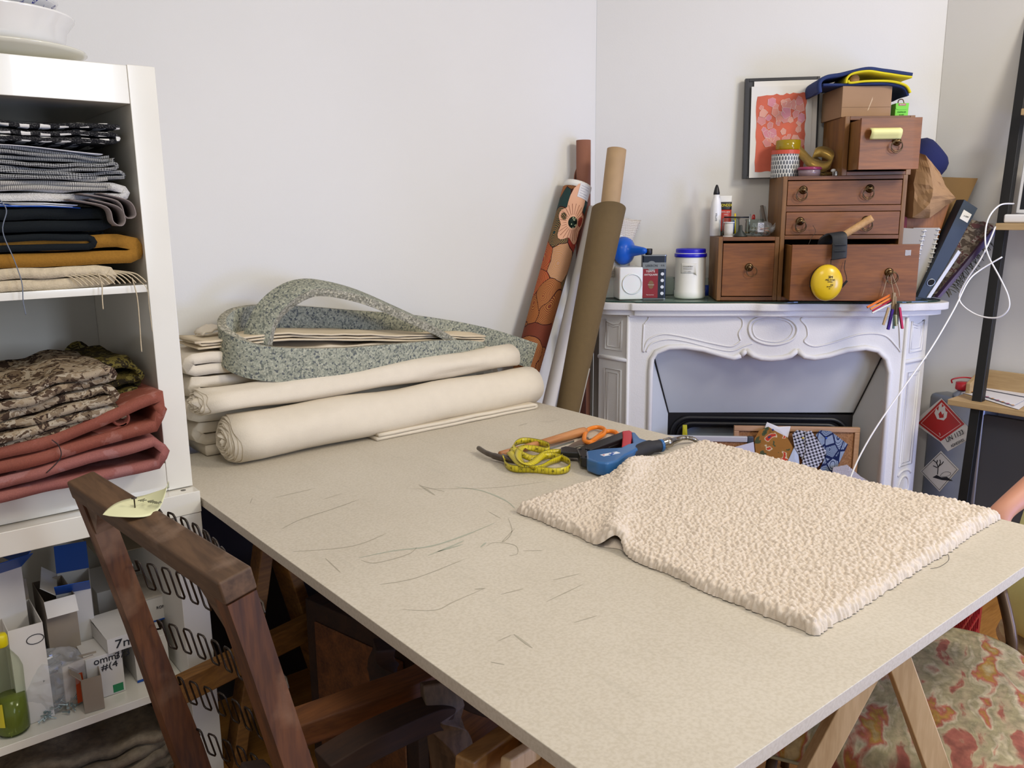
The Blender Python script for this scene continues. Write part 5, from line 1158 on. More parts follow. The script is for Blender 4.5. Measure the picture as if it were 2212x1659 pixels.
obj('blue_cap', lathe(B(), [(0, 0), (.046, 0), (.050, .006), (.050, .014), (.044, .030), (.030, .042), (.022, .047), (.019, .060), (.012, .100), (.009, .108), (.004, .111), (0, .111)], 36, Mc @ Matrix.Scale(1.12, 4)), plain('blue_cap_plastic', '0d56b8', .3), t, smooth=True)
t = onB('solvent_can', 'navy and red metal can with silver band and black screw cap', 'can', .188, .225, zT, yaw=.04)
NV = plain('can_navy', '14202f', .35, coat=.2); SIL = plain('can_silver', '8f9496', .3, .7)
obj('can', prism(B(), rrect(.094, .062, .008), 0, .172, 'xy', Matrix.Translation((.047, .031, 0))), NV, t, bev=.001)
for nm, z in (('rim', 0), ('rim', .170)): obj(nm, prism(B(), rrect(.097, .065, .009), z, z+.004, 'xy', Matrix.Translation((.047, .031, 0))), SIL, t)
obj('red_panel', box(B(), .002, .062, -.0008, -.0001, .006, .122), plain('can_red', '85242c', .4), t); sbnd = obj('silver_band', box(B(), .001, .093, -.0010, -.0001, .120, .145), SIL, t)
obj('shield', lathe(B(), [(0, 0), (.019, 0), (.019, .0008), (0, .0008)], 24, Matrix.Translation((.036, -.0009, .132)) @ Matrix.Rotation(PI/2, 4, 'X')), SIL, sbnd)
text(sbnd, 'LIBERON', .0125, (.036, -.0022, .132), FR, NV, wscale=.95); text(sbnd, '0.5L', .009, (.080, -.0016, .133), FR, NV)
text(t, 'TEINTE', .011, (.032, -.0012, .110), FR, WHITE); text(t, 'ANTIQUAIRE', .010, (.034, -.0012, .097), FR, WHITE, wscale=.9)
obj('oak_oval', lathe(B(), [(0, 0), (.011, 0), (.011, .0006), (0, .0006)], 24, Matrix.Translation((.035, -.0009, .058)) @ Matrix.Rotation(PI/2, 4, 'X'), sy=1.5), plain('can_gold', '7a5a3c', .5), t); text(t, 'Chene moyen', .0045, (.035, -.0018, .058), FR, WHITE)
text(t, 'Pour bois brut', .005, (.032, -.0012, .018), FR, WHITE)
for k in range(4): obj('pictogram', lathe(B(), [(0, 0), (.0065, 0), (.0065, .0006), (0, .0006)], 18, Matrix.Translation((.079, -.0002, .100-.0255*k)) @ Matrix.Rotation(PI/2, 4, 'X')), plain('pictogram_white', 'd5d7da', .5), t)
obj('screw_cap', lathe(B(), [(0, .198), (.013, .198), (.0145, .196), (.0145, .178), (.012, .174), (0, .174)], 24, Matrix.Translation((.026, .026, 0))), BLACKM, t, smooth=True)
jar('small empty drinking glass between the metal can and the white tub', .300, .120, zT, .027, .080)
t = onB('tub', 'tall white plastic tub with a bright blue screw lid and peeling label', 'tub', .382, .152, zT)
obj('tub', lathe(B(), [(0, .0), (.056, .0), (.061, .006), (.0615, .028), (.0600, .031), (.0595, .160), (.060, .163), (.055, .168), (0, .168)], 40), plain('tub_white', 'e8e6dc', .4), t, smooth=True)
obj('lid', lathe(B(), [(.050, .163), (.0630, .163), (.0638, .165), (.0638, .175), (.061, .1765), (.0605, .178), (.0590, .179), (.0590, .192), (.056, .195), (.050, .1935), (0, .1935)], 40), plain('royal_blue_lid', '1210b4', .35), t, smooth=True)
obj('lid_band', lathe(B(), [(.0612, .1762), (.0618, .1765), (.0618, .1785), (.0605, .179)], 40, cap=False), WPL, t, smooth=True)
lbp = obj('paper_label', sheet(B(), lambda u, v: Vector((.0602*math.sin(-.75+1.05*u), -.0602*math.cos(-.75+1.05*u)-(.012*max(0, u-.85)/.15*(1-v)), .100+.040*v-.012*max(0, u-.8)*(1-v)*3)), 16, 5, .0003), plain('label_paper', 'dedcd2', .7), t, smooth=True)
text(lbp, 'COLLE DE PEAU', .0055, (-.016, -.0612, .128), (PI/2, 0, -.22), INK); text(lbp, 'preparation pour dorure', .0036, (-.016, -.0612, .119), (PI/2, 0, -.22), INK); text(lbp, 'lot 12    net 500 g', .0036, (-.016, -.0612, .108), (PI/2, 0, -.22), INK)
t = onB('glass_jar', 'little glass bottle with blue content tucked behind the tub', 'jar', .452, .10, zT)
obj('glass', lathe(B(), [(0, 0), (.014, 0), (.015, .004), (.015, .055), (.010, .065), (.010, .075), (0, .075)], 20), GL, t, smooth=True); obj('content', lathe(B(), [(0, .004), (.013, .004), (.013, .045), (0, .045)], 16), plain('blue_content', '2a3fa0', .4), t, smooth=True)
# ---- framed picture
zm_ = 1.5455
t = onB('picture', 'black framed abstract picture in coral and pink leaning on the wall', 'picture', .590, .050, 1.5465); t.rotation_euler = (math.radians(-3), math.radians(-.4), -PI/4)
BF = plain('black_frame', '2c2c2e', .35)
for a in ((-.002, .012, 0, .385), (.272, .284, 0, .385)): obj('frame_bar', box(B(), a[0], a[1], -.004, .018, a[2], a[3]), BF, t, bev=.001)
for a in ((.0122, .2718, 0, .010), (.0122, .2718, .373, .385)): obj('frame_bar', box(B(), a[0], a[1], -.004, .018, a[2], a[3]), BF, t, bev=.001)
obj('backing', box(B(), .0122, .2718, .0, .010, .0102, .3728), plain('mount_grey', '3a3a3c', .6), t)
mp = obj('mount', box(B(), .032, .276, -.0065, -.0045, .004, .372), plain('mount_white', 'dedbd4', .7), t)
obj('sheet', box(B(), .022, .256, -.0095, -.0070, .002, .352), plain('print_paper', 'dad8d2', .7), t)
pts = []; rr_ = random.Random(12)
W0, W1, H0, H1 = .044, .232, .025, .326
for k in range(60):
    s = k/60*4; e = int(s); f = s-e; j = rr_.uniform(-.002, .003)
    pts.append(((W0+(W1-W0)*f, H0-j) if e == 0 else ((W1+j, H0+(H1-H0)*f) if e == 1 else ((W1-(W1-W0)*f, H1+j*2-.012*f) if e == 2 else (W0-j, H1-.012-(H1-H0-.012)*f)))))
art = obj('coral_field', prism(B(), pts, -.0104, -.0098, 'xz'), plain('coral_paint', 'c8624a', .7, var=.1, vs=14), t)
PK = [plain('pink_petal_%d' % k, c, .7) for k, c in enumerate(('cd8a80', 'c98482', 'd49b8c', 'c88390', 'd08a7c'))]; WHL = plain('petal_white', 'e3cdc4', .7)
seen = []
for k in range(34):
    for tr in range(60):
        x = rr_.uniform(W0+.012, W1-.012); z = rr_.uniform(.12, H1-.022)
        if rr_.random() < .3+(z-.10)/.16 and all((x-a)**2+(z-b)**2 > .019**2 for a, b in seen): break
    seen.append((x, z))
    n = rr_.randint(5, 7); r = rr_.uniform(.010, .022); ph = rr_.random()*6; poly = []
    for j in range(n):
        a = ph+2*PI*j/n; q = r*rr_.uniform(.7, 1.1); poly.append((min(W1-.001, max(W0+.001, x+q*math.cos(a))), min(H1-.014, z+q*math.sin(a)*1.15)))
    pe = obj('petal', prism(B(), poly, -.01075-.00006*k, -.0105, 'xz'), PK[k % 5], art)
    bm = B(); 
    for j in range(n): 
        if j % 2 == 0 or n < 6: tube(bm, [(poly[j][0], -.0109-.00006*k, poly[j][1]), (poly[(j+1) % n][0], -.0109-.00006*k, poly[(j+1) % n][1])], .0006, 4)
    obj('petal_edge', bm, WHL, art)
# ---- things on top of the chest (z 1.545)
t = onB('storage_tin', 'round tin with grey fan pattern and an orange rim in front of the picture', 'tin', .738, .12, zm_)
def scale_mat():
    m, nt, b = _mat('grey_fan_pattern'); b.inputs['Roughness'].default_value = .4
    tc = nt.nodes.new('ShaderNodeTexCoord'); sep = nt.nodes.new('ShaderNodeSeparateXYZ'); nt.links.new(tc.outputs['Object'], sep.inputs[0])
    ang = math_(nt, 'MULTIPLY', math_(nt, 'ARCTAN2', sep.outputs[1], sep.outputs[0]), 30/(2*PI)); z = math_(nt, 'MULTIPLY', sep.outputs[2], 62)
    row = math_(nt, 'FLOOR', z); off = math_(nt, 'MULTIPLY', math_(nt, 'MODULO', row, 2), .5)
    fx = math_(nt, 'SUBTRACT', math_(nt, 'FRACT', math_(nt, 'ADD', math_(nt, 'ADD', ang, 40), off)), .5); fz_ = math_(nt, 'SUBTRACT', math_(nt, 'FRACT', z), .35)
    dd = math_(nt, 'SQRT', math_(nt, 'ADD', math_(nt, 'MULTIPLY', math_(nt, 'MULTIPLY', fx, fx), 1.6), math_(nt, 'MULTIPLY', math_(nt, 'MULTIPLY', fz_, fz_), .55)))
    nt.links.new(mixc(nt, math_(nt, 'LESS_THAN', dd, .40), 'c9c8c2', '55585c'), b.inputs['Base Color']); return m
obj('tin', lathe(B(), [(0, 0), (.054, 0), (.054, .088), (0, .088)], 40), scale_mat(), t, smooth=False)
obj('lid', lathe(B(), [(0, .088), (.0552, .088), (.0552, .103), (0, .103)], 40), plain('orange_rim', 'c4503a', .4), t)
t = onB('candle_jar', 'yellow glass jar standing on the patterned tin', 'jar', .745, .12, zm_+.1035)
obj('glass', lathe(B(), [(0, 0), (.045, 0), (.047, .004), (.047, .036), (.044, .038), (.044, .005), (0, .005)], 36), plain('yellow_glass', 'b59a1a', .08, trans=.35), t, smooth=True)
t = onB('storage_box', 'low round clear box with a pink lid in front of the tin', 'box', .815, .185, zm_)
obj('base', lathe(B(), [(0, 0), (.040, 0), (.042, .026), (.040, .027), (.0385, .003), (0, .003)], 30), film('pinkish_clear', .55, 'b39aa0'), t, smooth=True); obj('lid', lathe(B(), [(0, .037), (.042, .036), (.046, .032), (.046, .026), (.043, .025), (0, .027)], 30), plain('pink_lid', 'a63d63', .2, trans=.3), t, smooth=True)
GOLD = plain('gold_satin', '9c7e3a', .3, .6, var=.15, vs=30, sheen=.3)
t = onB('ribbon', 'folded band of shiny gold satin ribbon on the chest', 'ribbon', .86, .20, zm_)
o = (.86, .20, zm_)
rp_ = [L(1718, 318, .14, o), L(1735, 335, .16, o), L(1752, 352, .19, o), L(1778, 360, .20, o), L(1796, 352, .20, o), L(1796, 338, .19, o), L(1778, 328, .18, o), L(1758, 332, .18, o), L(1762, 350, .17, o), L(1785, 366, .17, o)]
obj('band', ribbon(B(), smoothpath(rp_, 7), lambda i, t_: (.006, .003, .021-.006*abs(t_-.5)), .002), GOLD, t, smooth=True)
t = onB('gold_cord', 'frayed gold cord bundle under the satin ribbon', 'cord', .875, .19, zm_)
bm = B()
tube(bm, smoothpath([(rr_.uniform(-.028, .028), rr_.uniform(-.014, .014), .002+rr_.random()*.014) for k in range(26)], 5), .0012, 5)
obj('cord', bm, GOLD, t)
t = onB('cup', 'small orange paper cup behind the gold ribbon', 'cup', .880, .09, zm_)
obj('cup', lathe(B(), [(0, 0), (.024, 0), (.030, .062), (.028, .062), (.022, .003), (0, .003)], 28), tex('orange_pattern', 'voronoi', 60, [(.2, 'd07c3a'), (.5, 'e0b088')], .5, bmp=0), t, smooth=True)
t = onB('thimble', 'silver thimble standing beside the top box', 'thimble', .905, .225, zm_)
obj('thimble', lathe(B(), [(.0085, 0), (.0092, .001), (.0085, .004), (.0065, .016), (.004, .0185), (0, .019), (0, .0175), (.0055, .015), (.0075, .002)], 20, cap=False), STEEL, t, smooth=True)
t = onB('white_knob', 'little white mushroom-shaped knob behind the thimble', 'knob', .911-.002, .20+.075, zm_)
t.location = BW(.9, .20, zm_)
obj('knob', lathe(B(), [(0, 0), (.003, 0), (.003, .014), (.009, .017), (.010, .022), (.006, .027), (0, .028)], 18), WPL, t, smooth=True)
# ---- on the top box
zc_ = 1.7575
KR = plain('kraft_cardboard', '9a7a5c', .85, var=.05, vs=10)
t = onB('cardboard_box', 'brown cardboard box with folded cloth lying on it', 'box', .906, .232, zc_, yaw=.10)
obj('carton', box(B(), 0, .183, 0, .205, 0, .110), KR, t, bev=.0015); obj('fold_line', tube(B(), [(0, -.0006, .035), (.183, -.0006, .035)], .0006, 4), plain('cardboard_crease', '7c5f45', .9), t)
obj('scratch', prism(B(), [(.095, .022), (.100, .024), (.113, .062), (.112, .072), (.108, .060)], -.0008, -.0002, 'xz'), plain('cardboard_tear', 'c0a688', .9), t)
t = onB('folded_cloth', 'folded navy blue cloth with bright yellow lining on the cardboard box', 'cloth', .83, .235, zc_+.1115)
o = (.83, .235, zc_+.1115)
def blanket(pts, th, m, y0, y1, nm='cloth', amp=.003):
    q = smoothpath([Vector((a, 0, b_)) for a, b_ in pts], 6)
    rr = []; N = len(q)
    for i, p in enumerate(q):
        tt = (q[min(i+1, N-1)]-q[max(i-1, 0)]).normalized(); nn = Vector((-tt.z, 0, tt.x))*th/2; ring = []
        for s_ in (1, -1):
            for j in (range(9) if s_ == 1 else range(8, -1, -1)):
                y = y0+(y1-y0)*j/8; ring.append(Vector((p.x, y+.008*nz(p.x*9, p.z*9), p.z+amp*nz(p.x*14, y*12, 3)))+nn*s_)
        rr.append(ring)
    return obj(nm, rings_bm(rr), m, t, smooth=True)
def rings_bm(rr):
    bm = B(); rings(bm, rr); return bm
NB = plain('navy_wool', '26345f', .95, var=.08, vs=120, bmp=.4, bs=400, sheen=.0); YB = plain('yellow_felt', 'd2c21c', .9, bmp=.3, bs=300)
blanket([(-.005, -.022), (-.008, .012), (.012, .030), (.06, .038), (.105, .048), (.16, .056), (.21, .050), (.27, .040), (.318, .033)], .013, NB, .0, .20)
blanket([(.085, .008), (.089, .028), (.11, .042), (.16, .047), (.21, .040), (.27, .029), (.315, .024)], .007, YB, -.006, .19, 'lining')
blanket([(.315, -.030), (.30, -.008), (.27, .004), (.22, .012), (.15, .012), (.10, .009), (.092, .018)], .007, YB, -.006, .19, 'lining')
blanket([(.310, -.040), (.296, -.016), (.268, -.004), (.22, .004), (.15, .004), (.04, .004), (.005, .0045)], .008, NB, .002, .20)
obj('cork_piece', lathe(B(), [(0, 0), (.016, 0), (.017, .02), (.013, .04), (0, .045)], 14, Matrix.Translation((.125, .03, .026)) @ Matrix.Rotation(-PI/2, 4, 'X')), plain('tan_cork', 'a5805f', .8), t, smooth=True)
t = onB('gift_box', 'bright green little carton with a loop handle beside the cardboard box', 'box', 1.112, .19, zc_, yaw=.05)
GG = plain('bright_green_card', '6fca2f', .5)
obj('carton', box(B(), 0, .048, 0, .045, 0, .050), GG, t, bev=.001); obj('flap', prism(B(), [(.0, .050), (.001, .030), (.010, .027), (.038, .027), (.047, .030), (.048, .050)], -.002, -.0005, 'xz'), GG, t)
obj('label', box(B(), .010, .036, -.003, -.0022, .041, .048), plain('red_tag', 'b8455a', .5), t); text(t, 'thermos', .006, (.023, -.0035, .0445), FR, WHITE)
text(t, 'PASTILLES', .007, (.024, -.001, .018), FR, plain('dark_green_print', '3b8a20', .6)); text(t, 'au miel', .006, (.024, -.001, .009), FR, plain('dark_green_print', ''))
obj('handle', tube(B(), smoothpath([(.012, .01, .050), (.014, .01, .062), (.028, .01, .064), (.034, .01, .050)], 5), .002, 6), plain('brown_cord', '6a4a35', .6), t, smooth=True)
# ---- mallet handle, ear defenders, cord samples
t = thing('mallet', 'round wooden mallet handle sticking up out of the open drawer', 'mallet', BW(.80, .30, 1.16))
a_, b_ = P(1885, 470, v=.36)-t.location, P(1790, 528, v=.31)-t.location
b2_ = b_+(b_-a_)*.7
obj('handle', tube(B(), [a_, a_+(b_-a_)*.03, b_, b2_], [.011, .0135, .0125, .012], 14), wood('beech_handle', 'a57a48', 'd0a773', .5, 'x', 1), t, smooth=True)
M = Matrix.Translation(b2_) @ (b_-a_).to_track_quat('Z', 'Y').to_matrix().to_4x4() ; hd = (b_-a_).normalized(); hs = hd.cross(Vector((0, 0, 1))).normalized()
obj('head', tube(B(), [b2_-hs*.05+hd*.008, b2_+hs*.05+hd*.008], .026, 18), plain('black_rubber_head', '222224', .7), t, smooth=True)
t = thing('ear_defenders', 'yellow ear defenders with a black headband hung over the open drawer', 'ear defenders', BW(.80, .39, 1.30), -PI/4)
o = (.80, .39, 1.30)
hb_ = smoothpath([L(1780, 535, .355, o), L(1785, 516, .37, o), L(1800, 505, .39, o), L(1812, 508, .405, o), L(1814, 525, .412, o), L(1812, 560, .415, o)], 7)
obj('headband', ribbon(B(), hb_, lambda i, t_: (.025, -.004, .004), .009), plain('black_leather', '1f2124', .45, bmp=.2), t, smooth=True, bev=.002)
for k in (.030, .052): 
    c = L(1812, 560, .415, o); obj('headband_rib', bar(B(), c+Vector((-.020, -.006, k)), c+Vector((.020, -.009, k)), .003, .004), plain('black_leather', ''), t, bev=.001)
cc = L(1786, 611, .428, o); YE = plain('yellow_cup', 'd9b51c', .32, coat=.2)
Me = Matrix.Translation(cc) @ Matrix.Rotation(PI/2, 4, 'X')
cu = obj('ear_cup', lathe(B(), [(0, -.020), (.047, -.018), (.054, -.014), (.0562, -.004), (.054, .006), (.044, .015), (.024, .021), (0, .023)], 36, Me @ Matrix.Diagonal((1, 1.18, 1, 1))), YE, t, smooth=True)
obj('ear_cushion', lathe(B(), [(.012, -.036), (.046, -.034), (.054, -.028), (.052, -.0205), (.012, -.0205)], 36, Me @ Matrix.Diagonal((1, 1.18, 1, 1))), BLACKM, t, smooth=True)
M2 = Matrix.Translation(cc+Vector((.004, .0, .01)))
text(cu, '3M', .013, cc+Vector((.006, -.0232, .022)), FR, INK); text(cu, 'PELTOR', .008, cc+Vector((.006, -.0236, .012)), FR, INK, wscale=1.2); text(cu, 'OPTIME I', .0045, cc+Vector((.006, -.0236, .005)), FR, INK); text(cu, 'CE', .008, cc+Vector((.012, -.0236, -.006)), FR, INK); text(cu, 'EN 352-1', .0045, cc+Vector((.004, -.0236, -.012)), FR, INK)
text(cu, '98', .004, cc+Vector((.005, -.0236, -.019)), FR, INK)
WIR = plain('dark_wire', '3c3630', .35, .8)
obj('wire', tube(B(), smoothpath([L(1795, 560, .40, o), L(1793, 580, .418, o), L(1780, 592, .425, o), L(1762, 598, .42, o), L(1753, 612, .41, o)], 6), .0013, 6), WIR, t, smooth=True)
obj('wire', tube(B(), smoothpath([L(1826, 562, .40, o), L(1824, 580, .405, o), L(1828, 596, .41, o), L(1829, 604, .41, o)], 6), .0013, 6), WIR, t, smooth=True)
obj('pivot', bar(B(), L(1750, 620, .405, o), L(1760, 606, .41, o), .006, .008), BLACKM, t, bev=.001); obj('pivot', bar(B(), L(1818, 620, .405, o), L(1830, 606, .41, o), .006, .008), BLACKM, t, bev=.001)
c2 = cc+Vector((.026, .040, .0)); obj('ear_cup', lathe(B(), [(0, -.016), (.028, -.016), (.031, -.010), (.030, .0), (.020, .008), (0, .010)], 30, Matrix.Translation(Vector((cc.x+.018, .052, cc.z+.09)))@Matrix.Rotation(-PI/2, 4, 'X')), YE, t, smooth=True)
t = thing('trim_samples', 'bundle of coloured upholstery trim samples hanging from the drawer ring', 'trim samples', BW(1.09, .40, 1.17), -PI/4)
o = (1.09, .40, 1.17)
st = plain('string_natural', 'b8a88a', .8)
for q in ([(1921, 590), (1915, 605), (1909, 628), (1905, 640)], [(1924, 590), (1926, 610), (1931, 636)], [(1926, 590), (1934, 610), (1941, 628), (1943, 640)]):
    obj('string', tube(B(), smoothpath([L(x, y, .412, o) for x, y in q], 5), .0009, 5), st, t, smooth=True)
for k, (x0, y0, x1, y1, w_, col) in enumerate(((1922, 638, 1873, 664, .007, 'd8702c'), (1924, 644, 1880, 668, .006, 'e08840'), (1926, 648, 1884, 672, .005, 'a8203a'), (1928, 654, 1884, 676, .004, 'e5e1d8'), (1931, 632, 1928, 676, .008, '9a8468'), (1934, 640, 1932, 694, .006, '8a7658'),
                                          (1920, 664, 1908, 702, .006, 'b49a72'), (1928, 668, 1918, 712, .007, '3a1f78'), (1932, 680, 1930, 710, .005, '7f9f9a'), (1938, 656, 1934, 704, .006, '5f5648'), (1941, 654, 1938, 700, .005, '3e3a36'), (1943, 664, 1949, 710, .006, 'b8325a'), (1935, 680, 1936, 704, .005, 'a9ad8a'))):
    v = .425+.0035*k; obj('trim_piece', bar(B(), L(x0, y0, v, o), L(x1, y1, v, o), w_*1.2, w_*2.0, (0, -1, .3)), plain('trim_'+col, col, .8, bmp=.3, bs=300), t, smooth=False, bev=.001)
obj('wire', tube(B(), smoothpath([L(1757, 490, .29, o), L(1752, 505, .30, o), L(1747, 525, .31, o)], 5), .0009, 5), WIR, mc) if False else None
t = thing('bent_wire', 'thin bent wire hanging from the left ring of the second drawer', 'wire', BW(.79, .285, 1.39), -PI/4); o = (.79, .285, 1.39)
obj('wire', tube(B(), smoothpath([L(1756, 487, .285, o), L(1762, 500, .29, o), L(1752, 515, .30, o), L(1746, 530, .31, o)], 5), .0009, 5), WIR, t, smooth=True)
# ============================================================ hearth: boards and pinned swatches
def hang(name, label, cat, px, v, m, th=.002, extra=None, group=None, z=None, wob=.004):
    """a sheet whose outline is given on the board plane"""
    q = [L(x, y, v) for x, y in px]; c = q[0]; t = thing(name, label, cat, BW(c.x, v, c.z), -PI/4, group)
    cen = sum(q, Vector((0, 0, 0)))/len(q); bm = B(); n = len(q)
    A_ = [bm.verts.new(Vector((p.x-c.x, wob*nz(p.x*20, p.z*20)-0, p.z-c.z))) for p in q]; cb = bm.verts.new(Vector((cen.x-c.x, -wob*.6, cen.z-c.z)))
    A2 = [bm.verts.new(a.co+Vector((0, th, 0))) for a in A_]; cb2 = bm.verts.new(cb.co+Vector((0, th, 0)))
    for i in range(n):
        j = (i+1) % n; bm.faces.new((A_[i], A_[j], cb)); bm.faces.new((A2[j], A2[i], cb2)); bm.faces.new((A_[i], A2[i], A2[j], A_[j]))
    obj('sheet', bm, m, t); return t
PINE = wood('pale_frame_wood', 'a97f5c', 'c79f7a', .55, 'x', 1)
CORK = tex('cork', 'noise', 160, [(.35, '8a5f3c'), (.65, 'a87a52')], .9, bmp=.4)
a_, b_ = L(1586, 918, .20), L(1858, 926, .20)
t = thingB('cork_board', 'large wood framed cork board leaning in the fireplace, swatches pinned on', 'cork board', a_.x, .20, 0)
w_, h_ = b_.x-a_.x, (a_.z+b_.z)/2; fw_ = .020
obj('cork', box(B(), fw_, w_-fw_, .004, .012, fw_, h_-fw_), CORK, t)
for nm, a in (('frame_top', (0, w_, -.004, .014, h_-fw_, h_)), ('frame_bottom', (0, w_, -.004, .014, 0, fw_)), ('frame_side', (0, fw_, -.004, .014, fw_+.0002, h_-fw_-.0002)), ('frame_side', (w_-fw_, w_, -.004, .014, fw_+.0002, h_-fw_-.0002))): obj(nm, box(B(), *a), PINE, t, bev=.002)
t.rotation_euler = (0, .0, -PI/4)
a_, b_ = L(1400, 940, .27), L(1628, 940, .27)
t = thingB('notice_board', 'small cork notice board with an aluminium edge and grey corner cap', 'notice board', a_.x, .27, 0); w_, h_ = b_.x-a_.x, a_.z
obj('cork', box(B(), .0, w_-.006, .002, .010, 0, h_-.020), CORK, t); obj('aluminium_rail', box(B(), 0, w_-.024, -.004, .012, h_-.022, h_), plain('aluminium', 'd8dbe0', .4, .5), t, bev=.002)
obj('aluminium_rail', box(B(), w_-.016, w_-.002, -.004, .012, 0, h_-.032), plain('aluminium', ''), t, bev=.002); obj('corner_cap', box(B(), w_-.024, w_, -.005, .013, h_-.030, h_+.0005), plain('grey_corner', '3e454e', .5), t, bev=.004)
hang('paper', 'white handwritten paper pinned below the aluminium rail', 'paper', [(1580, 968), (1628, 955), (1634, 1010), (1575, 1010)], .285, plain('lilac_white_paper', 'd0cfdc', .7))
hang('paper', 'yellow ruler end showing inside the hearth at the left', 'ruler', [(1475, 918), (1484, 918), (1485, 945), (1474, 945)], .15, plain('yellow_ruler', 'c9c02e', .5))
hang('paper', 'white paper corner sticking up behind the flowered swatch', 'paper', [(1657, 912), (1682, 922), (1708, 921), (1702, 945), (1650, 930)], .212, PAPERW)
FLW = tex('mustard_flower_print', 'noise', 26, [(.0, '3d4a30'), (.33, '4f5534'), (.40, 'a06e30'), (.58, 'a5753a'), (.62, 'd9c8a0'), (.66, 'c8442c'), (.72, 'b53a30'), (.75, '2a4a66')], .85, const=True, bmp=0, warp=.02, wscale=40, detail=1.5)
t = hang('fabric_swatch', 'mustard fabric swatch printed with red and white flowers', 'fabric swatch', [(1630, 948), (1640, 930), (1660, 922), (1680, 934), (1700, 944), (1713, 966), (1710, 1000), (1700, 1012), (1650, 1005), (1633, 985)], .222, FLW, group='fabric swatches on the cork board')
hang('paper', 'pale blue paper note between the flowered and houndstooth swatches', 'paper', [(1716, 965), (1724, 975), (1728, 1010), (1696, 1010)], .226, plain('pale_blue_paper', 'c3cedb', .7))
def hounds():
    m, nt, b = _mat('houndstooth'); b.inputs['Roughness'].default_value = .9
    v = coords(nt, (1, 1, 1), (0, .35, 0)); sep = nt.nodes.new('ShaderNodeSeparateXYZ'); nt.links.new(v, sep.inputs[0])
    def fr(o, s, off=0): return math_(nt, 'FRACT', math_(nt, 'ADD', math_(nt, 'MULTIPLY', o, s), off+10))
    a = math_(nt, 'LESS_THAN', fr(sep.outputs[0], 75), .5); c = math_(nt, 'LESS_THAN', fr(sep.outputs[2], 75), .5)
    dg = math_(nt, 'LESS_THAN', fr(math_(nt, 'ADD', sep.outputs[0], sep.outputs[2]), 150), .5)
    same = math_(nt, 'MULTIPLY', a, c); one = math_(nt, 'ABSOLUTE', math_(nt, 'SUBTRACT', a, c))
    nt.links.new(mixc(nt, math_(nt, 'ADD', same, math_(nt, 'MULTIPLY', one, dg)), 'd2d3da', '14151f'), b.inputs['Base Color']); return m
HT = hounds()
hang('fabric_swatch', 'narrow houndstooth swatch hanging in pleats, pinned with a yellow pin', 'fabric swatch', [(1712, 938), (1722, 930), (1742, 932), (1752, 948), (1748, 1000), (1742, 1010), (1728, 985), (1716, 965)], .230, HT, .006, group='fabric swatches on the cork board')
hang('fabric_swatch', 'wide black and white houndstooth swatch falling to the right', 'fabric swatch', [(1740, 934), (1752, 930), (1762, 945), (1785, 975), (1780, 990), (1765, 1012), (1730, 1010), (1740, 975)], .236, HT, .004, group='fabric swatches on the cork board')
BLF = cells('blue_grey_leaf_print', 26, ['7f8da0', '8b98aa', '7f8da0', '929dac'], 9, '1f2b52', .85, (1, 1, .6), line=(.05, '18224a'), rw=.22)
hang('fabric_swatch', 'blue grey swatch with navy leaf outlines, right of the houndstooth', 'fabric swatch', [(1762, 940), (1772, 930), (1795, 932), (1832, 960), (1820, 985), (1806, 1015), (1802, 1022), (1770, 1018), (1785, 980)], .226, BLF, .006, group='fabric swatches on the cork board')
hang('fabric_swatch', 'loosely woven white and brown swatch at the foot of the cork board', 'fabric swatch', [(1800, 1010), (1830, 1004), (1860, 1030), (1895, 1050), (1890, 1075), (1790, 1060)], .25, weave('open_white_weave', '8a7b78', 'd3d1d4', 190, 190, .3), .004, group='fabric swatches on the cork board')
for nm, px, v, c, lb in (('push_pin', (1734, 946), .245, 'd8c04a', 'brass yellow pin in the pleated houndstooth swatch'), ('push_pin', (1784, 946), .238, '2a56b8', 'blue pin in the leaf outlined swatch'), ('push_pin', (1669, 928), .230, '3a4c8a', 'blue pin at the top of the flowered swatch')):
    q = P(*px, v=v); t = thing(nm, lb, 'pin', q, -PI/4); obj('head', lathe(B(), [(0, 0), (.004, .001), (.0045, .004), (0, .007)], 12, Matrix.Rotation(PI/2, 4, 'X')), plain('pin_'+c, c, .3), t, smooth=True)

# ============================================================ right end of the mantel
def LB(name, label, cat, u, v, z, **k): return thingB(name, label, cat, u, v, z, **k), (u, v, z)
def slabq(name, label, cat, corners, th, m, org, nm='board', group=None, bev=.001):
    """board from 4 local points (counter-clockwise), thickness behind"""
    t, o = LB(name, label, cat, *org); q = [c if isinstance(c, Vector) else L(*c, o) for c in corners]
    n = (q[1]-q[0]).cross(q[3]-q[0]).normalized()*th
    if n.y < 0: n = -n
    bm = B(); a = [bm.verts.new(p) for p in q]; c = [bm.verts.new(p+n) for p in q]; bm.faces.new(a); bm.faces.new(c[::-1])
    for i in range(4): bm.faces.new((a[i], a[(i+1) % 4], c[(i+1) % 4], c[i]))
    obj(nm, bm, m, t, bev=bev); return t, o
slabq('cardboard_sheet', 'large brown cardboard sheet leaning at the right of the chest', 'cardboard', [(1975, 640, .16), (1995, 640, .16), (2113, 385, .155), (1975, 380, .09)], .004, plain('brown_board', '7c5f36', .8, var=.05), (1.25, .15, ZT))
slabq('drawer_board', 'orange brown wooden board behind the paper bag', 'board', [(1955, 640, .20), (1985, 640, .20), (2055, 430, .17), (1960, 430, .17)], .008, wood('orange_panel', '7a4315', 'a8662a', .5, 'z'), (1.25, .10, ZT))
bn, o = LB('ring_binder', 'dark blue ring binder leaning right with a white spine label', 'binder', 1.22, .235, ZT)
A1, A2_, A3, A4 = L(1982, 642, .235, o), L(2005, 646, .235, o), L(2112, 450, .235, o), L(2083, 431, .235, o)
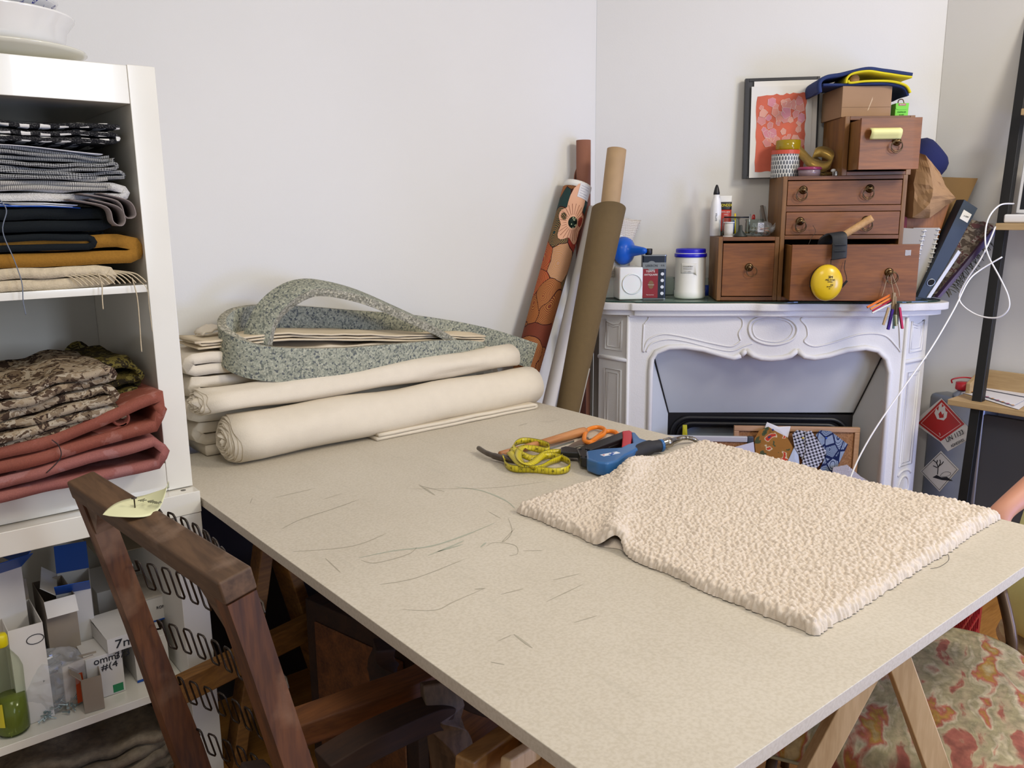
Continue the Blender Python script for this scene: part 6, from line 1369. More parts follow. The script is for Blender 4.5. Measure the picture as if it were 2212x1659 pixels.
BN = plain('navy_binder_card', '2a3645', .5, bmp=.1)
dep = Vector((.0, .068, .0)); 
def quadslab(nm, q, off, m, parent, bev=0): 
    bm = B(); a = [bm.verts.new(p) for p in q]; c = [bm.verts.new(p+off) for p in q]; bm.faces.new(a); bm.faces.new(c[::-1])
    for i in range(4): bm.faces.new((a[i], a[(i+1) % 4], c[(i+1) % 4], c[i]))
    return obj(nm, bm, m, parent, bev=bev)
quadslab('spine', [A1, A2_, A3, A4], dep*.02, BN, bn, .001); 
quadslab('cover', [A1+dep*.021, A1.lerp(A2_, .06)+dep*.021, A4.lerp(A3, .06)+dep*.021, A4+dep*.021], dep, BN, bn); quadslab('cover', [A2_.lerp(A1, .06)+dep*.021, A2_+dep*.021, A3+dep*.021, A3.lerp(A4, .06)+dep*.021], dep, BN, bn)
quadslab('papers', [A1.lerp(A2_, .12)+dep*.06, A1.lerp(A2_, .85)+dep*.06, A4.lerp(A3, .85).lerp(A1.lerp(A2_, .85), .06)+dep*.06, A4.lerp(A3, .12).lerp(A1, .06)+dep*.06], dep*.85, PAPERW, bn)
sx = (A2_-A1).normalized(); sz = (A4-A1).normalized(); sn = sx.cross(sz).normalized(); sn = -sn if sn.y > 0 else sn
def onspine(a, b): return A1.lerp(A2_, a).lerp(A4.lerp(A3, a), b)+sn*.001
obj('finger_ring', tube(B(), [onspine(.5, .17)+sx*.0135*math.cos(k*PI/12)+sz*.0135*math.sin(k*PI/12) for k in range(24)], .0018, 6, closed=True), STEEL, bn, smooth=True)
bm = B(); bm.faces.new([bm.verts.new(onspine(.5, .17)+sn*.0004+sx*.012*math.cos(k*PI/12)+sz*.012*math.sin(k*PI/12)) for k in range(24)]); obj('finger_hole', bm, plain('hole_black', '08080a', .8), bn)
lbq = [onspine(.25, .83), onspine(.85, .83), onspine(.85, .92), onspine(.25, .92)]
lbl = quadslab('spine_label', lbq, sn*.0006, PAPERW, bn); Mt = Matrix.Translation((lbq[0]+lbq[2])/2+sn*.0012) @ Matrix((sx, sz, -sx.cross(sz) if sx.cross(sz).dot(sn) < 0 else sx.cross(sz))).transposed().to_4x4()
tx = text(lbl, 'DIVERS', .007, (0, 0, 0), (0, 0, 0), INK, depth=.0003); tx.matrix_local = Mt
for k, (x0, lb) in enumerate(((1952, 'left of two grey spiral notebooks beside the binder'), (1978, 'right of two grey spiral notebooks beside the binder'))):
    t, o = LB('notebook', lb, 'notebook', 1.17+.03*k, .24-.035*k, ZT, group=None)
    v_ = .24-.035*k; q = [L(x0-25+k*6, 642, v_, o), L(x0+8+k*6, 642, v_, o), L(x0+45+k*4, 495-k*3, v_, o), L(x0-5, 492, v_, o)]
    quadslab('cover', q, Vector((0, .006, 0)), plain('grey_cover_%d' % k, ('9a948a', 'aaa59b')[k], .6), t)
    e0, e1 = q[1], q[2]; N = 15; bm = B()
    sp_ = B()
    for j in range(N): 
        c = e0.lerp(e1, (j+.5)/N)+Vector((.003, .002, 0)); tube(sp_, [c+Vector((-.002+.008*math.cos(a*PI/5), .006*math.sin(a*PI/5), .003*a/10)) for a in range(10)], .0024, 5, closed=True)
    tube(sp_, [e0+Vector((.003, .002, 0)), e1+Vector((.003, .002, 0))], .0024, 6)
    obj('spiral_binding', sp_, plain('white_coil', 'd8d8d6', .4), t, smooth=True)
slabq('folder', 'thin dark red folder edge beside the chest', 'folder', [(1948, 520, .20), (1957, 520, .20), (1960, 470, .20), (1951, 465, .20)], .004, plain('dark_red_card', '7a2228', .6), (1.17, .20, ZT))
mag = [('magazine', 'magazine with a floral cover, wedged against the binder', [(2002, 643, .24), (2010, 644, .24), (2076, 545, .24), (2070, 540, .24)], 'd5d6da'), ('magazine', 'magazine with a purple and white spine, rightmost of the leaning papers', [(2024, 643, .24), (2032, 643, .24), (2156, 500, .24), (2146, 494, .24)], '4a3350')]
for k, (nm, lb, q, c) in enumerate(mag):
    t, o = slabq(nm, lb, 'magazine', q, .03, plain('magazine_'+c, c, .35), (1.28+.03*k, .22-.02*k, ZT), 'pages')
t, o = LB('tapestry_sample', 'leaf patterned tapestry sample draped between the magazines', 'fabric', 1.27, .19, ZT)
q = [L(2008, 640, .222, o), L(2024, 642, .222, o), L(2152, 484, .232, o), L(2080, 470, .222, o)]
obj('cloth', sheet(B(), lambda u, v: q[0].lerp(q[1], u).lerp(q[3].lerp(q[2], u), v)+Vector((0, .01*nz(u*4, v*6)+.02*math.sin(u*3), .004*nz(u*8, v*9))), 16, 20, .006), leafy('grey_tapestry', ['4a403a', '7d7062', '5b4f46', '9c9080', '6f4a48', 'b0a696'], 36, '3b332c'), t, smooth=True)
t, o = LB('tassel_trim', 'brown and green tassel trimming hanging out under the magazines', 'trimming', 1.33, .18, 1.20)
bm = B(); rr_ = random.Random(4)
for k in range(60):
    f = k/60; a = L(2040+90*f, 628-120*f, .19, o); d_ = Vector((rr_.uniform(.005, .045), rr_.uniform(-.02, .01), rr_.uniform(-.035, -.008)))
    tube(bm, smoothpath([a, a+d_*.5+Vector((0, 0, .004)), a+d_], 3), .0014, 4, cap=False)
for f in bm.faces: f.material_index = 0
obj('tassels', bm, plain('brown_green_fringe', '4f4a33', .9, var=.5, vs=30), t)
# paper bag
t, o = LB('paper_bag', 'crumpled brown kraft paper bag hanging beside the chest', 'paper bag', 1.20, .24, 1.40)
KB = plain('kraft_bag_paper', 'a3805b', .8, var=.04, vs=12, bmp=.15, bs=40)
bag = [(L(1966, 330, .22, o), L(1985, 330, .24, o), L(2000, 335, .27, o), L(2030, 372, .26, o)),
       (L(1964, 400, .21, o), L(1975, 396, .25, o), L(2016, 400, .29, o), L(2045, 405, .25, o)),
       (L(1962, 468, .20, o), L(1972, 470, .24, o), L(2010, 440, .29, o), L(2064, 428, .24, o)),
       (L(1960, 472, .19, o), L(1996, 472, .23, o), L(2008, 470, .25, o), L(2066, 430, .22, o))]
bm = B(); G = []
back = Vector((0, .07, .0))
rows = []
for r in bag: rows.append([p for p in r]+[r[3]+back, r[2]+back, r[1]+back, r[0]+back])
V_ = rings(bm, rows); bmesh.ops.subdivide_edges(bm, edges=bm.edges[:], cuts=4, use_grid_fill=True)
for v in bm.verts: v.co += Vector((.0, 1, .3))*.010*nz(v.co.x*34, v.co.z*34, 1)+Vector((.004*nz(v.co.z*50, 3), 0, 0))
obj('bag', bm, KB, t)
# hat
t, o = LB('hat', 'dark blue felt hat perched behind the paper bag', 'hat', 1.255, .13, 1.60)
hc = L(2000, 345, .14, o); axh = Vector((.70, -.22, .62)).normalized(); Mh = Matrix.Translation(hc) @ axh.to_track_quat('Z', 'Y').to_matrix().to_4x4()
hat = obj('crown', lathe(B(), [(.082, -.040), (.083, -.020), (.082, .008), (.076, .032), (.064, .050), (.045, .060), (.02, .060), (0, .056)], 40, Mh), plain('navy_felt', '1d2350', .95, bmp=.3, bs=300), t, smooth=True)
obj('band', lathe(B(), [(.0835, -.040), (.085, -.038), (.085, -.008), (.0835, -.006)], 40, Mh, cap=False), plain('blue_hat_band', '1d3f86', .7), t, smooth=True)
obj('brim', lathe(B(), [(.080, -.042), (.094, -.046), (.106, -.042), (.107, -.040), (.095, -.043), (.080, -.038)], 40, Mh, cap=False), plain('blue_hat_band', ''), t, smooth=True)

# ============================================================ right wall: ladder desk
BLM = plain('black_metal_frame', '151515', .45); OAKV = wood('pale_oak_board', 'a3865c', 'c1a579', .5, 'y', 1.2)
ld = thing('ladder_desk', 'black framed ladder desk with pale oak shelves against the right wall', 'desk', (3.25, 1.1, 0)); lo_ = Vector((3.25, 1.1, 0))
pt, pb = P(2207, 200, X=3.43), P(2094, 1000, X=3.20)
dz = (pt-pb); p_t = pt+dz*(.25); p_b = pb-dz*(pb.z/dz.z)
obj('post', bar(B(), p_b-lo_, p_t-lo_, .034, .034, (0, 1, 0)), BLM, ld, bev=.002)
obj('post', bar(B(), p_b-lo_-Vector((0, .70, 0)), p_t-lo_-Vector((0, .70, 0)), .034, .034, (0, 1, 0)), BLM, ld, bev=.002)
cz = .722; c1 = P(2047, 862, Z=cz+.0)
obj('desk_board', box(B(), c1.x-lo_.x, XC-.012-lo_.x, .36-lo_.y, c1.y-lo_.y, cz-.022, cz), OAKV, ld, bev=.002)
wl = P(2090, 845, Y=c1.y-.012)
obj('side_lip', prism(B(), [(wl.x-lo_.x, cz+.0002), (XC-.014-lo_.x, cz+.0002), (XC-.014-lo_.x, cz+.085), (wl.x-lo_.x, cz+.042)], c1.y-.020-lo_.y, c1.y-.004-lo_.y), OAKV, ld, bev=.002)
obj('back_lip', box(B(), XC-.028-lo_.x, XC-.014-lo_.x, .36-lo_.y, c1.y-.0205-lo_.y, cz+.0002, cz+.085), OAKV, ld, bev=.002)
us = P(2153, 482, X=3.25); zu = us.z
obj('upper_shelf', box(B(), 3.24-lo_.x, XC-.012-lo_.x, .36-lo_.y, us.y-lo_.y, zu-.024, zu), OAKV, ld, bev=.002)
us2 = P(2207, 235, X=3.34); obj('top_shelf', box(B(), 3.335-lo_.x, XC-.012-lo_.x, .36-lo_.y, us2.y-lo_.y, us2.z-.022, us2.z), OAKV, ld, bev=.002)
lpY = P(2168, 465, X=3.262).y
t = thing('laptop', 'small white laptop with a dark screen at the right edge on the upper shelf', 'laptop', (3.262, lpY, zu+.0008)); lp = t.location
WG = plain('glossy_white_plastic', 'e6e6e8', .2, coat=.4)
obj('base', box(B(), 0, .165, -.27, 0, 0, .030), WG, t, bev=.006); obj('keyboard', box(B(), .02, .12, -.255, -.012, .0302, .0315), plain('dark_keys', '1c1c22', .4), t)
hx = 3.262+.125; q0_ = P(2196, 428, X=hx)-lp
sc_ = obj('lid', box(B(), 0, .012, -.25, 0, 0, .19), WG, t, bev=.005, loc=(.125, q0_.y, .032), rot=(0, .12, 0)); obj('screen', box(B(), -.0008, -.0001, -.236, -.014, .014, .176), plain('dark_screen', '12141c', .15), sc_)
# cable
cab = [(2190, 440, 3.30), (2160, 443, 3.22), (2136, 470, 3.15), (2128, 510, 3.12), (2134, 550, 3.12), (2160, 600, 3.12), (2178, 640, 3.12), (2178, 668, 3.12), (2155, 686, 3.12), (2115, 682, 3.12), (2082, 662, 3.12), (2072, 640, 3.12), (2088, 605, 3.12), (2118, 560, 3.12), (2138, 520, 3.15), (2150, 490, 3.22)]
pts = [P(x, y, X=X) for x, y, X in cab]
t = thing('cable', 'white charging cable looping beside the ladder desk post', 'cable', pts[0]); obj('cord', tube(B(), [p-pts[0] for p in smoothpath(pts, 6)], .0028, 8), plain('white_cord', 'e4e4e6', .4), t, smooth=True)
cab2 = [(2165, 555, 3.13), (2115, 585, 3.1), (2090, 610, 3.05), (2060, 670, 2.95), (2010, 755, 2.8), (1950, 840, 2.65), (1895, 920, 2.5), (1860, 980, 2.4), (1838, 1030, 2.3), (1830, 1060, 2.28), (1832, 1100, 2.26)]
pts = [P(x, y, X=X) for x, y, X in cab2]; pts.append(Vector((2.2, 1.3, .3))); pts.append(Vector((2.1, 1.3, .01)))
t = thing('cable', 'white cable running diagonally down in front of the fireplace', 'cable', pts[0]); obj('cord', tube(B(), [p-pts[0] for p in smoothpath(pts, 6)], .0026, 8), plain('white_cord', ''), t, smooth=True)
# papers on the desk
for k, (px, lb) in enumerate((([(2078, 848), (2200, 885), (2235, 860), (2150, 825)], 'lowest sheet of the printed papers on the desk board'), ([(2085, 842), (2190, 876), (2240, 850), (2160, 815)], 'printed paper with an orange checked border on the desk'), ([(2112, 838), (2240, 862), (2300, 800), (2130, 820)], 'blank white sheet on top of the printed papers'))):
    z = cz+.002+.005*k; q = [P(x, y, Z=z) for x, y in px]; t = thing('paper', lb, 'paper', q[0]); bm = B(); a = [bm.verts.new(p-q[0]) for p in q]; c = [bm.verts.new(p-q[0]+Vector((0, 0, .0012))) for p in q]
    bm.faces.new(a); bm.faces.new(c[::-1])
    for i in range(4): bm.faces.new((a[i], a[(i+1) % 4], c[(i+1) % 4], c[i]))
    sh = obj('sheet', bm, plain('white_paper_cool', 'dcdbe0', .7), t)
    if k == 1:
        for j in range(9):
            p_ = P(2100+j*11, 846+j*3.6, Z=z+.0016)-q[0]; obj('printed_square', box(B(), -.005, .005, -.005, .005, 0, .0003, Matrix.Translation(p_) @ Matrix.Rotation(j*.7, 4, 'Z')), plain('orange_square', ('c98a3c', 'b3567a')[j % 2], .6) if j % 2 == 0 else plain('pink_square', 'b3567a', .6), sh)
# solvent drum with hazard stickers
t = thing('solvent_canister', 'grey metal canister with red cap and hazard stickers behind the desk post', 'canister', (3.335, 1.30, 0)); o3 = Vector((3.335, 1.30, 0))
# box-shaped canister whose face looks at the room (local frame turned to the chimney direction)
ca, cb_ = P(1992, 1000, X=3.385), P(2108, 1000, X=3.285)
GRM = plain('galvanised_grey', '8f949b', .3, .75, var=.1, vs=4)
n_ = Vector((-(ca.y-cb_.y), (ca.x-cb_.x), 0)).normalized(); n_ = n_ if n_.x > 0 else -n_
ztp = P(2050, 858, X=3.34).z
bm = B(); base_ = [Vector((ca.x, ca.y, 0)), Vector((cb_.x, cb_.y, 0)), Vector((cb_.x, cb_.y, 0))+n_*.095, Vector((ca.x, ca.y, 0))+n_*.095]
prism(bm, [((p-o3).x, (p-o3).y) for p in base_], .02, ztp, 'xy'); can = obj('body', bm, GRM, t, bev=.02)
cpc = (base_[0]+base_[1])/2+n_*.048-(base_[1]-base_[0])*.04-o3
obj('neck', lathe(B(), [(.036, ztp-.002), (.034, ztp+.012), (.020, ztp+.022), (.020, ztp+.030), (0, ztp+.030)], 24, Matrix.Translation((cpc.x, cpc.y, 0))), GRM, t, smooth=True)
obj('cap', lathe(B(), [(0, ztp+.030), (.026, ztp+.030), (.028, ztp+.034), (.027, ztp+.058), (0, ztp+.060)], 24, Matrix.Translation((cpc.x, cpc.y, 0))), REDP, t, smooth=True)
obj('cap_handle', tube(B(), smoothpath([(cpc.x-.03, cpc.y+.03, ztp+.055), (cpc.x-.032, cpc.y+.03, ztp+.070), (cpc.x+.0, cpc.y, ztp+.078), (cpc.x+.034, cpc.y-.034, ztp+.070), (cpc.x+.034, cpc.y-.034, ztp+.055)], 5), .003, 6), REDP, t, smooth=True)
ex = (base_[1]-base_[0]).normalized(); pn = -n_
def F(px, py, off=.001):      # point on the canister's face
    d = RW @ Vector((px-CX, -(py-CY), -F_PX)); tt = (base_[0]-EYE).dot(n_)/d.dot(n_); return EYE+d*tt+pn*off-o3
def face(nm, px, m, off=.001, parent=None):
    bm = B(); a = [bm.verts.new(F(x, y, off)) for x, y in px]; b_ = [bm.verts.new(F(x, y, off-.0006)) for x, y in px]; bm.faces.new(a); bm.faces.new(b_[::-1])
    for i in range(len(a)): bm.faces.new((a[i], a[(i+1) % len(a)], b_[(i+1) % len(a)], b_[i]))
    return obj(nm, bm, m, parent or t)
SW = plain('sticker_offwhite', 'd9d8d2', .5); SR = plain('sticker_red', 'b5251f', .4)
s1 = face('hazard_sticker', [(1972, 912), (2034, 860), (2090, 920), (2100, 945), (2048, 975), (2032, 955)], SW, .0012)
face('red_diamond', [(1984, 914), (2035, 863), (2084, 916), (2033, 953)], SR, .0022, s1); face('white_line', [(1990, 914), (2035, 869), (2078, 916), (2033, 947)], plain('thin_white_line', 'e2b8b2', .5), .0026, s1); face('red_field', [(1992, 914), (2035, 871), (2076, 916), (2033, 945)], SR, .0030, s1)
fl_ = [(2026, 905), (2020, 892), (2024, 882), (2028, 888), (2030, 876), (2036, 870), (2036, 880), (2042, 876), (2044, 888), (2048, 890), (2046, 902), (2040, 908)]
face('flame_symbol', fl_, SW, .0036, s1); face('flame_heart', [(2031, 903), (2029, 894), (2034, 888), (2037, 896), (2040, 892), (2040, 902)], SR, .0040, s1)
def ftext(s, px, py, size, ang, m, parent):
    tx = text(parent, s, size, (0, 0, 0), (0, 0, 0), m, depth=.0003); X_ = (ex*math.cos(ang)+Vector((0, 0, 1))*math.sin(ang)).normalized(); Z_ = pn; Y_ = Z_.cross(X_)
    if Y_.z < 0: X_ = X_; Y_ = -Y_; 
    tx.matrix_local = Matrix.Translation(F(px, py, .0046)) @ Matrix((X_, Y_, X_.cross(Y_))).transposed().to_4x4()
ftext('3', 2032, 938, .016, .5, SW, s1); ftext('UN 1133', 2064, 942, .026, .62, INK, s1); ftext('ADHESIVES', 2070, 957, .015, .62, INK, s1)
s2 = face('environment_sticker', [(1988, 1018), (2033, 974), (2072, 1014), (2030, 1062)], SW, .0012)
bm = B(); tube(bm, [F(x, y, .002) for x, y in ((1992, 1018), (2033, 978), (2068, 1014), (2030, 1058))], .0009, 4, closed=True); obj('border', bm, INK, s2)
bm = B()
for q in ([(2026, 1025), (2027, 1010), (2024, 1000), (2017, 994)], [(2027, 1010), (2032, 1000), (2031, 993)], [(2027, 1008), (2035, 1002), (2039, 997)], [(2024, 1002), (2026, 994)], [(2017, 1006), (2025, 1010)]): tube(bm, smoothpath([F(x, y, .002) for x, y in q], 4), .0017, 5)
obj('dead_tree', bm, INK, s2); face('ground_mark', [(2015, 1031), (2024, 1026), (2034, 1031), (2046, 1030), (2058, 1039), (2036, 1037)], INK, .002, s2)
bm = B(); tube(bm, smoothpath([F(x, y, .002) for x, y in ((2032, 1028), (2040, 1020), (2052, 1020), (2054, 1025), (2044, 1029))], 4, True), .0006, 4, closed=True); obj('fish_mark', bm, INK, s2)
t = thing('grey_panel', 'dark grey panel standing under the desk board', 'panel', (3.30, .45, 0)); obj('panel', box(B(), 0, .02, 0, .80, .03, .66), plain('dark_grey_panel', '4b4c50', .6), t, bev=.002)

# ============================================================ right foreground: patterned chair, crate, seated person
FLAME = tex('flame_stitch_fabric', 'noise', 6.5, [(.30, '7f463c'), (.40, '8f5646'), (.44, 'a09072'), (.51, '8b8262'), (.56, 'ada084'), (.61, '9a5646'), (.65, '93702f'), (.72, 'a3926c')], .9, mscale=(1.0, 3.0, 1), rot=(0, 0, 1.0), warp=.09, wscale=10, bmp=.5, detail=7, second=('noise', 60, (1, 1, 1), [(.3, (.2, .2, .2)), (.7, (.8, .8, .8))], 'OVERLAY', .45))
c_ = Vector((1.60, .75, 0)); t = thing('upholstered_chair', 'chair with a flame stitch patterned seat and brown tubular uprights', 'chair', c_, math.radians(25))
bm = B(); pr_ = rrect(.58, .60, .12, 8); rr = []
for k, (s, z) in enumerate(((.96, .395), (1.0, .405), (1.0, .445), (.985, .460), (.95, .468), (.80, .474), (.4, .477), (.05, .478))): rr.append([Vector((a*s, b_*s, z)) for a, b_ in pr_])
rings(bm, rr); obj('seat', bm, FLAME, t, smooth=True)
bm = B(); tube(bm, [Vector((a*1.004, b_*1.0, .404)) for a, b_ in pr_], .0035, 6, closed=True); obj('piping', bm, plain('cream_piping', '8f8568', .8), t, smooth=True)
TUB = plain('brown_tube_metal', '5a4532', .35, .6)
for sx, sy in ((-1, -1), (1, -1), (-1, 1), (1, 1)):
    obj('leg', tube(B(), [(sx*.24, sy*.17, .395), (sx*.27, sy*.20, 0)], .011, 10), TUB, t, smooth=True)
q0 = P(2186, 1385, Z=.47)-c_; Mq = Matrix.Rotation(math.radians(-25), 4, 'Z'); q1 = P(2160, 1262, X=(q0+c_).x+.03)-c_
obj('upright', tube(B(), smoothpath([Mq @ (q0-Vector((0, 0, .12))), Mq @ q0, Mq @ q1], 4), .0125, 12), TUB, t, smooth=True)
obj('upright_cap', lathe(B(), [(0, 0), (.020, 0), (.022, .004), (.020, .016), (0, .018)], 18, Matrix.Translation(Mq @ q1)), plain('beige_cap', 'b7a58d', .5), t, smooth=True)
cr = thing('plastic_crate', 'red plastic crate with slotted sides on the floor behind the chair', 'crate', (2.17, .86, 0), math.radians(10))
CRR = plain('red_crate_plastic', '9c1826', .35)
def wallslots(nm, L_, H_, M):
    bm = B(); box(bm, 0, L_, 0, .005, 0, .05, M); box(bm, 0, L_, 0, .005, H_-.045, H_, M); 
    for x in (0, L_-.03): box(bm, x, x+.03, 0, .005, .0501, H_-.0451, M)
    n = int(L_/.028)
    for k in range(1, n): box(bm, .03+(L_-.06)*k/n-.003, .03+(L_-.06)*k/n+.003, .0005, .0045, .0501, H_-.0451, M)
    for z in (.10, .15, .20): box(bm, .0301, L_-.0301, .0002, .0048, z, z+.010, M)
    box(bm, -.006, L_+.006, -.006, .010, H_+.0001, H_+.014, M); obj(nm, bm, CRR, cr)
Hc = .34
wallslots('side', .55, Hc, Matrix.Translation((0, 0, 0))); wallslots('side', .55, Hc, Matrix.Translation((0, .36, 0)) ); wallslots('side', .36, Hc, Matrix.Translation((.0, .0, 0)) @ Matrix.Rotation(PI/2, 4, 'Z')); wallslots('side', .36, Hc, Matrix.Translation((.555, .0, 0)) @ Matrix.Rotation(PI/2, 4, 'Z'))
obj('base', box(B(), .0, .55, 0, .36, 0, .004), CRR, cr)
obj_ = thing('cloth_bundle', 'grey cloth piled inside the red crate', 'cloth', (2.42, 1.10, .006)); obj('cloth', crumple(.42, .28, .24, 5), plain('grey_cloth_dark', '5d5c5e', .9), obj_, smooth=True)
# seated person, only a forearm and the hip reach the frame
SKIN = plain('skin', 'b98268', .55, var=.05, vs=20); SHIRT = plain('pale_yellow_cloth', 'e6e298', .9, var=.04, vs=12, bmp=.2, bs=60)
pe = thing('person', 'seated person in pale yellow, only forearm and hip visible at the right edge', 'person', (2.33, .61, 0))
def skin_obj(nm, verts, edges, rad, m, parent, sub=2):
    me = bpy.data.meshes.new(nm); me.from_pydata([Vector(v) for v in verts], edges, []); o = bpy.data.objects.new(nm, me); COL.objects.link(o); o.parent = parent; me.materials.append(m)
    s = o.modifiers.new('skin', 'SKIN'); s.use_smooth_shade = True
    for v, r in zip(me.skin_vertices[0].data, rad): v.radius = (r, r) if not isinstance(r, tuple) else r
    me.skin_vertices[0].data[0].use_root = True
    b_ = o.modifiers.new('sub', 'SUBSURF'); b_.levels = sub; b_.render_levels = sub; return o
pw = pe.location.copy()
wr = Vector((1.958, .676, .752))-pw; el = Vector((2.20, .615, .862))-pw
bv = [(0, 0, .50), (.03, -.01, .68), (.06, -.03, .88), (.08, -.05, 1.02), (.08, -.06, 1.10), (.06, -.09, 1.22), (.05, -.11, 1.29),
      (.05, .10, .99), el, wr,
      (.14, -.20, .99), (.22, -.36, .78), (.16, -.52, .66),
      (.05, .05, .49), (.17, -.36, .50), (.18, -.40, .12), (.20, -.50, .05),
      (-.08, -.06, .49), (-.02, -.44, .50), (-.02, -.48, .12), (.0, -.58, .05)]
be = [(0, 1), (1, 2), (2, 3), (3, 4), (4, 5), (5, 6), (3, 7), (7, 8), (8, 9), (3, 10), (10, 11), (11, 12), (0, 13), (13, 14), (14, 15), (15, 16), (0, 17), (17, 18), (18, 19), (19, 20)]
br = [.10, .095, .10, .08, .050, .085, .06, .050, .037, .024, .050, .040, .026, .07, .052, .042, .035, .07, .052, .042, .035]
# the near hand curls over the table's rim: palm, four fingers, thumb (same surface as the body)
h0 = Vector(bv[9]); hd_ = Vector((-.30, .03, -.95)).normalized(); dn = Vector((-.75, .1, .1)).normalized(); sd_ = Vector((0.1, 1, .05)).normalized()
i0 = len(bv); bv += [h0+hd_*.040, h0+hd_*.080]; be += [(9, i0), (i0, i0+1)]; br += [(.034, .017), (.036, .015)]; pm = i0+1
for off, ln in ((-.028, .060), (-.009, .072), (.010, .068), (.028, .054)):
    i1 = len(bv); b0_ = h0+hd_*.082+sd_*off; bv += [b0_, b0_+hd_*ln*.5-dn*.004, b0_+hd_*ln*.85-dn*.014]; be += [(pm, i1), (i1, i1+1), (i1+1, i1+2)]; br += [.0095, .0085, .007]
i1 = len(bv); bv += [h0+hd_*.03+sd_*.036-dn*.004, h0+hd_*.062+sd_*.052-dn*.012]; be += [(i0, i1), (i1, i1+1)]; br += [.011, .009]
bv = [tuple(v) for v in bv]
skin_obj('body', bv, be, br, SKIN, pe)
def limb(bm, pts, rad, n=20, folds_=.004, sd=0):
    q = smoothpath(pts, 6); rs = [r.x for r in smoothpath([(r, 0, 0) for r in rad], 6)]
    s0 = len(bm.verts); tube(bm, q, rs, n)
    bm.verts.ensure_lookup_table()
    for v in bm.verts[s0:]:
        k = nz(v.co.x*9+sd, v.co.y*9, v.co.z*16)*folds_; v.co += Vector((k, k, 0))
bm = B(); limb(bm, [(.0, -.0, .37), (0, 0, .48), (.02, -.01, .62), (.05, -.02, .80), (.07, -.04, .96), (.08, -.055, 1.05), (.08, -.06, 1.09)], [.15, .168, .150, .152, .145, .105, .062], 28, .012)
limb(bm, [(.07, -.02, 1.00), (.04, .09, .99), (-.01, .085, .94), (-.06, .05, .90)], [.07, .066, .060, .058], 18, .006, 3); limb(bm, [(.09, -.08, 1.00), (.14, -.20, .99), (.17, -.27, .92)], [.07, .066, .060], 18, .006, 5)
obj('shirt', bm, SHIRT, pe, smooth=True)
bm = B(); limb(bm, [(.02, .02, .47), (.09, -.16, .485), (.17, -.36, .50), (.185, -.40, .38), (.19, -.41, .20), (.19, -.42, .12)], [.12, .098, .080, .072, .062, .058], 18, .008, 7)
limb(bm, [(-.02, .0, .47), (-.04, -.20, .485), (-.02, -.44, .50), (-.02, -.475, .38), (-.02, -.485, .20), (-.02, -.49, .12)], [.12, .098, .080, .072, .062, .058], 18, .008, 9)
obj('trousers', bm, SHIRT, pe, smooth=True)
hc_ = Vector(bv[5]); HR = plain('dark_hair', '2c1e16', .7)
obj('hair', lathe(B(), [(.05, -.02), (.095, .0), (.105, .05), (.085, .095), (.04, .118), (0, .122)], 24, Matrix.Translation(hc_+Vector((0, .02, .005)))), HR, pe, smooth=True)
for dy in (-.03, .03): obj('eye', lathe(B(), [(0, -.011), (.008, -.008), (.011, 0), (.008, .008), (0, .011)], 12, Matrix.Translation(hc_+Vector((dy, -.078, .02)))), WHITE, pe, smooth=True)
obj('nose', lathe(B(), [(.012, -.02), (.013, -.012), (.004, .022), (0, .024)], 10, Matrix.Translation(hc_+Vector((0, -.088, .0)))), SKIN, pe, smooth=True); obj('mouth', box(B(), -.02, .02, -.084, -.078, -.042, -.035, Matrix.Translation(hc_)), plain('lips', '9a5548', .5), pe, bev=.002)
st_ = thing('stool', 'simple wooden stool under the seated person', 'stool', (2.34, .60, 0)); obj('seat', lathe(B(), [(0, .31), (.17, .31), (.175, .32), (.17, .335), (0, .335)], 30), OAKV, st_, smooth=False)
for k in range(4): a = k*PI/2+.6; obj('leg', bar(B(), (.12*math.cos(a), .12*math.sin(a), .33), (.16*math.cos(a), .16*math.sin(a), 0), .028, .028), OAKV, st_, bev=.002)

# ============================================================ under the table
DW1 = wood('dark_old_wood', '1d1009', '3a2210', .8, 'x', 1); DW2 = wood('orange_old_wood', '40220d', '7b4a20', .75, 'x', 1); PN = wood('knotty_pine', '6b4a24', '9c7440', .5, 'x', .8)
def frame_thing(name, label, cat, parts, org):
    t = thing(name, label, cat, org); o = Vector(org)
    for nm, a, b_, w_, h_, m in parts: obj(nm, bar(B(), Vector(a)-o, Vector(b_)-o, w_, h_), m, t, bev=.004)
    return t
Yb = 1.80
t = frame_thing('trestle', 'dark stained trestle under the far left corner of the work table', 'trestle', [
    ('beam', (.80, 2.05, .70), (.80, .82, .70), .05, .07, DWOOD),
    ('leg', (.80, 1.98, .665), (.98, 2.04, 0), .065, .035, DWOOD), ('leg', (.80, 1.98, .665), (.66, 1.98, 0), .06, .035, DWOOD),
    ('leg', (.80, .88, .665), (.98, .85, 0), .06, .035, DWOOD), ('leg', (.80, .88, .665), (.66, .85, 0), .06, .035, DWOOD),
    ('stretcher', P(385, 1492, Y=1.86), P(775, 1300, Y=1.98), .035, .065, DWOOD)], (.80, 1.5, 0))
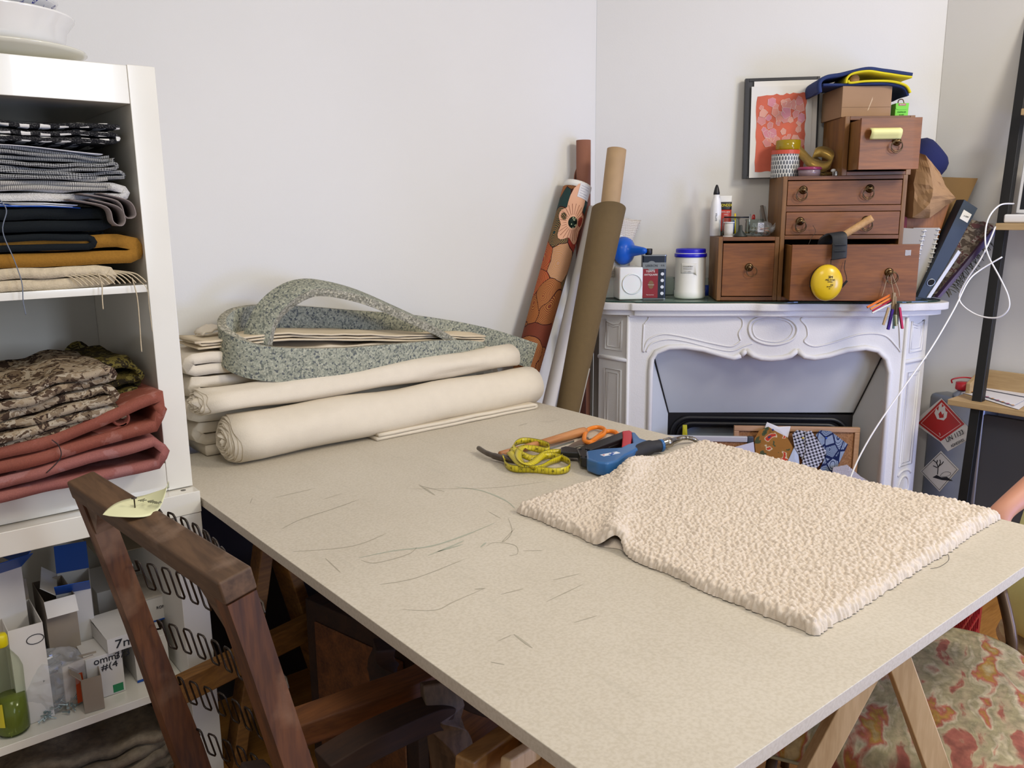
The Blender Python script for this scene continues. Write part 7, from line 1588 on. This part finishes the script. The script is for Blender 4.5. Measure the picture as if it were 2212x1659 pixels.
# pine crate
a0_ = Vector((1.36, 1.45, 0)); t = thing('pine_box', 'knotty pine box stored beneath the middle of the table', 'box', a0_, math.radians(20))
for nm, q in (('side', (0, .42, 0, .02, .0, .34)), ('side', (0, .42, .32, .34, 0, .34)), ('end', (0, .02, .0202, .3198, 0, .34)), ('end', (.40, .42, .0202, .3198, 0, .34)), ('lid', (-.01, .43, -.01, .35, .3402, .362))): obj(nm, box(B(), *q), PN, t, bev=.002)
a0_ = Vector((.92, 1.48, 0)); t = thing('shade_cabinet', 'dark brown wooden cabinet added to deepen the shade under the table', 'cabinet', a0_, math.radians(12))  # added dark bulk, keeps the space below the tabletop dim
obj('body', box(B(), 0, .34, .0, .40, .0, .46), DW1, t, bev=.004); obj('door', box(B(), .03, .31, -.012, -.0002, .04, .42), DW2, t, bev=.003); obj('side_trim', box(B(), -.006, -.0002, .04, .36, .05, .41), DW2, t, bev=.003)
# armchair frame lying under the table
def curve_bar(pts, r, m, parent, nm, o, w_=1.4):
    q = smoothpath([Vector(p)-o for p in pts], 6); bm = B(); rr = []
    for i, p in enumerate(q):
        tt = (q[min(i+1, len(q)-1)]-q[max(0, i-1)]).normalized(); s = tt.cross(Vector((0, 0, 1))).normalized(); u_ = s.cross(tt); rr.append([p+s*a*r*w_+u_*b_*r for a, b_ in ((-1, -1), (1, -1), (1, 1), (-1, 1))])
    rings(bm, rr); return obj(nm, bm, m, parent, bev=.004)
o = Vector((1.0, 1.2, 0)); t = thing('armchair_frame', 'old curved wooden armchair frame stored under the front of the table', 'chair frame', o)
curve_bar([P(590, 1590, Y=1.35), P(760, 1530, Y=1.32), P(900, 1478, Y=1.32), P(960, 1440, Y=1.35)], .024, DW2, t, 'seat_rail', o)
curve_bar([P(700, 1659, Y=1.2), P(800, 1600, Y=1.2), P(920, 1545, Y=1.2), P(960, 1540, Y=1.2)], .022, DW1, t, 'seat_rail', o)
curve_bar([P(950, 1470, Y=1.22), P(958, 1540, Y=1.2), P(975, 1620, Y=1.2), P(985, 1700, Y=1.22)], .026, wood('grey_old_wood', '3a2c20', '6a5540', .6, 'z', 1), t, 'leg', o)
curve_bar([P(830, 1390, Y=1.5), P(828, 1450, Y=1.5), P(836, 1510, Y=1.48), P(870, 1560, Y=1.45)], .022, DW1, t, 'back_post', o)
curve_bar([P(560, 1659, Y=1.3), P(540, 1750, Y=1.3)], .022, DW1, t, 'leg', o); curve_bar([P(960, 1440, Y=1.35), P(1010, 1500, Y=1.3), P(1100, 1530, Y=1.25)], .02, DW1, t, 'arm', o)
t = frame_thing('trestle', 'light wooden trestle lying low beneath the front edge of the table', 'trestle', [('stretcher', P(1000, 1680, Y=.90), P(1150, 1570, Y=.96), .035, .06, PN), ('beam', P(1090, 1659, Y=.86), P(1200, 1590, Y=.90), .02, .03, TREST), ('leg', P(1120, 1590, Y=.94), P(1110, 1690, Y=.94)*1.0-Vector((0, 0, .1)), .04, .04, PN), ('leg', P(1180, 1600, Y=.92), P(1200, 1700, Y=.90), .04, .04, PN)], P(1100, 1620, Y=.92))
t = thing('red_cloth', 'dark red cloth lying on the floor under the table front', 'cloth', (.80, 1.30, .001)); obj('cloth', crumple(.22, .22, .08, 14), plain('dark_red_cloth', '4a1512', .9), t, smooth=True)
t = thing('shade_bag', 'dark brown sack added to blacken the gap in front of the dark cabinet', 'bag', (1.16, 1.20, .001)); obj('bag', crumple(.24, .24, .26, 19), plain('shade_brown', '170f0b', .9), t, smooth=True)  # added near-black lump that stands in for deep shade mid-table
t = thing('shade_board', 'dark board added to darken the wall behind the trestle', 'board', (.66, 2.30, 0)); obj('board', box(B(), 0, 1.15, 0, .02, 0, .70), plain('shade_board', '241c19', .8), t)  # added dark sheet standing in for shade on the wall below the table
